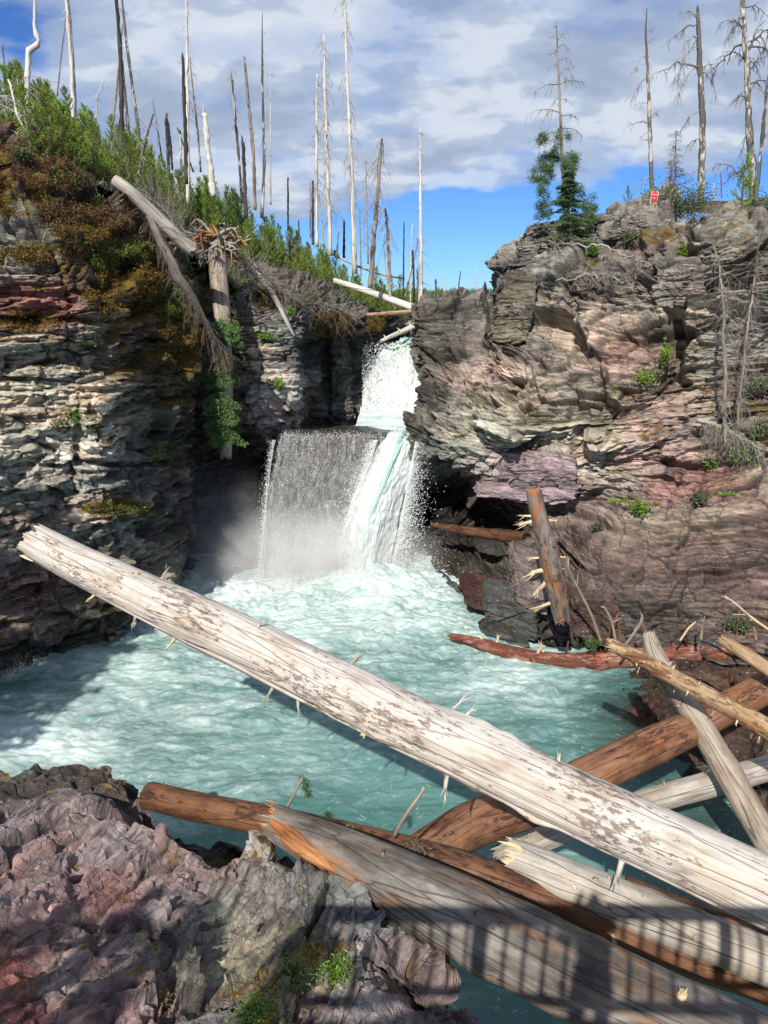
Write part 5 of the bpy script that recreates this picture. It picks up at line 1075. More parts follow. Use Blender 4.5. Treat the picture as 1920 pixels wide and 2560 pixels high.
for u, j, x in spots:
    u = int(np.clip(u, 0, nu_-1)); p = G[u, j]
    xx, yy = px[u, j], py[u, j]
    if 470 < xx < 800 and yy > 600+(xx-470)*0.42+20 and xx < 780: continue
    sc = (0.42+0.52*r.random()**1.5)*(1.05 if x < 180 else (0.95 if x < 850 else 0.8)); k = int(r.integers(0, 6))
    if not used[k]:
        t_ = protos[k]; used[k] = True; t_.location = tuple(p-[0, 0, .1]); t_.rotation_euler = (0, 0, r.random()*6); t_.scale = (sc,)*3
    else: t_ = copy_tree(protos[k], tuple(p-[0, 0, .1]), r.random()*6, sc)
    ZN = [(60, 'at the very left edge round the S-bent snag'), (150, 'between the S-bent snag and the tall bare white one'), (250, 'right of the tall bare white snag'), (345, 'round the foot of the thick charred snag'), (440, 'behind the curved fallen grey log'), (540, 'round the stout snapped white snag, above the root plate'), (640, 'round the leaning snags right of the root plate'), (740, 'beneath the needle-thin snags'), (840, 'under the left two of the three tall white snags'), (930, 'beneath the tallest of the three white snags'), (9999, 'at the right end of the slope near the notch')]
    zn = next(b for a, b in ZN if xx < a); rw = 'front row' if j < nv_*.3 else ('middle row' if j < nv_*.5 else 'skyline row')
    tag(t_, ('tall' if sc > .70 else 'low')+' young pine, '+rw+', '+zn, PL[1], PG); n_p += 1
# young pines in the notch and the small ones on the right skyline
for (x, y, d, sc, lab) in [(448,700,25.2,.9,'small dark pine in the shady gully left of the root mound'),(470,760,24.6,.8,'small pine low in the gully below the root mound'),(1020,760,37,.5,'tiny pine beside the white snag at the notch'),(1000,748,38,.55,None),(940,742,39,.7,None),(975,755,37,.6,None),
                          (1566,527,30,.42,'lone tiny pine on the rock rim left of the red sign'),(1850,540,25,.85,'dark green young conifer at the foot of the tall barkless right snag')]:
    t_ = copy_tree(protos[int(r.integers(0, 6))], tuple(at(x, y, d)), r.random()*6, sc)
    tag(t_, lab or PL[0], 'pine', None if lab else PG)

# ------------------------------------------------------------------ dead standing trees
def limb(mb, p, d, l, rad, lev, droop, r, twig=1.0):
    n = 4; pts = [p]; q = np.array(d, float)
    for i in range(n):
        q = q+np.array([0, 0, droop])/n*1.6+r.normal(0, 0.13, 3); q /= np.linalg.norm(q); pts.append(pts[-1]+q*l/n)
    mb.tube(pts, np.linspace(rad, rad*0.35, n+1), 4 if rad > .02 else 3, cap=False)
    if lev > 0:
        for k in range(int((4 if lev > 1 else 5)*twig)):
            i = int(r.integers(1, n+1)); s = np.cross(q, r.normal(0, 1, 3)); s /= np.linalg.norm(s)+1e-6
            dd = q*0.6+s*0.8+np.array([0, 0, droop*0.5]); limb(mb, pts[i], dd/np.linalg.norm(dd), l*(0.28+0.25*r.random()), rad*0.45, lev-1, droop, r, twig)
def snag(spec, d, mat, label, group=None, nb=0, bl=0.8, br=0.012, droop=-0.6, top='taper', seed=0, tm=W_TWIG, z0=0.1, z1=1.0, lev=1, name='dead_tree', cat='dead tree'):
    """spec: (px, py, width_px) from base to top at depth d"""
    r = np.random.default_rng(seed+500)
    pts = [np.array(at(a, b, d)) for a, b, w in spec]; rad = [0.5*w*mpx(p) for p, (a, b, w) in zip(pts, spec)]
    C, R, L = resample(pts, rad, 26); C = C+np.concatenate([[[0, 0, 0]], r.normal(0, 0.10*R[0], (25, 3))])
    mb = MB()
    R = R*(1+0.12*r.normal(0, 1, 26)*(R > .03))
    mb.tube(C, R, 10)
    if top == 'broken': splinters(mb, C[-1], C[-1]-C[-2], 4, R[-1]*4, R[-1]*0.45, 0.12, seed, R[-1]*0.3)
    root = empty(name, tuple(C[0])); mb.build('trunk', mat, root)
    if nb:
        mb = MB()
        for k in range(nb):
            q = z0+(z1-z0)*r.random(); i = q*25; i0 = int(min(24, i)); p = C[i0]+(C[i0+1]-C[i0])*(i-i0); a = r.random()*6.283
            dr = np.array([math.cos(a), math.sin(a), 0.1*r.normal()]); ll = bl*(0.35+0.8*r.random())*(1.15-q*0.7)
            limb(mb, p, dr, ll, br*(0.7+0.6*r.random()), lev if r.random() < 0.5 else 0, droop, r)
        o = mb.build('branches', tm, root)
        o['kind'] = 'stuff'
    tag(root, label, cat, group); return root
SK = 'burnt and bleached snags on the left skyline'
S = snag
S([(68,305,15),(66,260,15),(69,205,13),(71,150,14),(73,125,15),(95,110,13),(98,98,11),(88,80,10),(87,40,8),(88,-30,7)], 24.5, W_WHITE, 'twisted white snag with an S-bend at the far left', SK, seed=1, nb=9, bl=1.0, tm=W_TWIGW, droop=-0.9, z1=0.35)
S([(16,240,5),(10,160,4),(6,112,3)], 38, W_BIRCHY, 'short thin white snag at the very left edge above the pines', SK, seed=2)
S([(184,305,11),(178,150,10),(166,0,8),(160,-80,7)], 34, W_WHITE, 'tall bare white snag rising left of the charred pair', SK, seed=3, nb=8, bl=.6, z0=.5, tm=W_TWIGW)
S([(190,330,6),(184,170,6),(171,0,5),(168,-60,5)], 36, W_BIRCHY, 'slimmer grey snag almost touching the tall bare white one', SK, seed=4)
S([(143,240,4),(152,150,3),(163,60,2),(165,40,1)], 37, W_SNAGBR, 'thin dark snag leaning right beside the tall bare white snag', SK, seed=5, nb=14, bl=.5)
S([(277,350,6),(290,240,5),(300,130,4),(306,60,3)], 33, W_SNAGBR, 'thin brown snag leaning right against the charred trunk', SK, seed=6, nb=8, bl=.5)
S([(303,462,14),(304,300,13),(302,160,11),(296,60,9),(288,-40,8)], 24.5, W_BURNT, 'thick charred snag standing at the head of the fallen grey log', SK, seed=7, nb=10, bl=.4, z0=.3)
S([(329,395,8),(320,320,8),(312,230,7),(305,150,6)], 31, W_BIRCHY, 'white and black snag just right of the thick charred one', SK, seed=8, nb=6, bl=.4)
S([(352,385,8),(340,280,8),(322,150,7),(312,70,6),(302,-30,5)], 32, W_BIRCHY, 'tall patchy snag leaning left over the thick charred one', SK, seed=9, nb=18, bl=.5)
S([(240,300,4),(245,240,3),(256,210,2),(266,190,1)], 32, W_WHITE, 'short curved white sapling snag bent to the right above the pines', SK, seed=10, nb=8, bl=.5, tm=W_TWIGW)
S([(336,470,8),(350,415,8),(364,350,6),(384,284,4)], 26, W_BIRCHY, 'short patchy snag leaning hard right above the fallen grey log', SK, seed=11, nb=16, bl=.8, droop=-1.0)
S([(406,405,4),(395,330,3),(382,250,1.5)], 33, W_SNAGBR, 'thin brown pole leaning left between two pine clumps', SK, seed=12, nb=10, bl=.5, droop=-1)
S([(422,430,8),(419,360,8),(415,297,7)], 29, W_BURNT, 'short broken charred stump, left one of two', SK, seed=13, top='broken')
S([(431,425,6),(426,360,6),(420,305,5)], 30, W_BURNT, 'short broken charred stump, right one of two', SK, seed=14, top='broken')
S([(484,430,5),(465,380,4),(443,318,3)], 30, W_BURNT, 'thin charred pole leaning left behind the two tall trunks', SK, seed=15)
S([(453,440,6),(452,380,5),(451,335,5)], 29.5, W_BIRCHY, 'short half-white stub beside the tall charred trunk', SK, seed=16, top='broken')
S([(466,460,10),(464,350,10),(460,240,8),(457,145,7)], 28.5, W_BURNT, 'charred trunk broken off level, hard against a tall white snag', SK, seed=17, nb=6, bl=.3, top='broken')
S([(470,510,9),(470,380,10),(468,220,8),(467,60,6),(467,-40,5)], 29, W_WHITE, 'very tall white snag running out of the picture top, left of centre', SK, seed=18, nb=26, bl=.6, z0=.4, tm=W_TWIG)
S([(502,430,5),(495,340,5),(484,240,4),(478,180,3),(475,140,2)], 32, W_SNAGBR, 'curved thin grey snag right of the very tall white one', SK, seed=19, nb=22, bl=.5)
S([(534,492,16),(526,420,15),(518,350,13),(511,285,12)], 29.5, W_WHITE, 'stout white snag snapped off short with a dark scar', SK, seed=20, top='broken')
S([(605,508,8),(598,400,7),(586,270,6),(577,174,3)], 32, W_BIRCHY, 'slender white snag leaning left with a few twigs near its top', SK, seed=21, nb=26, bl=.6, z0=.55)
S([(638,525,8),(633,380,8),(620,240,7),(611,150,6)], 32, W_SNAGBR, 'dark brown snag leaning left with a hooked broken top', SK, seed=22, nb=8, bl=.3, top='broken')
S([(616,545,9),(611,450,9),(608,356,8)], 30, W_BURNT, 'short knobbly black trunk between the leaning snags', SK, seed=23, nb=10, bl=.6, top='broken')
S([(654,545,9),(660,420,7),(657,260,6),(655,120,4),(656,30,1)], 32, W_BIRCHY, 'tall needle-thin snag with a sharp tip and pale base', SK, seed=24, nb=18, bl=.3)
S([(677,512,4),(676,340,3),(676,174,1)], 37, W_WHITE, 'hair-thin pale snag right of the needle-thin one', SK, seed=25, nb=22, bl=.35)
S([(720,575,5),(720,500,5),(720,443,4)], 33, W_BURNT, 'isolated short black pole above the pines', SK, seed=26)
S([(748,590,5),(746,550,4)], 34, W_WHITE, 'very short pale stub among the pines', SK, seed=27, top='broken')
S([(776,595,3),(775,520,3),(775,450,2)], 38, W_SNAGBR, 'thin grey pole left of a black pole at centre', SK, seed=28, nb=6, bl=.4)
S([(782,612,7),(782,530,7),(782,452,6)], 36, W_BURNT, 'straight black pole hard against a white snag at centre', SK, seed=29)
S([(792,618,9),(791,450,8),(792,300,6),(792,185,3)], 35, W_WHITE, 'left one of three tall white snags at centre, hooked twigs at its top', SK, seed=30, nb=60, bl=.8, z0=.3)
S([(826,640,12),(820,450,10),(813,250,8),(810,87,3)], 34, W_WHITE, 'middle one of three tall white snags at centre, hung with drooping twigs', SK, seed=31, nb=100, bl=1.0, droop=-1.0, z0=.15, lev=1)
S([(887,685,13),(880,470,11),(870,230,8),(862,0,5),(860,-60,4)], 34, W_WHITE, 'right and tallest one of three tall white snags at centre', SK, seed=32, nb=110, bl=1.0, droop=-0.9, z0=.2, lev=1)
S([(806,625,4),(805,540,3)], 36, W_WHITE, 'stubby white pole behind the middle tall snag', SK, seed=33)
S([(920,660,5),(917,520,4),(914,393,2)], 40, W_TWIG, 'thin grey snag with tiny twigs right of the tallest one', SK, seed=34, nb=60, bl=.5)
S([(903,690,3),(901,600,3),(899,520,2)], 42, W_SNAGBR, 'thin brown pole behind the tallest white snag', SK, seed=35, nb=10, bl=.3)
S([(860,645,7),(860,600,6),(860,550,4)], 38, W_BURNT, 'short tapering black pole between two tall white snags', SK, seed=36)
S([(842,645,4),(844,610,4),(846,578,3)], 38, W_SNAGBR, 'short brown leaning stub left of the short black pole', SK, seed=37)
S([(925,720,13),(935,600,11),(945,470,9),(950,400,8),(955,344,5)], 31, W_SNAGBR, 'brown snag leaning right with long hanging twigs at its crown', SK, seed=38, nb=55, bl=1.5, droop=-1.3, z0=.45, lev=1)
S([(975,748,8),(972,640,8),(968,560,7),(962,520,5)], 32, W_SNAGBR, 'patchy brown trunk with curved drooping twigs right of the leaning one', SK, seed=39, nb=34, bl=1.1, droop=-1.4, z0=.5)
S([(1008,740,5),(1009,640,4),(1010,555,3)], 38, W_BURNT, 'slim straight black pole against the blue sky', SK, seed=40)
S([(1052,768,11),(1052,620,10),(1051,460,8),(1050,315,2)], 34, W_WHITE, 'white snag with short side twigs standing at the notch', SK, seed=41, nb=60, bl=.6, droop=-0.4)
S([(1035,755,7),(1034,690,6),(1032,625,5)], 35, W_BURNT, 'black pole close left of the notch snag', SK, seed=42)
S([(1044,758,5),(1044,700,5),(1043,671,4)], 34.5, W_BIRCHY, 'short patchy pole touching the notch snag', SK, seed=43)
S([(1012,745,4),(1030,670,3),(1048,590,3)], 37, W_SNAGBR, 'thin brown pole leaning right onto the notch snag', SK, seed=44)
S([(1026,760,4),(1027,640,3),(1031,560,1.5)], 40, W_WHITE, 'faint pale pole left of the notch snag', SK, seed=45, nb=14, bl=.3)
S([(966,700,4),(962,640,4),(958,582,2.5)], 41, W_WHITE, 'pale pole with a pointed tip left of the slim black one', SK, seed=46)
S([(1091,752,6),(1090,720,5),(1089,697,4)], 44, W_BURNT, 'short black stub on the far rock rim', SK, seed=47)
S([(1144,740,3),(1148,705,3),(1152,677,2)], 60, W_BURNT, 'small black pole leaning right on the far rock rim', SK, seed=48)
S([(1191,740,3),(1190,705,2.5),(1189,670,1.5)], 60, W_WHITE, 'small pale pole at the right end of the far rock rim', SK, seed=49, nb=8, bl=.5)
S([(1112,745,2.5),(1111,715,2),(1112,690,1.2)], 60, W_WHITE, 'faint pale sapling snag right of the short black stub', SK, seed=50, nb=8, bl=.5)
# leaning thin pole lying across the skyline trees
make_log('leaning_pole', [(838,640,35,4),(900,668,34.5,5),(960,688,34,5),(1012,697,33.6,3)], W_SNAGBR, 'thin grey pole lying slantwise across the skyline trees', 'log', None, 51, sides=8, rough=0.02, knots=0, end0='cut', end1='cut', rings_per_m=8)

# right bank trees
def big_snag(spec, d, mat, label, limbs, tm, seed, top='broken', name='dead_tree', cat='dead tree', group=None, tw=1.0):
    root = snag(spec, d, mat, label, group, 0, seed=seed, top=top, name=name, cat=cat)
    pts = [np.array(at(a, b, d)) for a, b, w in spec]; r = np.random.default_rng(seed)
    for (x, y, tx, ty, rpx) in limbs:     # from trunk point towards a tip
        p = np.array(at(x, y, d)); dy = r.normal(0, 0.35); q = np.array(at(tx, ty, d+dy)); L = np.linalg.norm(q-p); k = mpx(p)
        mb = MB(); mid = p+(q-p)*0.5+np.array([0, 0, L*0.16])+r.normal(0, L*0.04, 3)
        P5, R5, _ = resample([p, p+(mid-p)*0.55+[0, 0, L*.03], mid, mid+(q-mid)*0.6, q], [rpx*k, rpx*k*.8, rpx*k*.6, rpx*k*.4, rpx*k*.15], 9)
        P5 = P5+np.concatenate([[[0, 0, 0]], r.normal(0, L*0.022, (8, 3))]); mb.tube(P5, R5, 5)
        for c in range(int((5+L*5)*tw)):
            i = int(r.integers(2, 9)); dd = (P5[i]-P5[i-1]); dd /= np.linalg.norm(dd); dd = dd*0.5+r.normal(0, 0.6, 3)+[0, 0, -0.25]; dd /= np.linalg.norm(dd)
            limb(mb, P5[i], dd, L*(0.16+0.25*r.random()), R5[i]*0.45+0.004, 1, -0.75, r, 0.8)
        mb.build('limb', tm, root)
    return root
RG = 'tall dead trees on the right rim'
big_snag([(1634,520,11),(1628,430,10),(1624,300,9),(1619,170,7),(1615,90,5),(1617,20,2)], 28, W_BIRCHY, 'leftmost tall dead tree on the right rim, the red sign at its foot',
  [(1622,140,1580,180,1.6),(1621,190,1577,255,1.6),(1623,262,1590,262,1.4),(1624,305,1570,315,2.2),(1624,330,1600,345,1.2),(1630,440,1590,470,1.6),(1628,360,1605,350,1.2),(1617,40,1608,18,.8),(1618,80,1640,70,1),(1619,110,1635,95,1),(1626,300,1650,275,1.2),(1617,75,1592,90,.9)], W_TWIG, 61, 'taper', group=RG)
big_snag([(1751,515,17),(1754,420,17),(1756,300,15),(1752,200,13),(1747,100,12),(1744,32,9)], 27.5, W_BIRCHY, 'thick dead tree with a snapped top and arching limbs, middle of the right rim',
  [(1745,45,1700,30,1.6),(1744,60,1668,110,2.6),(1745,90,1690,140,2.2),(1746,122,1706,150,1.8),(1747,170,1638,185,3.4),(1747,165,1690,240,2.4),(1749,175,1790,160,2.6),(1757,270,1692,340,2.6),(1753,345,1712,370,2.0),(1751,420,1712,470,2.0),(1750,480,1724,540,2.4),(1752,175,1790,235,2.2),(1748,60,1755,35,2),(1748,85,1680,215,1.6)], W_TWIG, 62, group=RG)
big_snag([(1884,520,20),(1880,430,19),(1872,300,16),(1868,200,15),(1862,100,13),(1857,0,11),(1855,-60,10)], 27, W_BIRCHY, 'tallest dead tree on the right rim, dark above and pale and barkless below',
  [(1862,110,1775,180,3.6),(1864,80,1800,55,2.0),(1862,45,1830,75,2.2),(1861,18,1925,40,2.0),(1866,130,1935,85,3.2),(1866,120,1960,150,3.0),(1868,215,1930,210,2.4),(1866,250,1832,255,1.8),(1870,230,1835,260,1.2),(1876,330,1850,385,1.4),(1882,470,1825,430,2.8),(1882,460,1795,405,2.4),(1860,70,1820,95,1.4),(1872,180,1920,140,2.2),(1870,160,1810,130,2.2),(1874,150,1900,190,2)], W_TWIGD, 63, group=RG, tw=1.5)
big_snag([(1889,510,11),(1898,420,10),(1908,320,9),(1918,230,7),(1925,150,5)], 26.5, W_BIRCHY, 'forked pale dead tree leaning right beside the tallest one, cut by the picture edge',
  [(1905,350,1940,320,1.6),(1910,300,1885,330,1.8),(1915,240,1890,220,1.6),(1898,420,1930,400,1.2)], W_TWIG, 64, group=RG)
S([(1688,490,4),(1688,420,4),(1690,324,1.5)], 31, W_SNAGBR, 'slim brown dead spruce with short twigs behind the thick snapped tree', None, nb=120, bl=.55, droop=-.2, seed=65)
S([(1676,480,3),(1677,440,2.5),(1678,400,1.2)], 31.5, W_SNAGBR, 'small bushy brown dead sapling left of the slim brown spruce', None, nb=60, bl=.4, droop=0, seed=66)
S([(1785,502,5),(1785,470,4.5),(1785,463,4)], 33, W_WHITE, 'short pale stub on the right rim between the two thick trees', None, seed=67, top='broken', nb=4, bl=.5)
S([(1804,495,3),(1803,460,2.5),(1802,425,1.5)], 33, W_SNAGBR, 'thin brown stem on the right rim left of the tallest tree', None, seed=68, nb=8, bl=.3)
# twisted root stump behind the sign
mbr = MB(); rr_ = np.random.default_rng(5)
def poly(mb, L, d, sides=7):
    pts = [np.array(at(a, b, d+e)) for a, b, e, w in L]; C, R, _ = resample(pts, [0.5*w*mpx(p) for p, (a, b, e, w) in zip(pts, L)], 14); mb.tube(C, R, sides)
st = empty('root_stump', at(1668, 520, 27.6))
for L in ([(1672,518,0,16),(1664,500,0,14),(1658,485,0,9),(1660,460,0,7)], [(1664,500,0,11),(1652,492,.1,7),(1648,484,.1,4),(1652,480,.1,3)], [(1668,505,0,14),(1684,495,.1,12),(1698,480,.2,10),(1706,484,.2,6)], [(1672,500,0,10),(1680,478,-.1,7),(1690,470,0,5)]):
    m_ = MB(); poly(m_, L, 27.6); m_.build('root', W_BROWN, st)
tag(st, 'twisted weathered root stump just right of the red sign', 'stump')
# warning sign
sg_o = empty('warning_sign', at(1636, 512, 27.2)); c0 = at(1636, 495, 26.6); k = mpx(c0)
def plate(name, w, h, y, mat, parent, c=c0, tilt=-0.05):
    ca, sa = math.cos(tilt), math.sin(tilt); V = []
    for yy in (0, 0.012):
        for sx, sz in ((-1,-1),(1,-1),(1,1),(-1,1)):
            X_, Z_ = sx*w/2, sz*h/2; V.append((c[0]+X_*ca-Z_*sa, c[1]+y+yy, c[2]+X_*sa+Z_*ca))
    return mesh_np(name, V, np.array([[0,1,2,3],[7,6,5,4],[0,4,5,1],[1,5,6,2],[2,6,7,3],[3,7,4,0]]), mat, False, parent=parent)
t = NT('sign_red'); M_RED = t.fin((0.62, 0.022, 0.03), 0.4)
t = NT('sign_white'); M_SW = t.fin((0.78, 0.74, 0.72), 0.4)
plate('border', 17*k, 29*k, 0.0, M_SW, sg_o); plate('panel', 15.4*k, 27.2*k, -0.006, M_RED, sg_o)
for txt, dy, size in (('DANGER', 7.5, 5.2), ('KEEP', -0.5, 4.4), ('OFF', -5.5, 4.4)):
    cu = bpy.data.curves.new('lettering', 'FONT'); cu.body = txt; cu.size = size*k*0.8; cu.align_x = 'CENTER'; cu.align_y = 'CENTER'; cu.extrude = 0.003; tmp = bpy.data.objects.new('tmp', cu); COL.objects.link(tmp); bpy.context.view_layer.update(); me_ = bpy.data.meshes.new_from_object(tmp); bpy.data.objects.remove(tmp); me_.materials.clear(); me_.materials.append(M_SW)
    o = bpy.data.objects.new('lettering', me_); o.location = (c0[0], c0[1]-0.012, c0[2]+dy*k); o.rotation_euler = (math.pi/2, 0.05, 0); link(o, sg_o)
tag(sg_o, 'small red warning sign with white lettering on the right rim', 'sign')

# half-dead pine and the fir in front of it
r = np.random.default_rng(9)
dT = 26.2
root = big_snag([(1440,650,8),(1430,540,9),(1412,480,9),(1406,400,8),(1401,300,6.5),(1397,200,5),(1393,110,3),(1391,52,1.5)], dT, W_SNAGBR, 'tall half-dead pine with a bare brown crown and green tufts midway', 
  [(1404,285,1322,285,2),(1404,290,1450,300,1.8),(1399,212,1340,225,2),(1400,210,1460,208,1.8),(1404,340,1335,360,1.6),(1404,320,1455,340,1.6),(1396,165,1370,170,1),(1397,150,1435,158,1),(1396,130,1375,128,1),(1396,120,1425,122,1),(1395,95,1372,92,.9),(1395,100,1425,82,.9),(1397,245,1380,260,1),(1399,250,1435,262,1.2),(1393,70,1380,65,.7),(1398,185,1432,190,1),(1402,270,1380,262,1),(1396,140,1365,138,1)], W_TWIG, 71, 'taper', 'half_dead_pine', 'pine')
mb = MB()
tufts = [(1350,350,10),(1360,342,8),(1384,372,12),(1378,400,16),(1362,395,12),(1355,425,14),(1345,450,14),(1372,420,14),(1392,395,10),(1430,392,16),(1420,408,16),(1438,400,12),(1412,420,14),(1368,445,12),(1352,465,10),(1340,422,6),(1425,340,5),(1400,335,6),(1350,478,8),
         (1348,520,14),(1362,528,16),(1352,540,10),(1458,505,14),(1470,520,12),(1478,538,14),(1486,520,10),(1468,548,10),(1440,480,12)]
for (x, y, w) in tufts:
    n = int(w*38); c_ = np.array(at(x, y, dT+r.normal(0, .25))); kk = w*mpx(c_)*0.75
    nc = max(3, w//3)
    cc = c_+r.normal(0, kk*0.8, (nc, 3)); P = cc[r.integers(0, nc, n)]+r.normal(0, .065, (n, 3)); D = r.normal(0, 1, (n, 3)); D /= np.linalg.norm(D, axis=1, keepdims=True); mb.blades(P, D, 0.11, 0.008)
mb.build('needle_tufts', L_FIR, root)
# fir: drooping layered boughs, dead below
fr = empty('fir_tree', at(1431, 683, 25.4)); base = np.array(at(1431, 683, 25.4)); topp = np.array(at(1423, 428, 25.4)); Hf = topp[2]-base[2]; ax = topp-base
tm = MB(); tm.tube([base, base+ax*.3, base+ax*.6, topp], [.085, .07, .045, .01], 8); tm.build('trunk', W_TWIG, fr)
tm = MB(); b2 = np.array(at(1445, 680, 25.6)); tm.tube([b2, b2+ax*.25, b2+ax*.5+[0, 0, 0]], [.05, .04, .02], 7); tm.build('trunk', W_TWIG, fr)
P, D, Ln = [], [], []; bm_ = MB(); dm = MB()
for i in range(210):
    q = r.random()**0.9; p0 = base+ax*q; a = r.random()*6.283
    l = (1.15*(1-q)**0.75+0.10)*(0.35+0.85*r.random()); d = np.array([math.cos(a), math.sin(a), 0.05-0.35*(1-q)]); d /= np.linalg.norm(d)
    live = q > 0.40 or (r.random() < 0.6 and math.cos(a) > 0.15)
    if q < 0.14: live = False
    if not live:
        limb(dm, p0, d, l*(1.0 if math.cos(a) < 0.2 else .6), .011, 1, -0.5, r); continue
    bm_.tube([p0, p0+d*l*.5, p0+d*l+[0, 0, .04]], [.014, .01, .004], 3, cap=False)
    m = int(50+l*150); s = (0.15+0.85*r.random(m))*l; side = np.cross(d, [0, 0, 1.0]); side /= np.linalg.norm(side); lat = r.normal(0, 1, m)*0.17*(l-s*0.6)
    pp = p0+d*s[:, None]+side*lat[:, None]+np.array([0, 0, -0.25])*np.abs(lat)[:, None]+r.normal(0, .012, (m, 3)); P.append(pp)
    dd = d*0.7+side*np.sign(lat)[:, None]*0.7+r.normal(0, .25, (m, 3)); D.append(dd/np.linalg.norm(dd, axis=1, keepdims=True)); Ln.append(0.07+0.05*r.random(m))
bm_.build('boughs', W_TWIG, fr); dm.build('dead_lower_branches', W_TWIG, fr)
mb = MB(); mb.blades(np.concatenate(P), np.concatenate(D), np.concatenate(Ln), 0.012); mb.build('crown', L_FIR, fr)
tag(fr, 'green fir with dead grey skirt standing on the rim block beside the half-dead pine', 'fir')
# ------------------------------------------------------------------ shrubs, ferns, moss, debris
def surf_pt(name, x, y):
    G, N, px, py = SURF[name]; i = int(np.argmin((px-x)**2+(py-y)**2)); u, v = divmod(i, px.shape[1]); return G[u, v], (N[u, v] if N is not None else np.array([0, -.5, .8]))
def toward(p, m): d = np.array([0, 0, CAM_H])-p; return p+d/np.linalg.norm(d)*m
def shrub(name, surf, x, y, rpx, hpx, mat, label, n=500, leaf=0.05, lw=0.018, seed=0, stems=10, cat='shrub', group=None, d=None, lift=0.15, sm=None, droop=0.0):
    r = np.random.default_rng(seed+int(x)*7+int(y)); 
    if surf: p, nn = surf_pt(surf, x, y); p = toward(p, lift)
    else: p = np.array(at(x, y, d))
    k = mpx(p); R = rpx*k; H = hpx*k; root = empty(name, tuple(p)); sb = MB(); P, D = [], []
    for s in range(stems):
        a = r.random()*6.283; rr = R*(0.25+0.75*r.random()); hh = H*(0.45+0.65*r.random())
        tip = p+np.array([math.cos(a)*rr, math.sin(a)*rr*0.8-0.1, hh-droop*rr]); mid = p+(tip-p)*0.5+np.array([0, 0, 0.12*H+droop*rr*.3]); mid += r.normal(0, .05*R, 3)
        sb.tube([p, mid, tip], [.010, .007, .003], 3, cap=False)
        m = n//stems; t_ = 0.25+0.8*r.random(m); q = np.where(t_[:, None] < .5, p+(mid-p)*t_[:, None]*2, mid+(tip-mid)*(t_[:, None]*2-1)); q = q+r.normal(0, 1, (m, 3))*(R*0.16+.01)
        P.append(q); dd = r.normal(0, 1, (m, 3))+[0, -.3, .5]; D.append(dd/np.linalg.norm(dd, axis=1, keepdims=True))
    sb.build('stems', sm or W_TWIGD, root)
    mb = MB(); mb.blades(np.concatenate(P), np.concatenate(D), leaf*(1+0*r.random()), lw); mb.build('foliage', mat, root)
    return tag(root, label, cat, group)
def fern(surf, x, y, s, label, group='ferns on the ledges of the right wall', seed=0):
    r = np.random.default_rng(seed+int(x)); p, nn = surf_pt(surf, x, y); p = toward(p, 0.06); k = mpx(p)*s; root = empty('fern', tuple(p))
    for f_ in range(9):
        a = r.random()*6.283; L = k*(0.7+0.5*r.random()); P, D = [], []; mb = MB()
        tips = [p+np.array([math.cos(a)*L*t_, math.sin(a)*L*t_*0.7-0.2*L*t_, L*(1.0*t_-0.75*t_*t_)]) for t_ in np.linspace(0, 1, 8)]; mb.tube(tips, np.linspace(.006, .002, 8), 3, cap=False)
        for i in range(1, 8):
            for sgn in (-1, 1):
                d = tips[i]-tips[i-1]; d /= np.linalg.norm(d); sd_ = np.cross(d, [0, -.5, 1.0]); sd_ /= np.linalg.norm(sd_); P.append(tips[i]); D.append(sd_*sgn*0.9+d*.4)
        mb.blades(P, np.array(D), np.array([L*0.30*(1-0.09*i) for i in range(1, 8) for _ in (0, 1)]), L*0.045); mb.build('frond', L_BRIGHT, root)
    return tag(root, label, 'fern', group)
RC = 'right_rock_cliff'; LC = 'left_rock_cliff'; MW = 'middle_rock_wall'; FG = 'foreground_rock_shelf'
fern(RC, 1542, 1262, 34, 'left and biggest fern on the purple ledge of the right wall')
fern(RC, 1645, 1262, 20, 'small fern right of the biggest fern on the purple ledge')
fern(RC, 1808, 1240, 34, 'bright yellow-green fern alone on the ledge near the right edge')
fern(RC, 1693, 735, 26, 'pale green fern in the dark cleft of the right wall')
fern(RC, 1668, 1155, 26, 'fern hanging above the purple ledge left of the dead root mat')
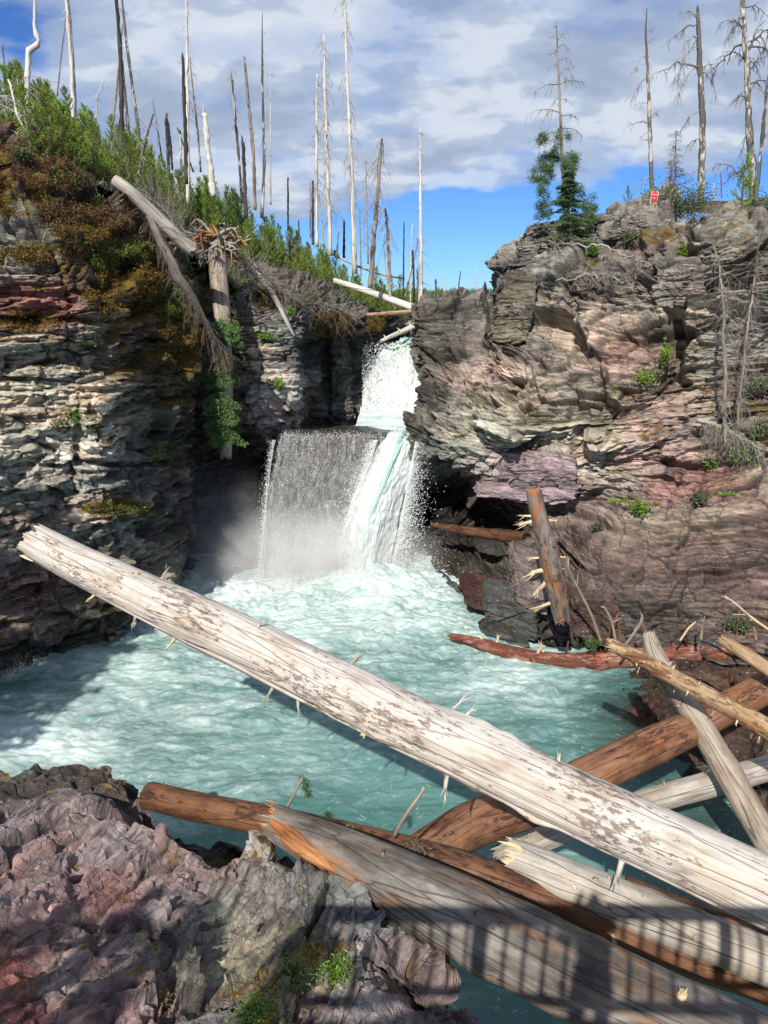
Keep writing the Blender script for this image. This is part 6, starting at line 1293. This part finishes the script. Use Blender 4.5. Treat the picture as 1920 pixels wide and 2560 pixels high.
SH = [(RC,1590,1290,34,40,L_BRIGHT,'leafy green plant trailing below the big fern'),(RC,1655,925,16,70,L_BRIGHT,'upright green plant under the dark cleft, right wall'),(RC,1610,955,50,16,L_BRIGHT,'low green mat creeping along the ledge beneath the cleft'),
 (RC,1700,660,14,44,L_BRIGHT,'slim bright plant growing inside the dark cleft'),(RC,1570,605,40,26,L_OLIVE,'dull green cushion shrub on the upper right slab'),(RC,1480,640,20,16,L_BRIGHT,'small green tuft beneath the rim slab'),
 (RC,1848,1150,60,40,L_BRIGHT,'green plants at the foot of the hanging dead branches'),(RC,1890,1100,34,50,L_OLIVE,'grey-green shrub right of the root mat'),(RC,1880,980,36,30,L_OLIVE,'small shrub high on the right wall near the edge'),(RC,1770,1170,30,26,L_BRIGHT,'green tuft under the root mat'),
 (RC,1745,1250,30,12,L_OLIVE,'thin green fringe along the purple ledge'),(RC,1490,1320,14,10,L_OLIVE,'tiny green sprig on the banded ledge of the right wall'),(RC,1840,1570,40,28,L_OLIVE,'olive shrub at the foot of the right wall behind the red log'),
 (LC,215,870,48,52,L_BRIGHT,'bright leafy bush on the face of the left wall'),(LC,195,1060,34,44,L_BRIGHT,'green plant with orange moss low on the left wall'),(LC,440,760,40,50,L_BRIGHT,'grassy green tuft at the top of the dark recess'),
 (LC,270,660,30,24,L_BRIGHT,'small green plant high on the mossy left slope'),(LC,240,520,24,22,L_BRIGHT,'small green plant beneath the skyline pines'),(LC,60,400,26,14,L_OLIVE,'yellowish herbs on the crest at the far left'),
 (MW,664,848,22,10,L_BRIGHT,'yellow-green sprig on the pale middle block, upper one'),(MW,700,975,14,24,L_BRIGHT,'yellow-green sprig on the pale middle block, lower one'),(MW,760,765,60,30,L_OLIVE,'olive shrubs on the rim of the middle block'),(MW,720,790,22,14,L_BRIGHT,'bright little plant at the top corner of the middle block'),(MW,830,760,44,34,L_OLIVE,'olive bushes hanging over the fluted alcove'),
 (FG,770,2350,40,34,L_BRIGHT,'light green sprig on the grey foreground rock'),(FG,725,2450,90,60,L_BRIGHT,'clump of green herbs in the foreground rock cleft'),(FG,640,2530,80,50,L_BRIGHT,'green herbs at the bottom edge of the foreground rock'),(FG,840,2420,50,34,L_BRIGHT,'green leaves beside the lower right foreground slab'),
 (FG,45,2170,26,14,L_STRAW,'dry grass tuft on the foreground rock at the left edge'),(FG,30,2075,16,12,L_STRAW,'small straw tuft in a crack at the far left'),(FG,410,2500,24,34,L_STRAW,'withered brown tuft in the foreground cleft')]
for i, (sf, x, y, rp, hp, m, lab) in enumerate(SH):
    near = sf == FG
    shrub('shrub' if not near else 'herb_clump', sf, x, y, rp, hp, m, lab, n=520 if not near else 900, leaf=0.075 if not near else 0.028, lw=0.022 if not near else 0.007, seed=i, stems=12 if not near else 22, lift=0.10 if not near else 0.02, cat='plant' if near else 'shrub')
shrub('shrub', None, 1700, 545, 90, 62, L_OLIVE, 'broad olive bush on the rim under the thick snapped tree', n=2600, leaf=.08, lw=.02, stems=40, d=26.8)
shrub('shrub', None, 1640, 540, 50, 40, L_OLIVE, 'grey-green bush on the rim just right of the sign', n=900, leaf=.08, lw=.02, stems=20, d=27.0)
shrub('shrub', None, 1900, 560, 60, 60, L_OLIVE, 'tangled grey-green bush at the right edge of the rim', n=1000, leaf=.08, lw=.02, stems=24, d=25)
shrub('shrub', None, 1820, 560, 50, 24, L_BRIGHT, 'bright low herbs on the rim below the tallest dead tree', n=700, leaf=.07, lw=.02, stems=16, d=25.6)
shrub('shrub', None, 1740, 575, 90, 20, L_STRAW, 'band of yellow-green grass on the edge of the right rim', n=1400, leaf=.10, lw=.01, stems=40, d=25.6)
shrub('shrub', LC, 560, 960, 50, 60, L_OLIVE, 'shaggy dull green bush hanging over the gully below the root mound', n=1600, leaf=.08, lw=.02, stems=40, lift=.5, droop=.5)
shrub('shrub', LC, 590, 1040, 44, 60, L_STRAW, 'tangle of grey hanging twigs beneath the gully bush', n=300, leaf=.10, lw=.005, stems=60, lift=.4, droop=1.2, sm=W_TWIG)

# spruce boughs drooping along the hanging trunk in the gully
def bough(x, y, w, h, d, label, seed):
    r = np.random.default_rng(seed); p = np.array(at(x, y, d)); k = mpx(p); root = empty('spruce_bough', tuple(p)); sm_ = MB(); P, D = [], []
    for b in range(13):
        q0 = p+np.array([r.normal(0, .04), 0, -h*k*b/13.0]); a = r.uniform(-1, 1); l = w*k*(0.5+0.6*r.random()); d_ = np.array([np.sign(a)*(.5+.5*abs(a)), -0.5*r.random(), -0.28]); d_ /= np.linalg.norm(d_)
        sm_.tube([q0, q0+d_*l*.5, q0+d_*l+[0, 0, -.05]], [.012, .008, .003], 3, cap=False); m = 150; s = r.random(m)*l; sd_ = np.cross(d_, [0, -1.0, 0.3]); sd_ /= np.linalg.norm(sd_)
        lat = r.normal(0, 1, m)*.13*(1.1*l-s); P.append(q0+d_*s[:, None]+sd_*lat[:, None]+r.normal(0, .02, (m, 3))); dd = d_*.8+sd_*np.sign(lat)[:, None]*.6+r.normal(0, .25, (m, 3))+[0, 0, -.15]; D.append(dd/np.linalg.norm(dd, axis=1, keepdims=True))
    sm_.build('stems', W_TWIGD, root); mb = MB(); mb.blades(np.concatenate(P), np.concatenate(D), .09, .02); mb.build('foliage', L_SPR, root); tag(root, label, 'branch')
L_SPR = mat_leaf('spruce_needles', (0.03,0.065,0.018), (0.065,0.125,0.03), (0.12,0.19,0.045))
bough(548, 880, 46, 80, 22.6, 'upper green spruce bough over the hanging trunk in the gully', 1)
bough(555, 985, 50, 70, 22.4, 'middle green spruce bough over the hanging trunk in the gully', 2)
bough(572, 1045, 48, 60, 22.6, 'lowest green spruce bough beside the orange broken tip', 3)
bough(565, 800, 40, 60, 23.4, 'green spruce bough where the root-mound trunk meets the rock', 4)

# uprooted trunk with its root plate, hanging down the gully
rt = make_log('uprooted_tree', [(543,610,25.0,46),(545,680,24.6,44),(553,760,24.2,42),(560,850,23.8,36),(564,950,23.5,34),(566,1050,23.2,32),(565,1125,23.0,28)], W_BROWN,
  'uprooted tree hanging head-down in the gully, tangled roots at the top and orange broken tip', 'dead tree', None, 41, end0='cut', sides=36, rings_per_m=16, knots=8, rough=0.06, endmat=W_SPLIT, jag=1.0)[0]
r = np.random.default_rng(77); c_ = np.array(at(543, 612, 25.0))
for i in range(60):
    a = r.random()*6.283; L = 0.35+0.75*r.random(); d = np.array([math.cos(a)*1.1, math.sin(a)*0.8-0.2, 0.55*r.normal()+0.45]); d /= np.linalg.norm(d)
    if i < 3: d = np.array([-0.85, -.1, .75]); L = 1.25
    mb = MB(); limb(mb, c_+r.normal(0, .20, 3), d, L*0.9, 0.05+0.06*r.random(), 1, -0.35, r, 0.9); mb.build('root', [W_BROWN, W_SNAGBR, W_TWIG, W_BROWN, W_SPLIT][i % 5], rt)
# dead spruce hanging down the mossy slope, and twig mats
def hanging(spec, label, nb, bl, tm, trunkmat, seed, droop=-1.2, name='hanging_dead_tree', lev=1, br=.01, bias=None, jit=.012):
    r = np.random.default_rng(seed); pts = [np.array(at(a, b, c)) for a, b, c, w in spec]; C, R, L = resample(pts, [.5*w*mpx(p) for p, (a, b, c, w) in zip(pts, spec)], 40); C = C+np.cumsum(r.normal(0, jit, (40, 3)), 0)
    root = empty(name, tuple(C[0])); mb = MB(); mb.tube(C, R, 8); mb.build('trunk', trunkmat, root); mb = MB()
    for i in range(nb):
        j = int(r.integers(3, 39)); d = r.normal(0, 1, 3)+(np.array(bias) if bias else 0)+[0, -.4, 0]; d /= np.linalg.norm(d); limb(mb, C[j], d, bl*(.4+.8*r.random()), br, lev, droop, r, .8)
    o = mb.build('branches', tm, root); o['kind'] = 'stuff'; return tag(root, label, 'dead tree')
hanging([(352,500,22.2,16),(400,610,21.6,22),(450,700,21.2,26),(500,790,21.4,20),(540,870,21.8,10),(556,905,22,4)], 'shaggy grey dead spruce hanging down the slope left of the gully', 260, .62, W_SNAGBR, W_TWIGD, 81, bias=(.6, 0, -.6))
hanging([(1782,600,21.2,3),(1800,680,20.8,5),(1812,800,20.4,7),(1817,940,20.1,8),(1818,1060,19.8,9),(1822,1130,19.6,4)], 'spindly dead spruce with lichen-hung twigs before the right wall, left of two', 120, .75, W_TWIG, W_SNAGBR, 82, droop=-.7, br=.006)
hanging([(1896,590,21.2,4),(1888,700,20.8,5),(1868,820,20.4,7),(1852,950,20.0,8),(1840,1090,19.8,5)], 'spindly dead spruce with lichen-hung twigs before the right wall, right of two', 150, .85, W_TWIG, W_SNAGBR, 83, droop=-.7, br=.006)
hanging([(1745,1048,20.2,12),(1790,1055,20.0,10),(1830,1072,19.8,9),(1880,1100,19.6,5),(1905,1140,19.5,3)], 'mat of pale hanging roots under the spindly dead spruces', 150, .7, W_TWIG, W_TWIG, 84, droop=-1.6, name='root_mat', br=.009)
hanging([(1365,600,24.8,3),(1480,610,24.2,4),(1560,640,23.4,5),(1620,668,22.8,3)], 'pale roots and twigs sprawled across the right rim block', 34, .6, W_TWIG, W_TWIG, 85, droop=-.6, name='root_tangle', br=.012, lev=1, jit=.045)
hanging([(1395,705,23.6,4),(1450,690,23.4,5),(1520,715,23.0,5),(1600,735,22.6,3)], 'wind-bleached roots creeping over the ledge under the fir', 30, .55, W_TWIG, W_TWIG, 86, droop=-.5, name='root_tangle', br=.012, lev=1, jit=.045)
hanging([(20,200,22.5,5),(60,330,21.8,6),(110,400,21.4,6),(150,470,21,4)], 'tangle of white dead branches on the crest below the S-bent snag', 90, 1.0, W_TWIGW, W_TWIGW, 87, droop=-.6, name='branch_tangle', br=.012)
hanging([(350,480,24.2,4),(420,540,24.0,5),(450,620,23.6,4)], 'grey brush of dead twigs behind the curved grey log', 190, 1.0, W_TWIG, W_TWIG, 88, droop=.3, name='branch_tangle', br=.007)
hanging([(610,640,27.4,5),(700,720,27.0,5),(800,760,28.2,5),(900,780,29.8,4)], 'dry brush on the brown slope above the middle block', 260, .9, W_TWIG, W_TWIGD, 89, droop=-.2, name='branch_tangle', br=.008)
hanging([(560,620,25.4,8),(640,700,26.0,8),(600,720,26.2,8)], 'heap of dead sticks beside the root plate', 90, .9, W_TWIG, W_BROWN, 90, droop=-.3, name='branch_tangle', br=.014)
# slender bare branches in front of the wall and on the logs
def stick(L, lab, mat=W_TWIG, cat='branch', group=None, twigs=0):
    root = empty('bare_branch', at(*L[0][:3])); r = np.random.default_rng(int(L[0][0])); mb = MB(); pts = [np.array(at(a, b, c)) for a, b, c, w in L]
    C, R, _ = resample(pts, [.5*w*mpx(p) for p, (a, b, c, w) in zip(pts, L)], 14); mb.tube(C, R, 6); mb.build('stem', mat, root)
    for i in range(twigs):
        mb = MB(); j = int(r.integers(4, 13)); d = (C[j]-C[j-1]); d /= np.linalg.norm(d); d = d+r.normal(0, .6, 3); limb(mb, C[j], d/np.linalg.norm(d), np.linalg.norm(C[-1]-C[0])*.25, R[j]*.6, 0, 0, r); mb.build('twig', mat, root)
    return tag(root, lab, cat, group)
stick([(1505,1612,17.0,8),(1480,1540,16.9,7),(1450,1480,16.9,6),(1424,1430,16.9,5),(1420,1395,16.9,3)], 'tall bent bare branch rising from the red log', W_BROWN, twigs=3)
stick([(1540,1610,16.8,8),(1528,1550,16.7,7),(1512,1520,16.7,5),(1502,1516,16.7,3)], 'bare orange branch bent left above the red log', W_BROWN, twigs=2)
stick([(1556,1622,16,8),(1580,1590,15.9,7),(1606,1548,15.9,5),(1604,1535,15.9,3)], 'bare branch slanting right above the red log', W_BROWN, twigs=2)
stick([(1700,1602,16.4,6),(1722,1570,16.3,5),(1740,1555,16.3,3)], 'short pale stick leaning at the foot of the right wall', W_CREAM)
stick([(1752,1600,16.2,9),(1756,1565,16.2,6),(1762,1540,16.2,3)], 'thin upright curved stick at the foot of the right wall', W_BROWN, twigs=2)
stick([(1930,1580,14.6,8),(1880,1545,14.6,7),(1840,1510,14.6,5),(1812,1490,14.6,3)], 'pale bare branch reaching in from the right edge', W_CREAM, twigs=3)
stick([(1891,1602,14.8,8),(1885,1570,14.8,6),(1876,1548,14.8,4)], 'short brown stick upright near the right edge', W_BROWN)
stick([(1010,2068,7.3,0),(985,2092,7.2,10),(1000,2060,7.2,10),(1030,2015,7.2,9),(1052,1985,7.2,8),(1060,1967,7.2,7)][1:], 'forked bare twig standing up from the dark orange log', W_BROWN, twigs=1)
tw = stick([(700,2052,7.3,9),(722,2010,7.25,8),(745,1965,7.2,7),(758,1940,7.2,5)], 'broken twig with a wilted green sprig at the end of the thick grey log', W_BROWN)
mb = MB(); r = np.random.default_rng(4); tip = np.array(at(757, 1942, 7.2)); n = 260; s = r.random(n)*.25; P = tip+np.array([0.25, 0, -0.95])*s[:, None]+r.normal(0, .025, (n, 3)); D = r.normal(0, .5, (n, 3))+[.1, 0, -1]; D /= np.linalg.norm(D, axis=1, keepdims=True); mb.blades(P, D, .045, .005); mb.build('sprig', L_SPR, tw)
shrub('conifer_sprig', None, 820, 2042, 16, 26, L_SPR, 'small green conifer sprig sticking up behind the thick grey log', n=240, leaf=.035, lw=.004, stems=5, d=7.3, cat='branch')
shrub('conifer_sprig', None, 870, 2080, 22, 20, L_BRIGHT, 'yellow-green sprig lying on the dark orange log', n=260, leaf=.04, lw=.005, stems=7, d=7.1, cat='branch')
shrub('conifer_sprig', None, 1035, 2112, 34, 14, L_STRAW, 'dry sprig draped over the dark orange log', n=260, leaf=.04, lw=.004, stems=10, d=7.0, cat='branch')
shrub('conifer_sprig', None, 1478, 1612, 26, 14, L_SPR, 'green sprig hanging on the red log', n=260, leaf=.10, lw=.012, stems=8, d=17.0, cat='branch')

# moss pads: many small lumpy tufts on the ledges of the left wall, one mass nobody could count
def moss_pads(name, surf, regions, n, mat, label, seed, size=(.05, .16)):
    G, N, px, py = SURF[surf]; r = np.random.default_rng(seed); P, D, Ln = [], [], []
    cand = np.zeros(px.shape, bool)
    for (x, y, rx, ry) in regions: cand |= ((px-x)/rx)**2+((py-y)/ry)**2 < 1
    nz = fbm(G*1.6, 3, seed); Nz = normals_grid(G)*np.sign(np.sum(normals_grid(smooth_grid(G, 2))*(np.array([0, 0, CAM_H])-G), -1))[..., None]
    cand &= (nz+0.5*Nz[..., 2] > 0.10); idx = np.argwhere(cand)
    if len(idx) == 0: return
    pick = idx[r.integers(0, len(idx), n)]
    c_ = G[pick[:, 0], pick[:, 1]]; m = 18
    q = c_[:, None]+r.normal(0, 1, (n, m, 3))*r.uniform(*size, (n, 1, 1))*0.5; d = r.normal(0, .6, (n, m, 3))+[0, -.5, .55]
    d /= np.linalg.norm(d, axis=-1, keepdims=True); mb = MB(); mb.blades(q.reshape(-1, 3)-d.reshape(-1, 3)*.03, d.reshape(-1, 3), .045+.04*r.random(n*m), .013); o = mb.build(name, mat)
    return tag(o, label, 'moss', None, 'stuff')
moss_pads('moss', LC, [(100,500,130,60),(230,560,100,60),(330,700,90,80),(430,840,60,80),(150,640,180,26),(60,800,110,24),(190,600,60,60),(400,900,60,30),(250,760,50,30)], 4200, L_MOSS, 'orange-brown moss cushions over the dark left slope', 3)
moss_pads('moss', LC, [(290,1272,80,16),(190,1062,60,20),(450,770,60,60),(300,640,90,40),(390,1130,30,14),(420,1125,14,20),(240,440,120,40)], 3600, L_MOSSG, 'green moss shelf and tufts on the left wall', 4)
moss_pads('moss', MW, [(830,810,50,30),(650,750,60,20),(940,805,24,20)], 1800, L_MOSS, 'rusty moss on the rim of the fluted alcove', 5)
moss_pads('brush', LC, [(60,400,110,50),(180,450,130,40),(300,540,60,40),(120,540,120,30)], 2600, L_DRY, 'red-brown heather and needles on the left crest', 6)
G, N, px, py = SURF['hillside']
r = np.random.default_rng(12); n = 15000; iu = r.integers(0, px.shape[0], n); iv = (r.random(n)*px.shape[1]*.7).astype(int); P = G[iu, iv]; D = r.normal(0, .5, (n, 3))+[0, 0, .8]; D /= np.linalg.norm(D, axis=1, keepdims=True)
mb = MB(); mb.blades(P, D, .22, .03); tag(mb.build('undergrowth', L_OLIVE), 'low grey-green undergrowth between the young pines', 'undergrowth', None, 'stuff')
# far wooded ridge
r = np.random.default_rng(13); P = []
for i in range(1500):
    x = r.uniform(-160, 200); y = r.uniform(110, 340); P.append((x, y, 6.0+min(1, (y-34)/300)*4.2))
P = np.array(P); mb = MB(); n = len(P)
for k in range(5):
    D = r.normal(0, .25, (n, 3))+[0, 0, 1]; mb.blades(P+r.normal(0, .4, (n, 3))*[1, 1, 0], D/np.linalg.norm(D, axis=1, keepdims=True), 2.2+2.0*r.random(n), .55)
tag(mb.build('far_forest', L_FIR), 'dark line of distant forest on the horizon in the notch', 'forest', None, 'stuff')

# ------------------------------------------------------------------ boulders and ledge stones
def boulder(name, V0, mat, label, tint, seed=1, cat='boulder', bed=(-0.2, -0.1, 1), amp=.07, res=40, group=None, wetv=0.0, kind=None):
    """convex hull-ish block from 8 corner points (front quad then back quad), subdivided and stratified"""
    V0 = np.array(V0, float); u = np.linspace(0, 1, res); Vs, Fs = [], []; off = 0; cen = V0.mean(0)
    quads = [(0,1,2,3),(5,4,7,6),(4,0,3,7),(1,5,6,2),(3,2,6,7),(4,5,1,0)]
    for a, b, c, d in quads:
        U, W = np.meshgrid(u, u, indexing='ij')
        P = (1-U)[..., None]*(1-W)[..., None]*V0[a]+U[..., None]*(1-W)[..., None]*V0[b]+U[..., None]*W[..., None]*V0[c]+(1-U)[..., None]*W[..., None]*V0[d]
        Vs.append(P.reshape(-1, 3)); Fs.append(grid_faces(res, res, off=off)[:, ::-1]); off += res*res
    P = np.concatenate(Vs); N = P-cen; ext = np.abs(V0-cen).max(0)+1e-6; nn = N/ext; rr = np.linalg.norm(nn, axis=1, keepdims=True)
    P = cen+N*1.10*(1-0.30*np.clip(rr-0.95, 0, 1)**1.0); dr = N/np.linalg.norm(N, axis=1, keepdims=True)
    D, tone, hue = strata(P, bed, ((.5, amp*1.0, 2.5), (.19, amp*.6, 3), (.07, amp*.4, 4)), seed, .15)
    D2, t2 = cells(P[:, 0]+.5*P[:, 1], P[:, 2]+.15*P[:, 1], ((1.2, .6, amp*.9, .25), (.5, .2, amp*.7, .4), (.2, .07, amp*.3, .4)), seed+9); D = D+D2; tone = tone*.7+t2
    P = P+dr*(D+.10*fbm(P*.9, 3, seed)*ext.max()*.6)[:, None]
    colr = np.clip(np.array(tint)*(1+tone[:, None]*.9), .01, .7)
    o = mesh_np(name, P, np.concatenate(Fs), mat, False, {'tint': colr, 'moss': np.zeros(len(P)), 'wet': np.full(len(P), wetv)})
    return tag(o, label, cat, group, kind)
def blk(front, dz): # front: 4 (px,py,d) bl, br, tr, tl; pushed back dz metres
    f_ = [at(*p) for p in front]; return [tuple(v) for v in f_]+[(v[0]*(1+dz*.02), v[1]+dz, v[2]) for v in f_]
boulder('boulder', blk([(1242,732,26.4),(1330,690,25.6),(1350,610,26.6),(1290,640,27.2)], 2.6), M_R, 'big dark overhanging block with a beak at the left end of the right rim', (.15,.145,.14), 101, res=60)
boulder('boulder', blk([(1290,640,26.8),(1490,650,25.8),(1470,555,27.0),(1345,562,27.6)], 3.0), M_R, 'grey lichen-flecked block the fir stands behind on the right rim', (.21,.20,.185), 102, res=60)
boulder('boulder', blk([(1500,600,26.0),(1660,590,25.6),(1665,522,26.6),(1490,545,27.0)], 3.2), M_R, 'flat grey cap slab under the red sign', (.22,.205,.19), 103, res=60)
boulder('boulder', blk([(1225,862,25.6),(1318,848,24.6),(1340,690,25.2),(1268,700,26.2)], 2.4), M_R, 'tall smooth tan-grey slab below the beaked block', (.17,.15,.115), 104, amp=.03, res=60)
boulder('boulder', blk([(1042,1150,24.4),(1150,1145,23.6),(1170,1075,23.7),(1060,1075,24.8)], 1.8), M_R, 'rounded dark nose of rock pressing against the main chute', (.12,.12,.11), 105)
boulder('boulder', blk([(1190,1245,22.8),(1430,1262,21.0),(1450,1140,21.2),(1215,1130,22.9)], 2.2), M_R, 'purple-grey cracked block under the overhang of the right wall', (.27,.21,.225), 106, res=60, amp=.04)
boulder('boulder', blk([(1215,1592,19.0),(1345,1614,18.1),(1335,1520,18.7),(1222,1505,19.5)], 1.8), M_R, 'dark wet boulder at the waterline below the right wall', (.10,.105,.105), 107, wetv=.4, amp=.03)
boulder('boulder', blk([(1160,1510,20.2),(1260,1530,19.9),(1250,1478,20.6),(1165,1478,21.0)], 1.5), M_R, 'flat reddish wet rock washed by foam beside the falls', (.10,.05,.045), 108, wetv=.5, amp=.03)
boulder('boulder', blk([(1290,1520,18.9),(1370,1545,18.2),(1370,1380,19.6),(1290,1370,20.4)], 1.6), M_R, 'blocky mauve rock behind the upright leaning log', (.18,.14,.135), 109, amp=.05)
boulder('boulder', blk([(1430,1600,17.6),(1560,1620,17.2),(1550,1520,18.0),(1440,1515,18.4)], 1.4), M_R, 'dark red boulder behind the red log', (.11,.07,.065), 110, wetv=.3)
boulder('boulder', blk([(1640,760,22.0),(1760,770,21.3),(1750,650,21.7),(1650,645,22.6)], 1.6), M_R, 'rounded brow of rock left of the dark cleft', (.20,.18,.165), 111, amp=.06, res=50)
boulder('boulder', blk([(600,2185,6.75),(664,2188,6.6),(656,2150,6.65),(612,2146,6.75)], .25), M_FG, 'pale grey fist-shaped stone at the edge of the foreground shelf', (.36,.33,.29), 112, 'stone', amp=.006, res=24)
# ------------------------------------------------------------------ the footbridge the photograph is taken from (behind and above the frame; its railing shades the foreground)
br = empty('footbridge', (0, -0.6, 7.3)); W_DECK = W_BROWN
def box(name, x0, x1, y0, y1, z0, z1, mat, parent):
    V = [(x, y, z) for z in (z0, z1) for x, y in ((x0, y0), (x1, y0), (x1, y1), (x0, y1))]
    return mesh_np(name, V, np.array([[3,2,1,0],[4,5,6,7],[0,1,5,4],[1,2,6,5],[2,3,7,6],[3,0,4,7]]), mat, False, {'gc': np.array(V)*[1, 3, 1]}, parent)
box('deck', -11, 14, -1.6, 0.22, 7.22, 7.32, W_DECK, br)
box('top_rail', -2.6, 14, 0.14, 0.30, 8.34, 8.42, W_DECK, br); box('lower_rail', -2.6, 14, 0.18, 0.26, 7.46, 7.52, W_DECK, br)
b0 = box('baluster', 0, 0.034, 0.20, 0.24, 7.5, 8.34, W_DECK, None)
for i in range(82):
    x = -2.5+i*0.19
    if i: o = b0.copy(); COL.objects.link(o)
    else: o = b0
    o.location = (x, 0, 0); o.parent = br; o.matrix_parent_inverse = Matrix.Translation((0, 0.6, -7.3))
for x in (-2.6, -0.9, 1.5, 3.9, 6.3, 8.7): box('post', x, x+0.10, 0.14, 0.26, 7.0, 8.36, W_DECK, br)
tag(br, 'wooden footbridge with a baluster railing, the viewpoint of the photograph', 'bridge')
def person(x, y, h, face, arms, label, seed):
    """one continuous skinned figure"""
    s = h/1.75; z0 = 7.32
    J = {'pel': (0,0,.95), 'che': (0,.02,1.32), 'nec': (0,.02,1.50), 'hea': (0,.04,1.62), 'top': (0,.03,1.73),
         'lsh': (-.18,0,1.43), 'rsh': (.18,0,1.43), 'lhi': (-.10,0,.90), 'rhi': (.10,0,.90), 'lkn': (-.11,.03,.48), 'rkn': (.11,.03,.48), 'lan': (-.12,0,.09), 'ran': (.12,0,.09), 'lto': (-.13,.16,.03), 'rto': (.13,.16,.03)}
    if arms == 'up': J.update(lel=(-.26,.14,1.24), rel=(.26,.14,1.24), lwr=(-.09,.26,1.50), rwr=(.09,.26,1.50), lha=(-.05,.27,1.58), rha=(.05,.27,1.58))
    else: J.update(lel=(-.25,.02,1.16), rel=(.25,.02,1.16), lwr=(-.24,.16,1.00), rwr=(.24,.16,1.00), lha=(-.22,.24,.98), rha=(.22,.24,.98))
    names = list(J); E = [('pel','che'),('che','nec'),('nec','hea'),('hea','top'),('che','lsh'),('che','rsh'),('lsh','lel'),('rsh','rel'),('lel','lwr'),('rel','rwr'),('lwr','lha'),('rwr','rha'),('pel','lhi'),('pel','rhi'),('lhi','lkn'),('rhi','rkn'),('lkn','lan'),('rkn','ran'),('lan','lto'),('ran','rto')]
    Rr = dict(pel=.15, che=.16, nec=.06, hea=.10, top=.07, lsh=.07, rsh=.07, lhi=.10, rhi=.10, lkn=.06, rkn=.06, lan=.045, ran=.045, lto=.035, rto=.035, lel=.045, rel=.045, lwr=.032, rwr=.032, lha=.035, rha=.035)
    me = bpy.data.meshes.new('person'); me.from_pydata([tuple(c*s for c in J[n]) for n in names], [(names.index(a), names.index(b)) for a, b in E], [])
    o = bpy.data.objects.new('person', me); COL.objects.link(o); o.location = (x, y, z0)
    import bmesh
    bm = bmesh.new(); bm.from_mesh(me); ly = bm.verts.layers.skin.verify(); bm.verts.ensure_lookup_table()
    for i, n in enumerate(names): bm.verts[i][ly].radius = (Rr[n]*s, Rr[n]*s*(.75 if n in ('pel', 'che') else 1)); bm.verts[i][ly].use_root = (i == 0)
    bm.to_mesh(me); bm.free(); m = o.modifiers.new('skin', 'SKIN')
    sb = o.modifiers.new('sub', 'SUBSURF'); sb.levels = 2; sb.render_levels = 2
    me.materials.append(M_CLOTH); tag(o, label, 'person'); return o
t = NT('dark_clothing'); M_CLOTH = t.fin((0.05, 0.06, 0.09), 0.9)
try:
    person(0.03, -0.42, 1.82, 0, 'up', 'person holding up a camera at the railing, just behind the view', 1)
    person(-4.3, -0.28, 1.82, 0, 'down', 'person on the bridge left of the photographer, tallest of the group', 2)
    person(-3.75, -0.34, 1.72, 0, 'down', 'person on the bridge between the tallest one and the one beside the photographer', 5)
    person(-2.65, -0.35, 1.6, 0, 'down', 'person on the bridge just left of the photographer', 4)
    person(-4.95, -0.30, 1.74, 0, 'down', 'person on the bridge farthest left', 3)
except Exception as e: print('person', e)
Bx = np.array([[(-40, y, 9), (-20, y, 7.5), (-0.8*max(y, 0)-7.5, y, 6.6), (-0.8*max(y, 0)-5.6, y, 5.0), (-0.75*max(y, 0)-5.0, y, -1.0)] for y in (-25, -10, -3, 2, 6, 10, 13)], float)
Gb = crom(Bx, 60); Gb = np.swapaxes(crom(np.swapaxes(Gb, 0, 1), 80), 0, 1); Gb[..., 2] += .4*fbm(Gb*.6, 4, 5)
tag(mesh_np('left_bank_ground', Gb.reshape(-1, 3), grid_faces(60, 80)[:, ::-1], M_SOIL), kind='structure')
cm, tm = conifer('spruce_tree', 9.0, 0.17, 120, L_FIR, 300, needle=0.25, nw=0.05, per=60, up=0.15)
root = empty('spruce_tree'); a = cm.build('crown', L_FIR); b = tm.build('trunk', W_SNAGBR); place(root, [a, b])
TREES = [(-11.6, 6.6, .85, 'dark spruce on the near left bank, farthest upstream'), (-12.9, 7.6, .95, 'dark spruce on the near left bank, second from upstream'), (-11.9, 4.6, .7, 'dark spruce on the near left bank, nearest the river'), (-14.2, 6.0, 1.0, 'tall dark spruce on the near left bank, farthest from the river')]
for i, (x, y, sc, lab) in enumerate(TREES):
    t_ = root if i == 0 else copy_tree(root, (0, 0, 0)); t_.location = (x, y, 6.4); t_.scale = (sc,)*3; t_.rotation_euler = (0, 0, i*1.3)
    tag(t_, lab, 'spruce', 'spruces on the near left bank')
print('total', round(time.time()-T0, 1))
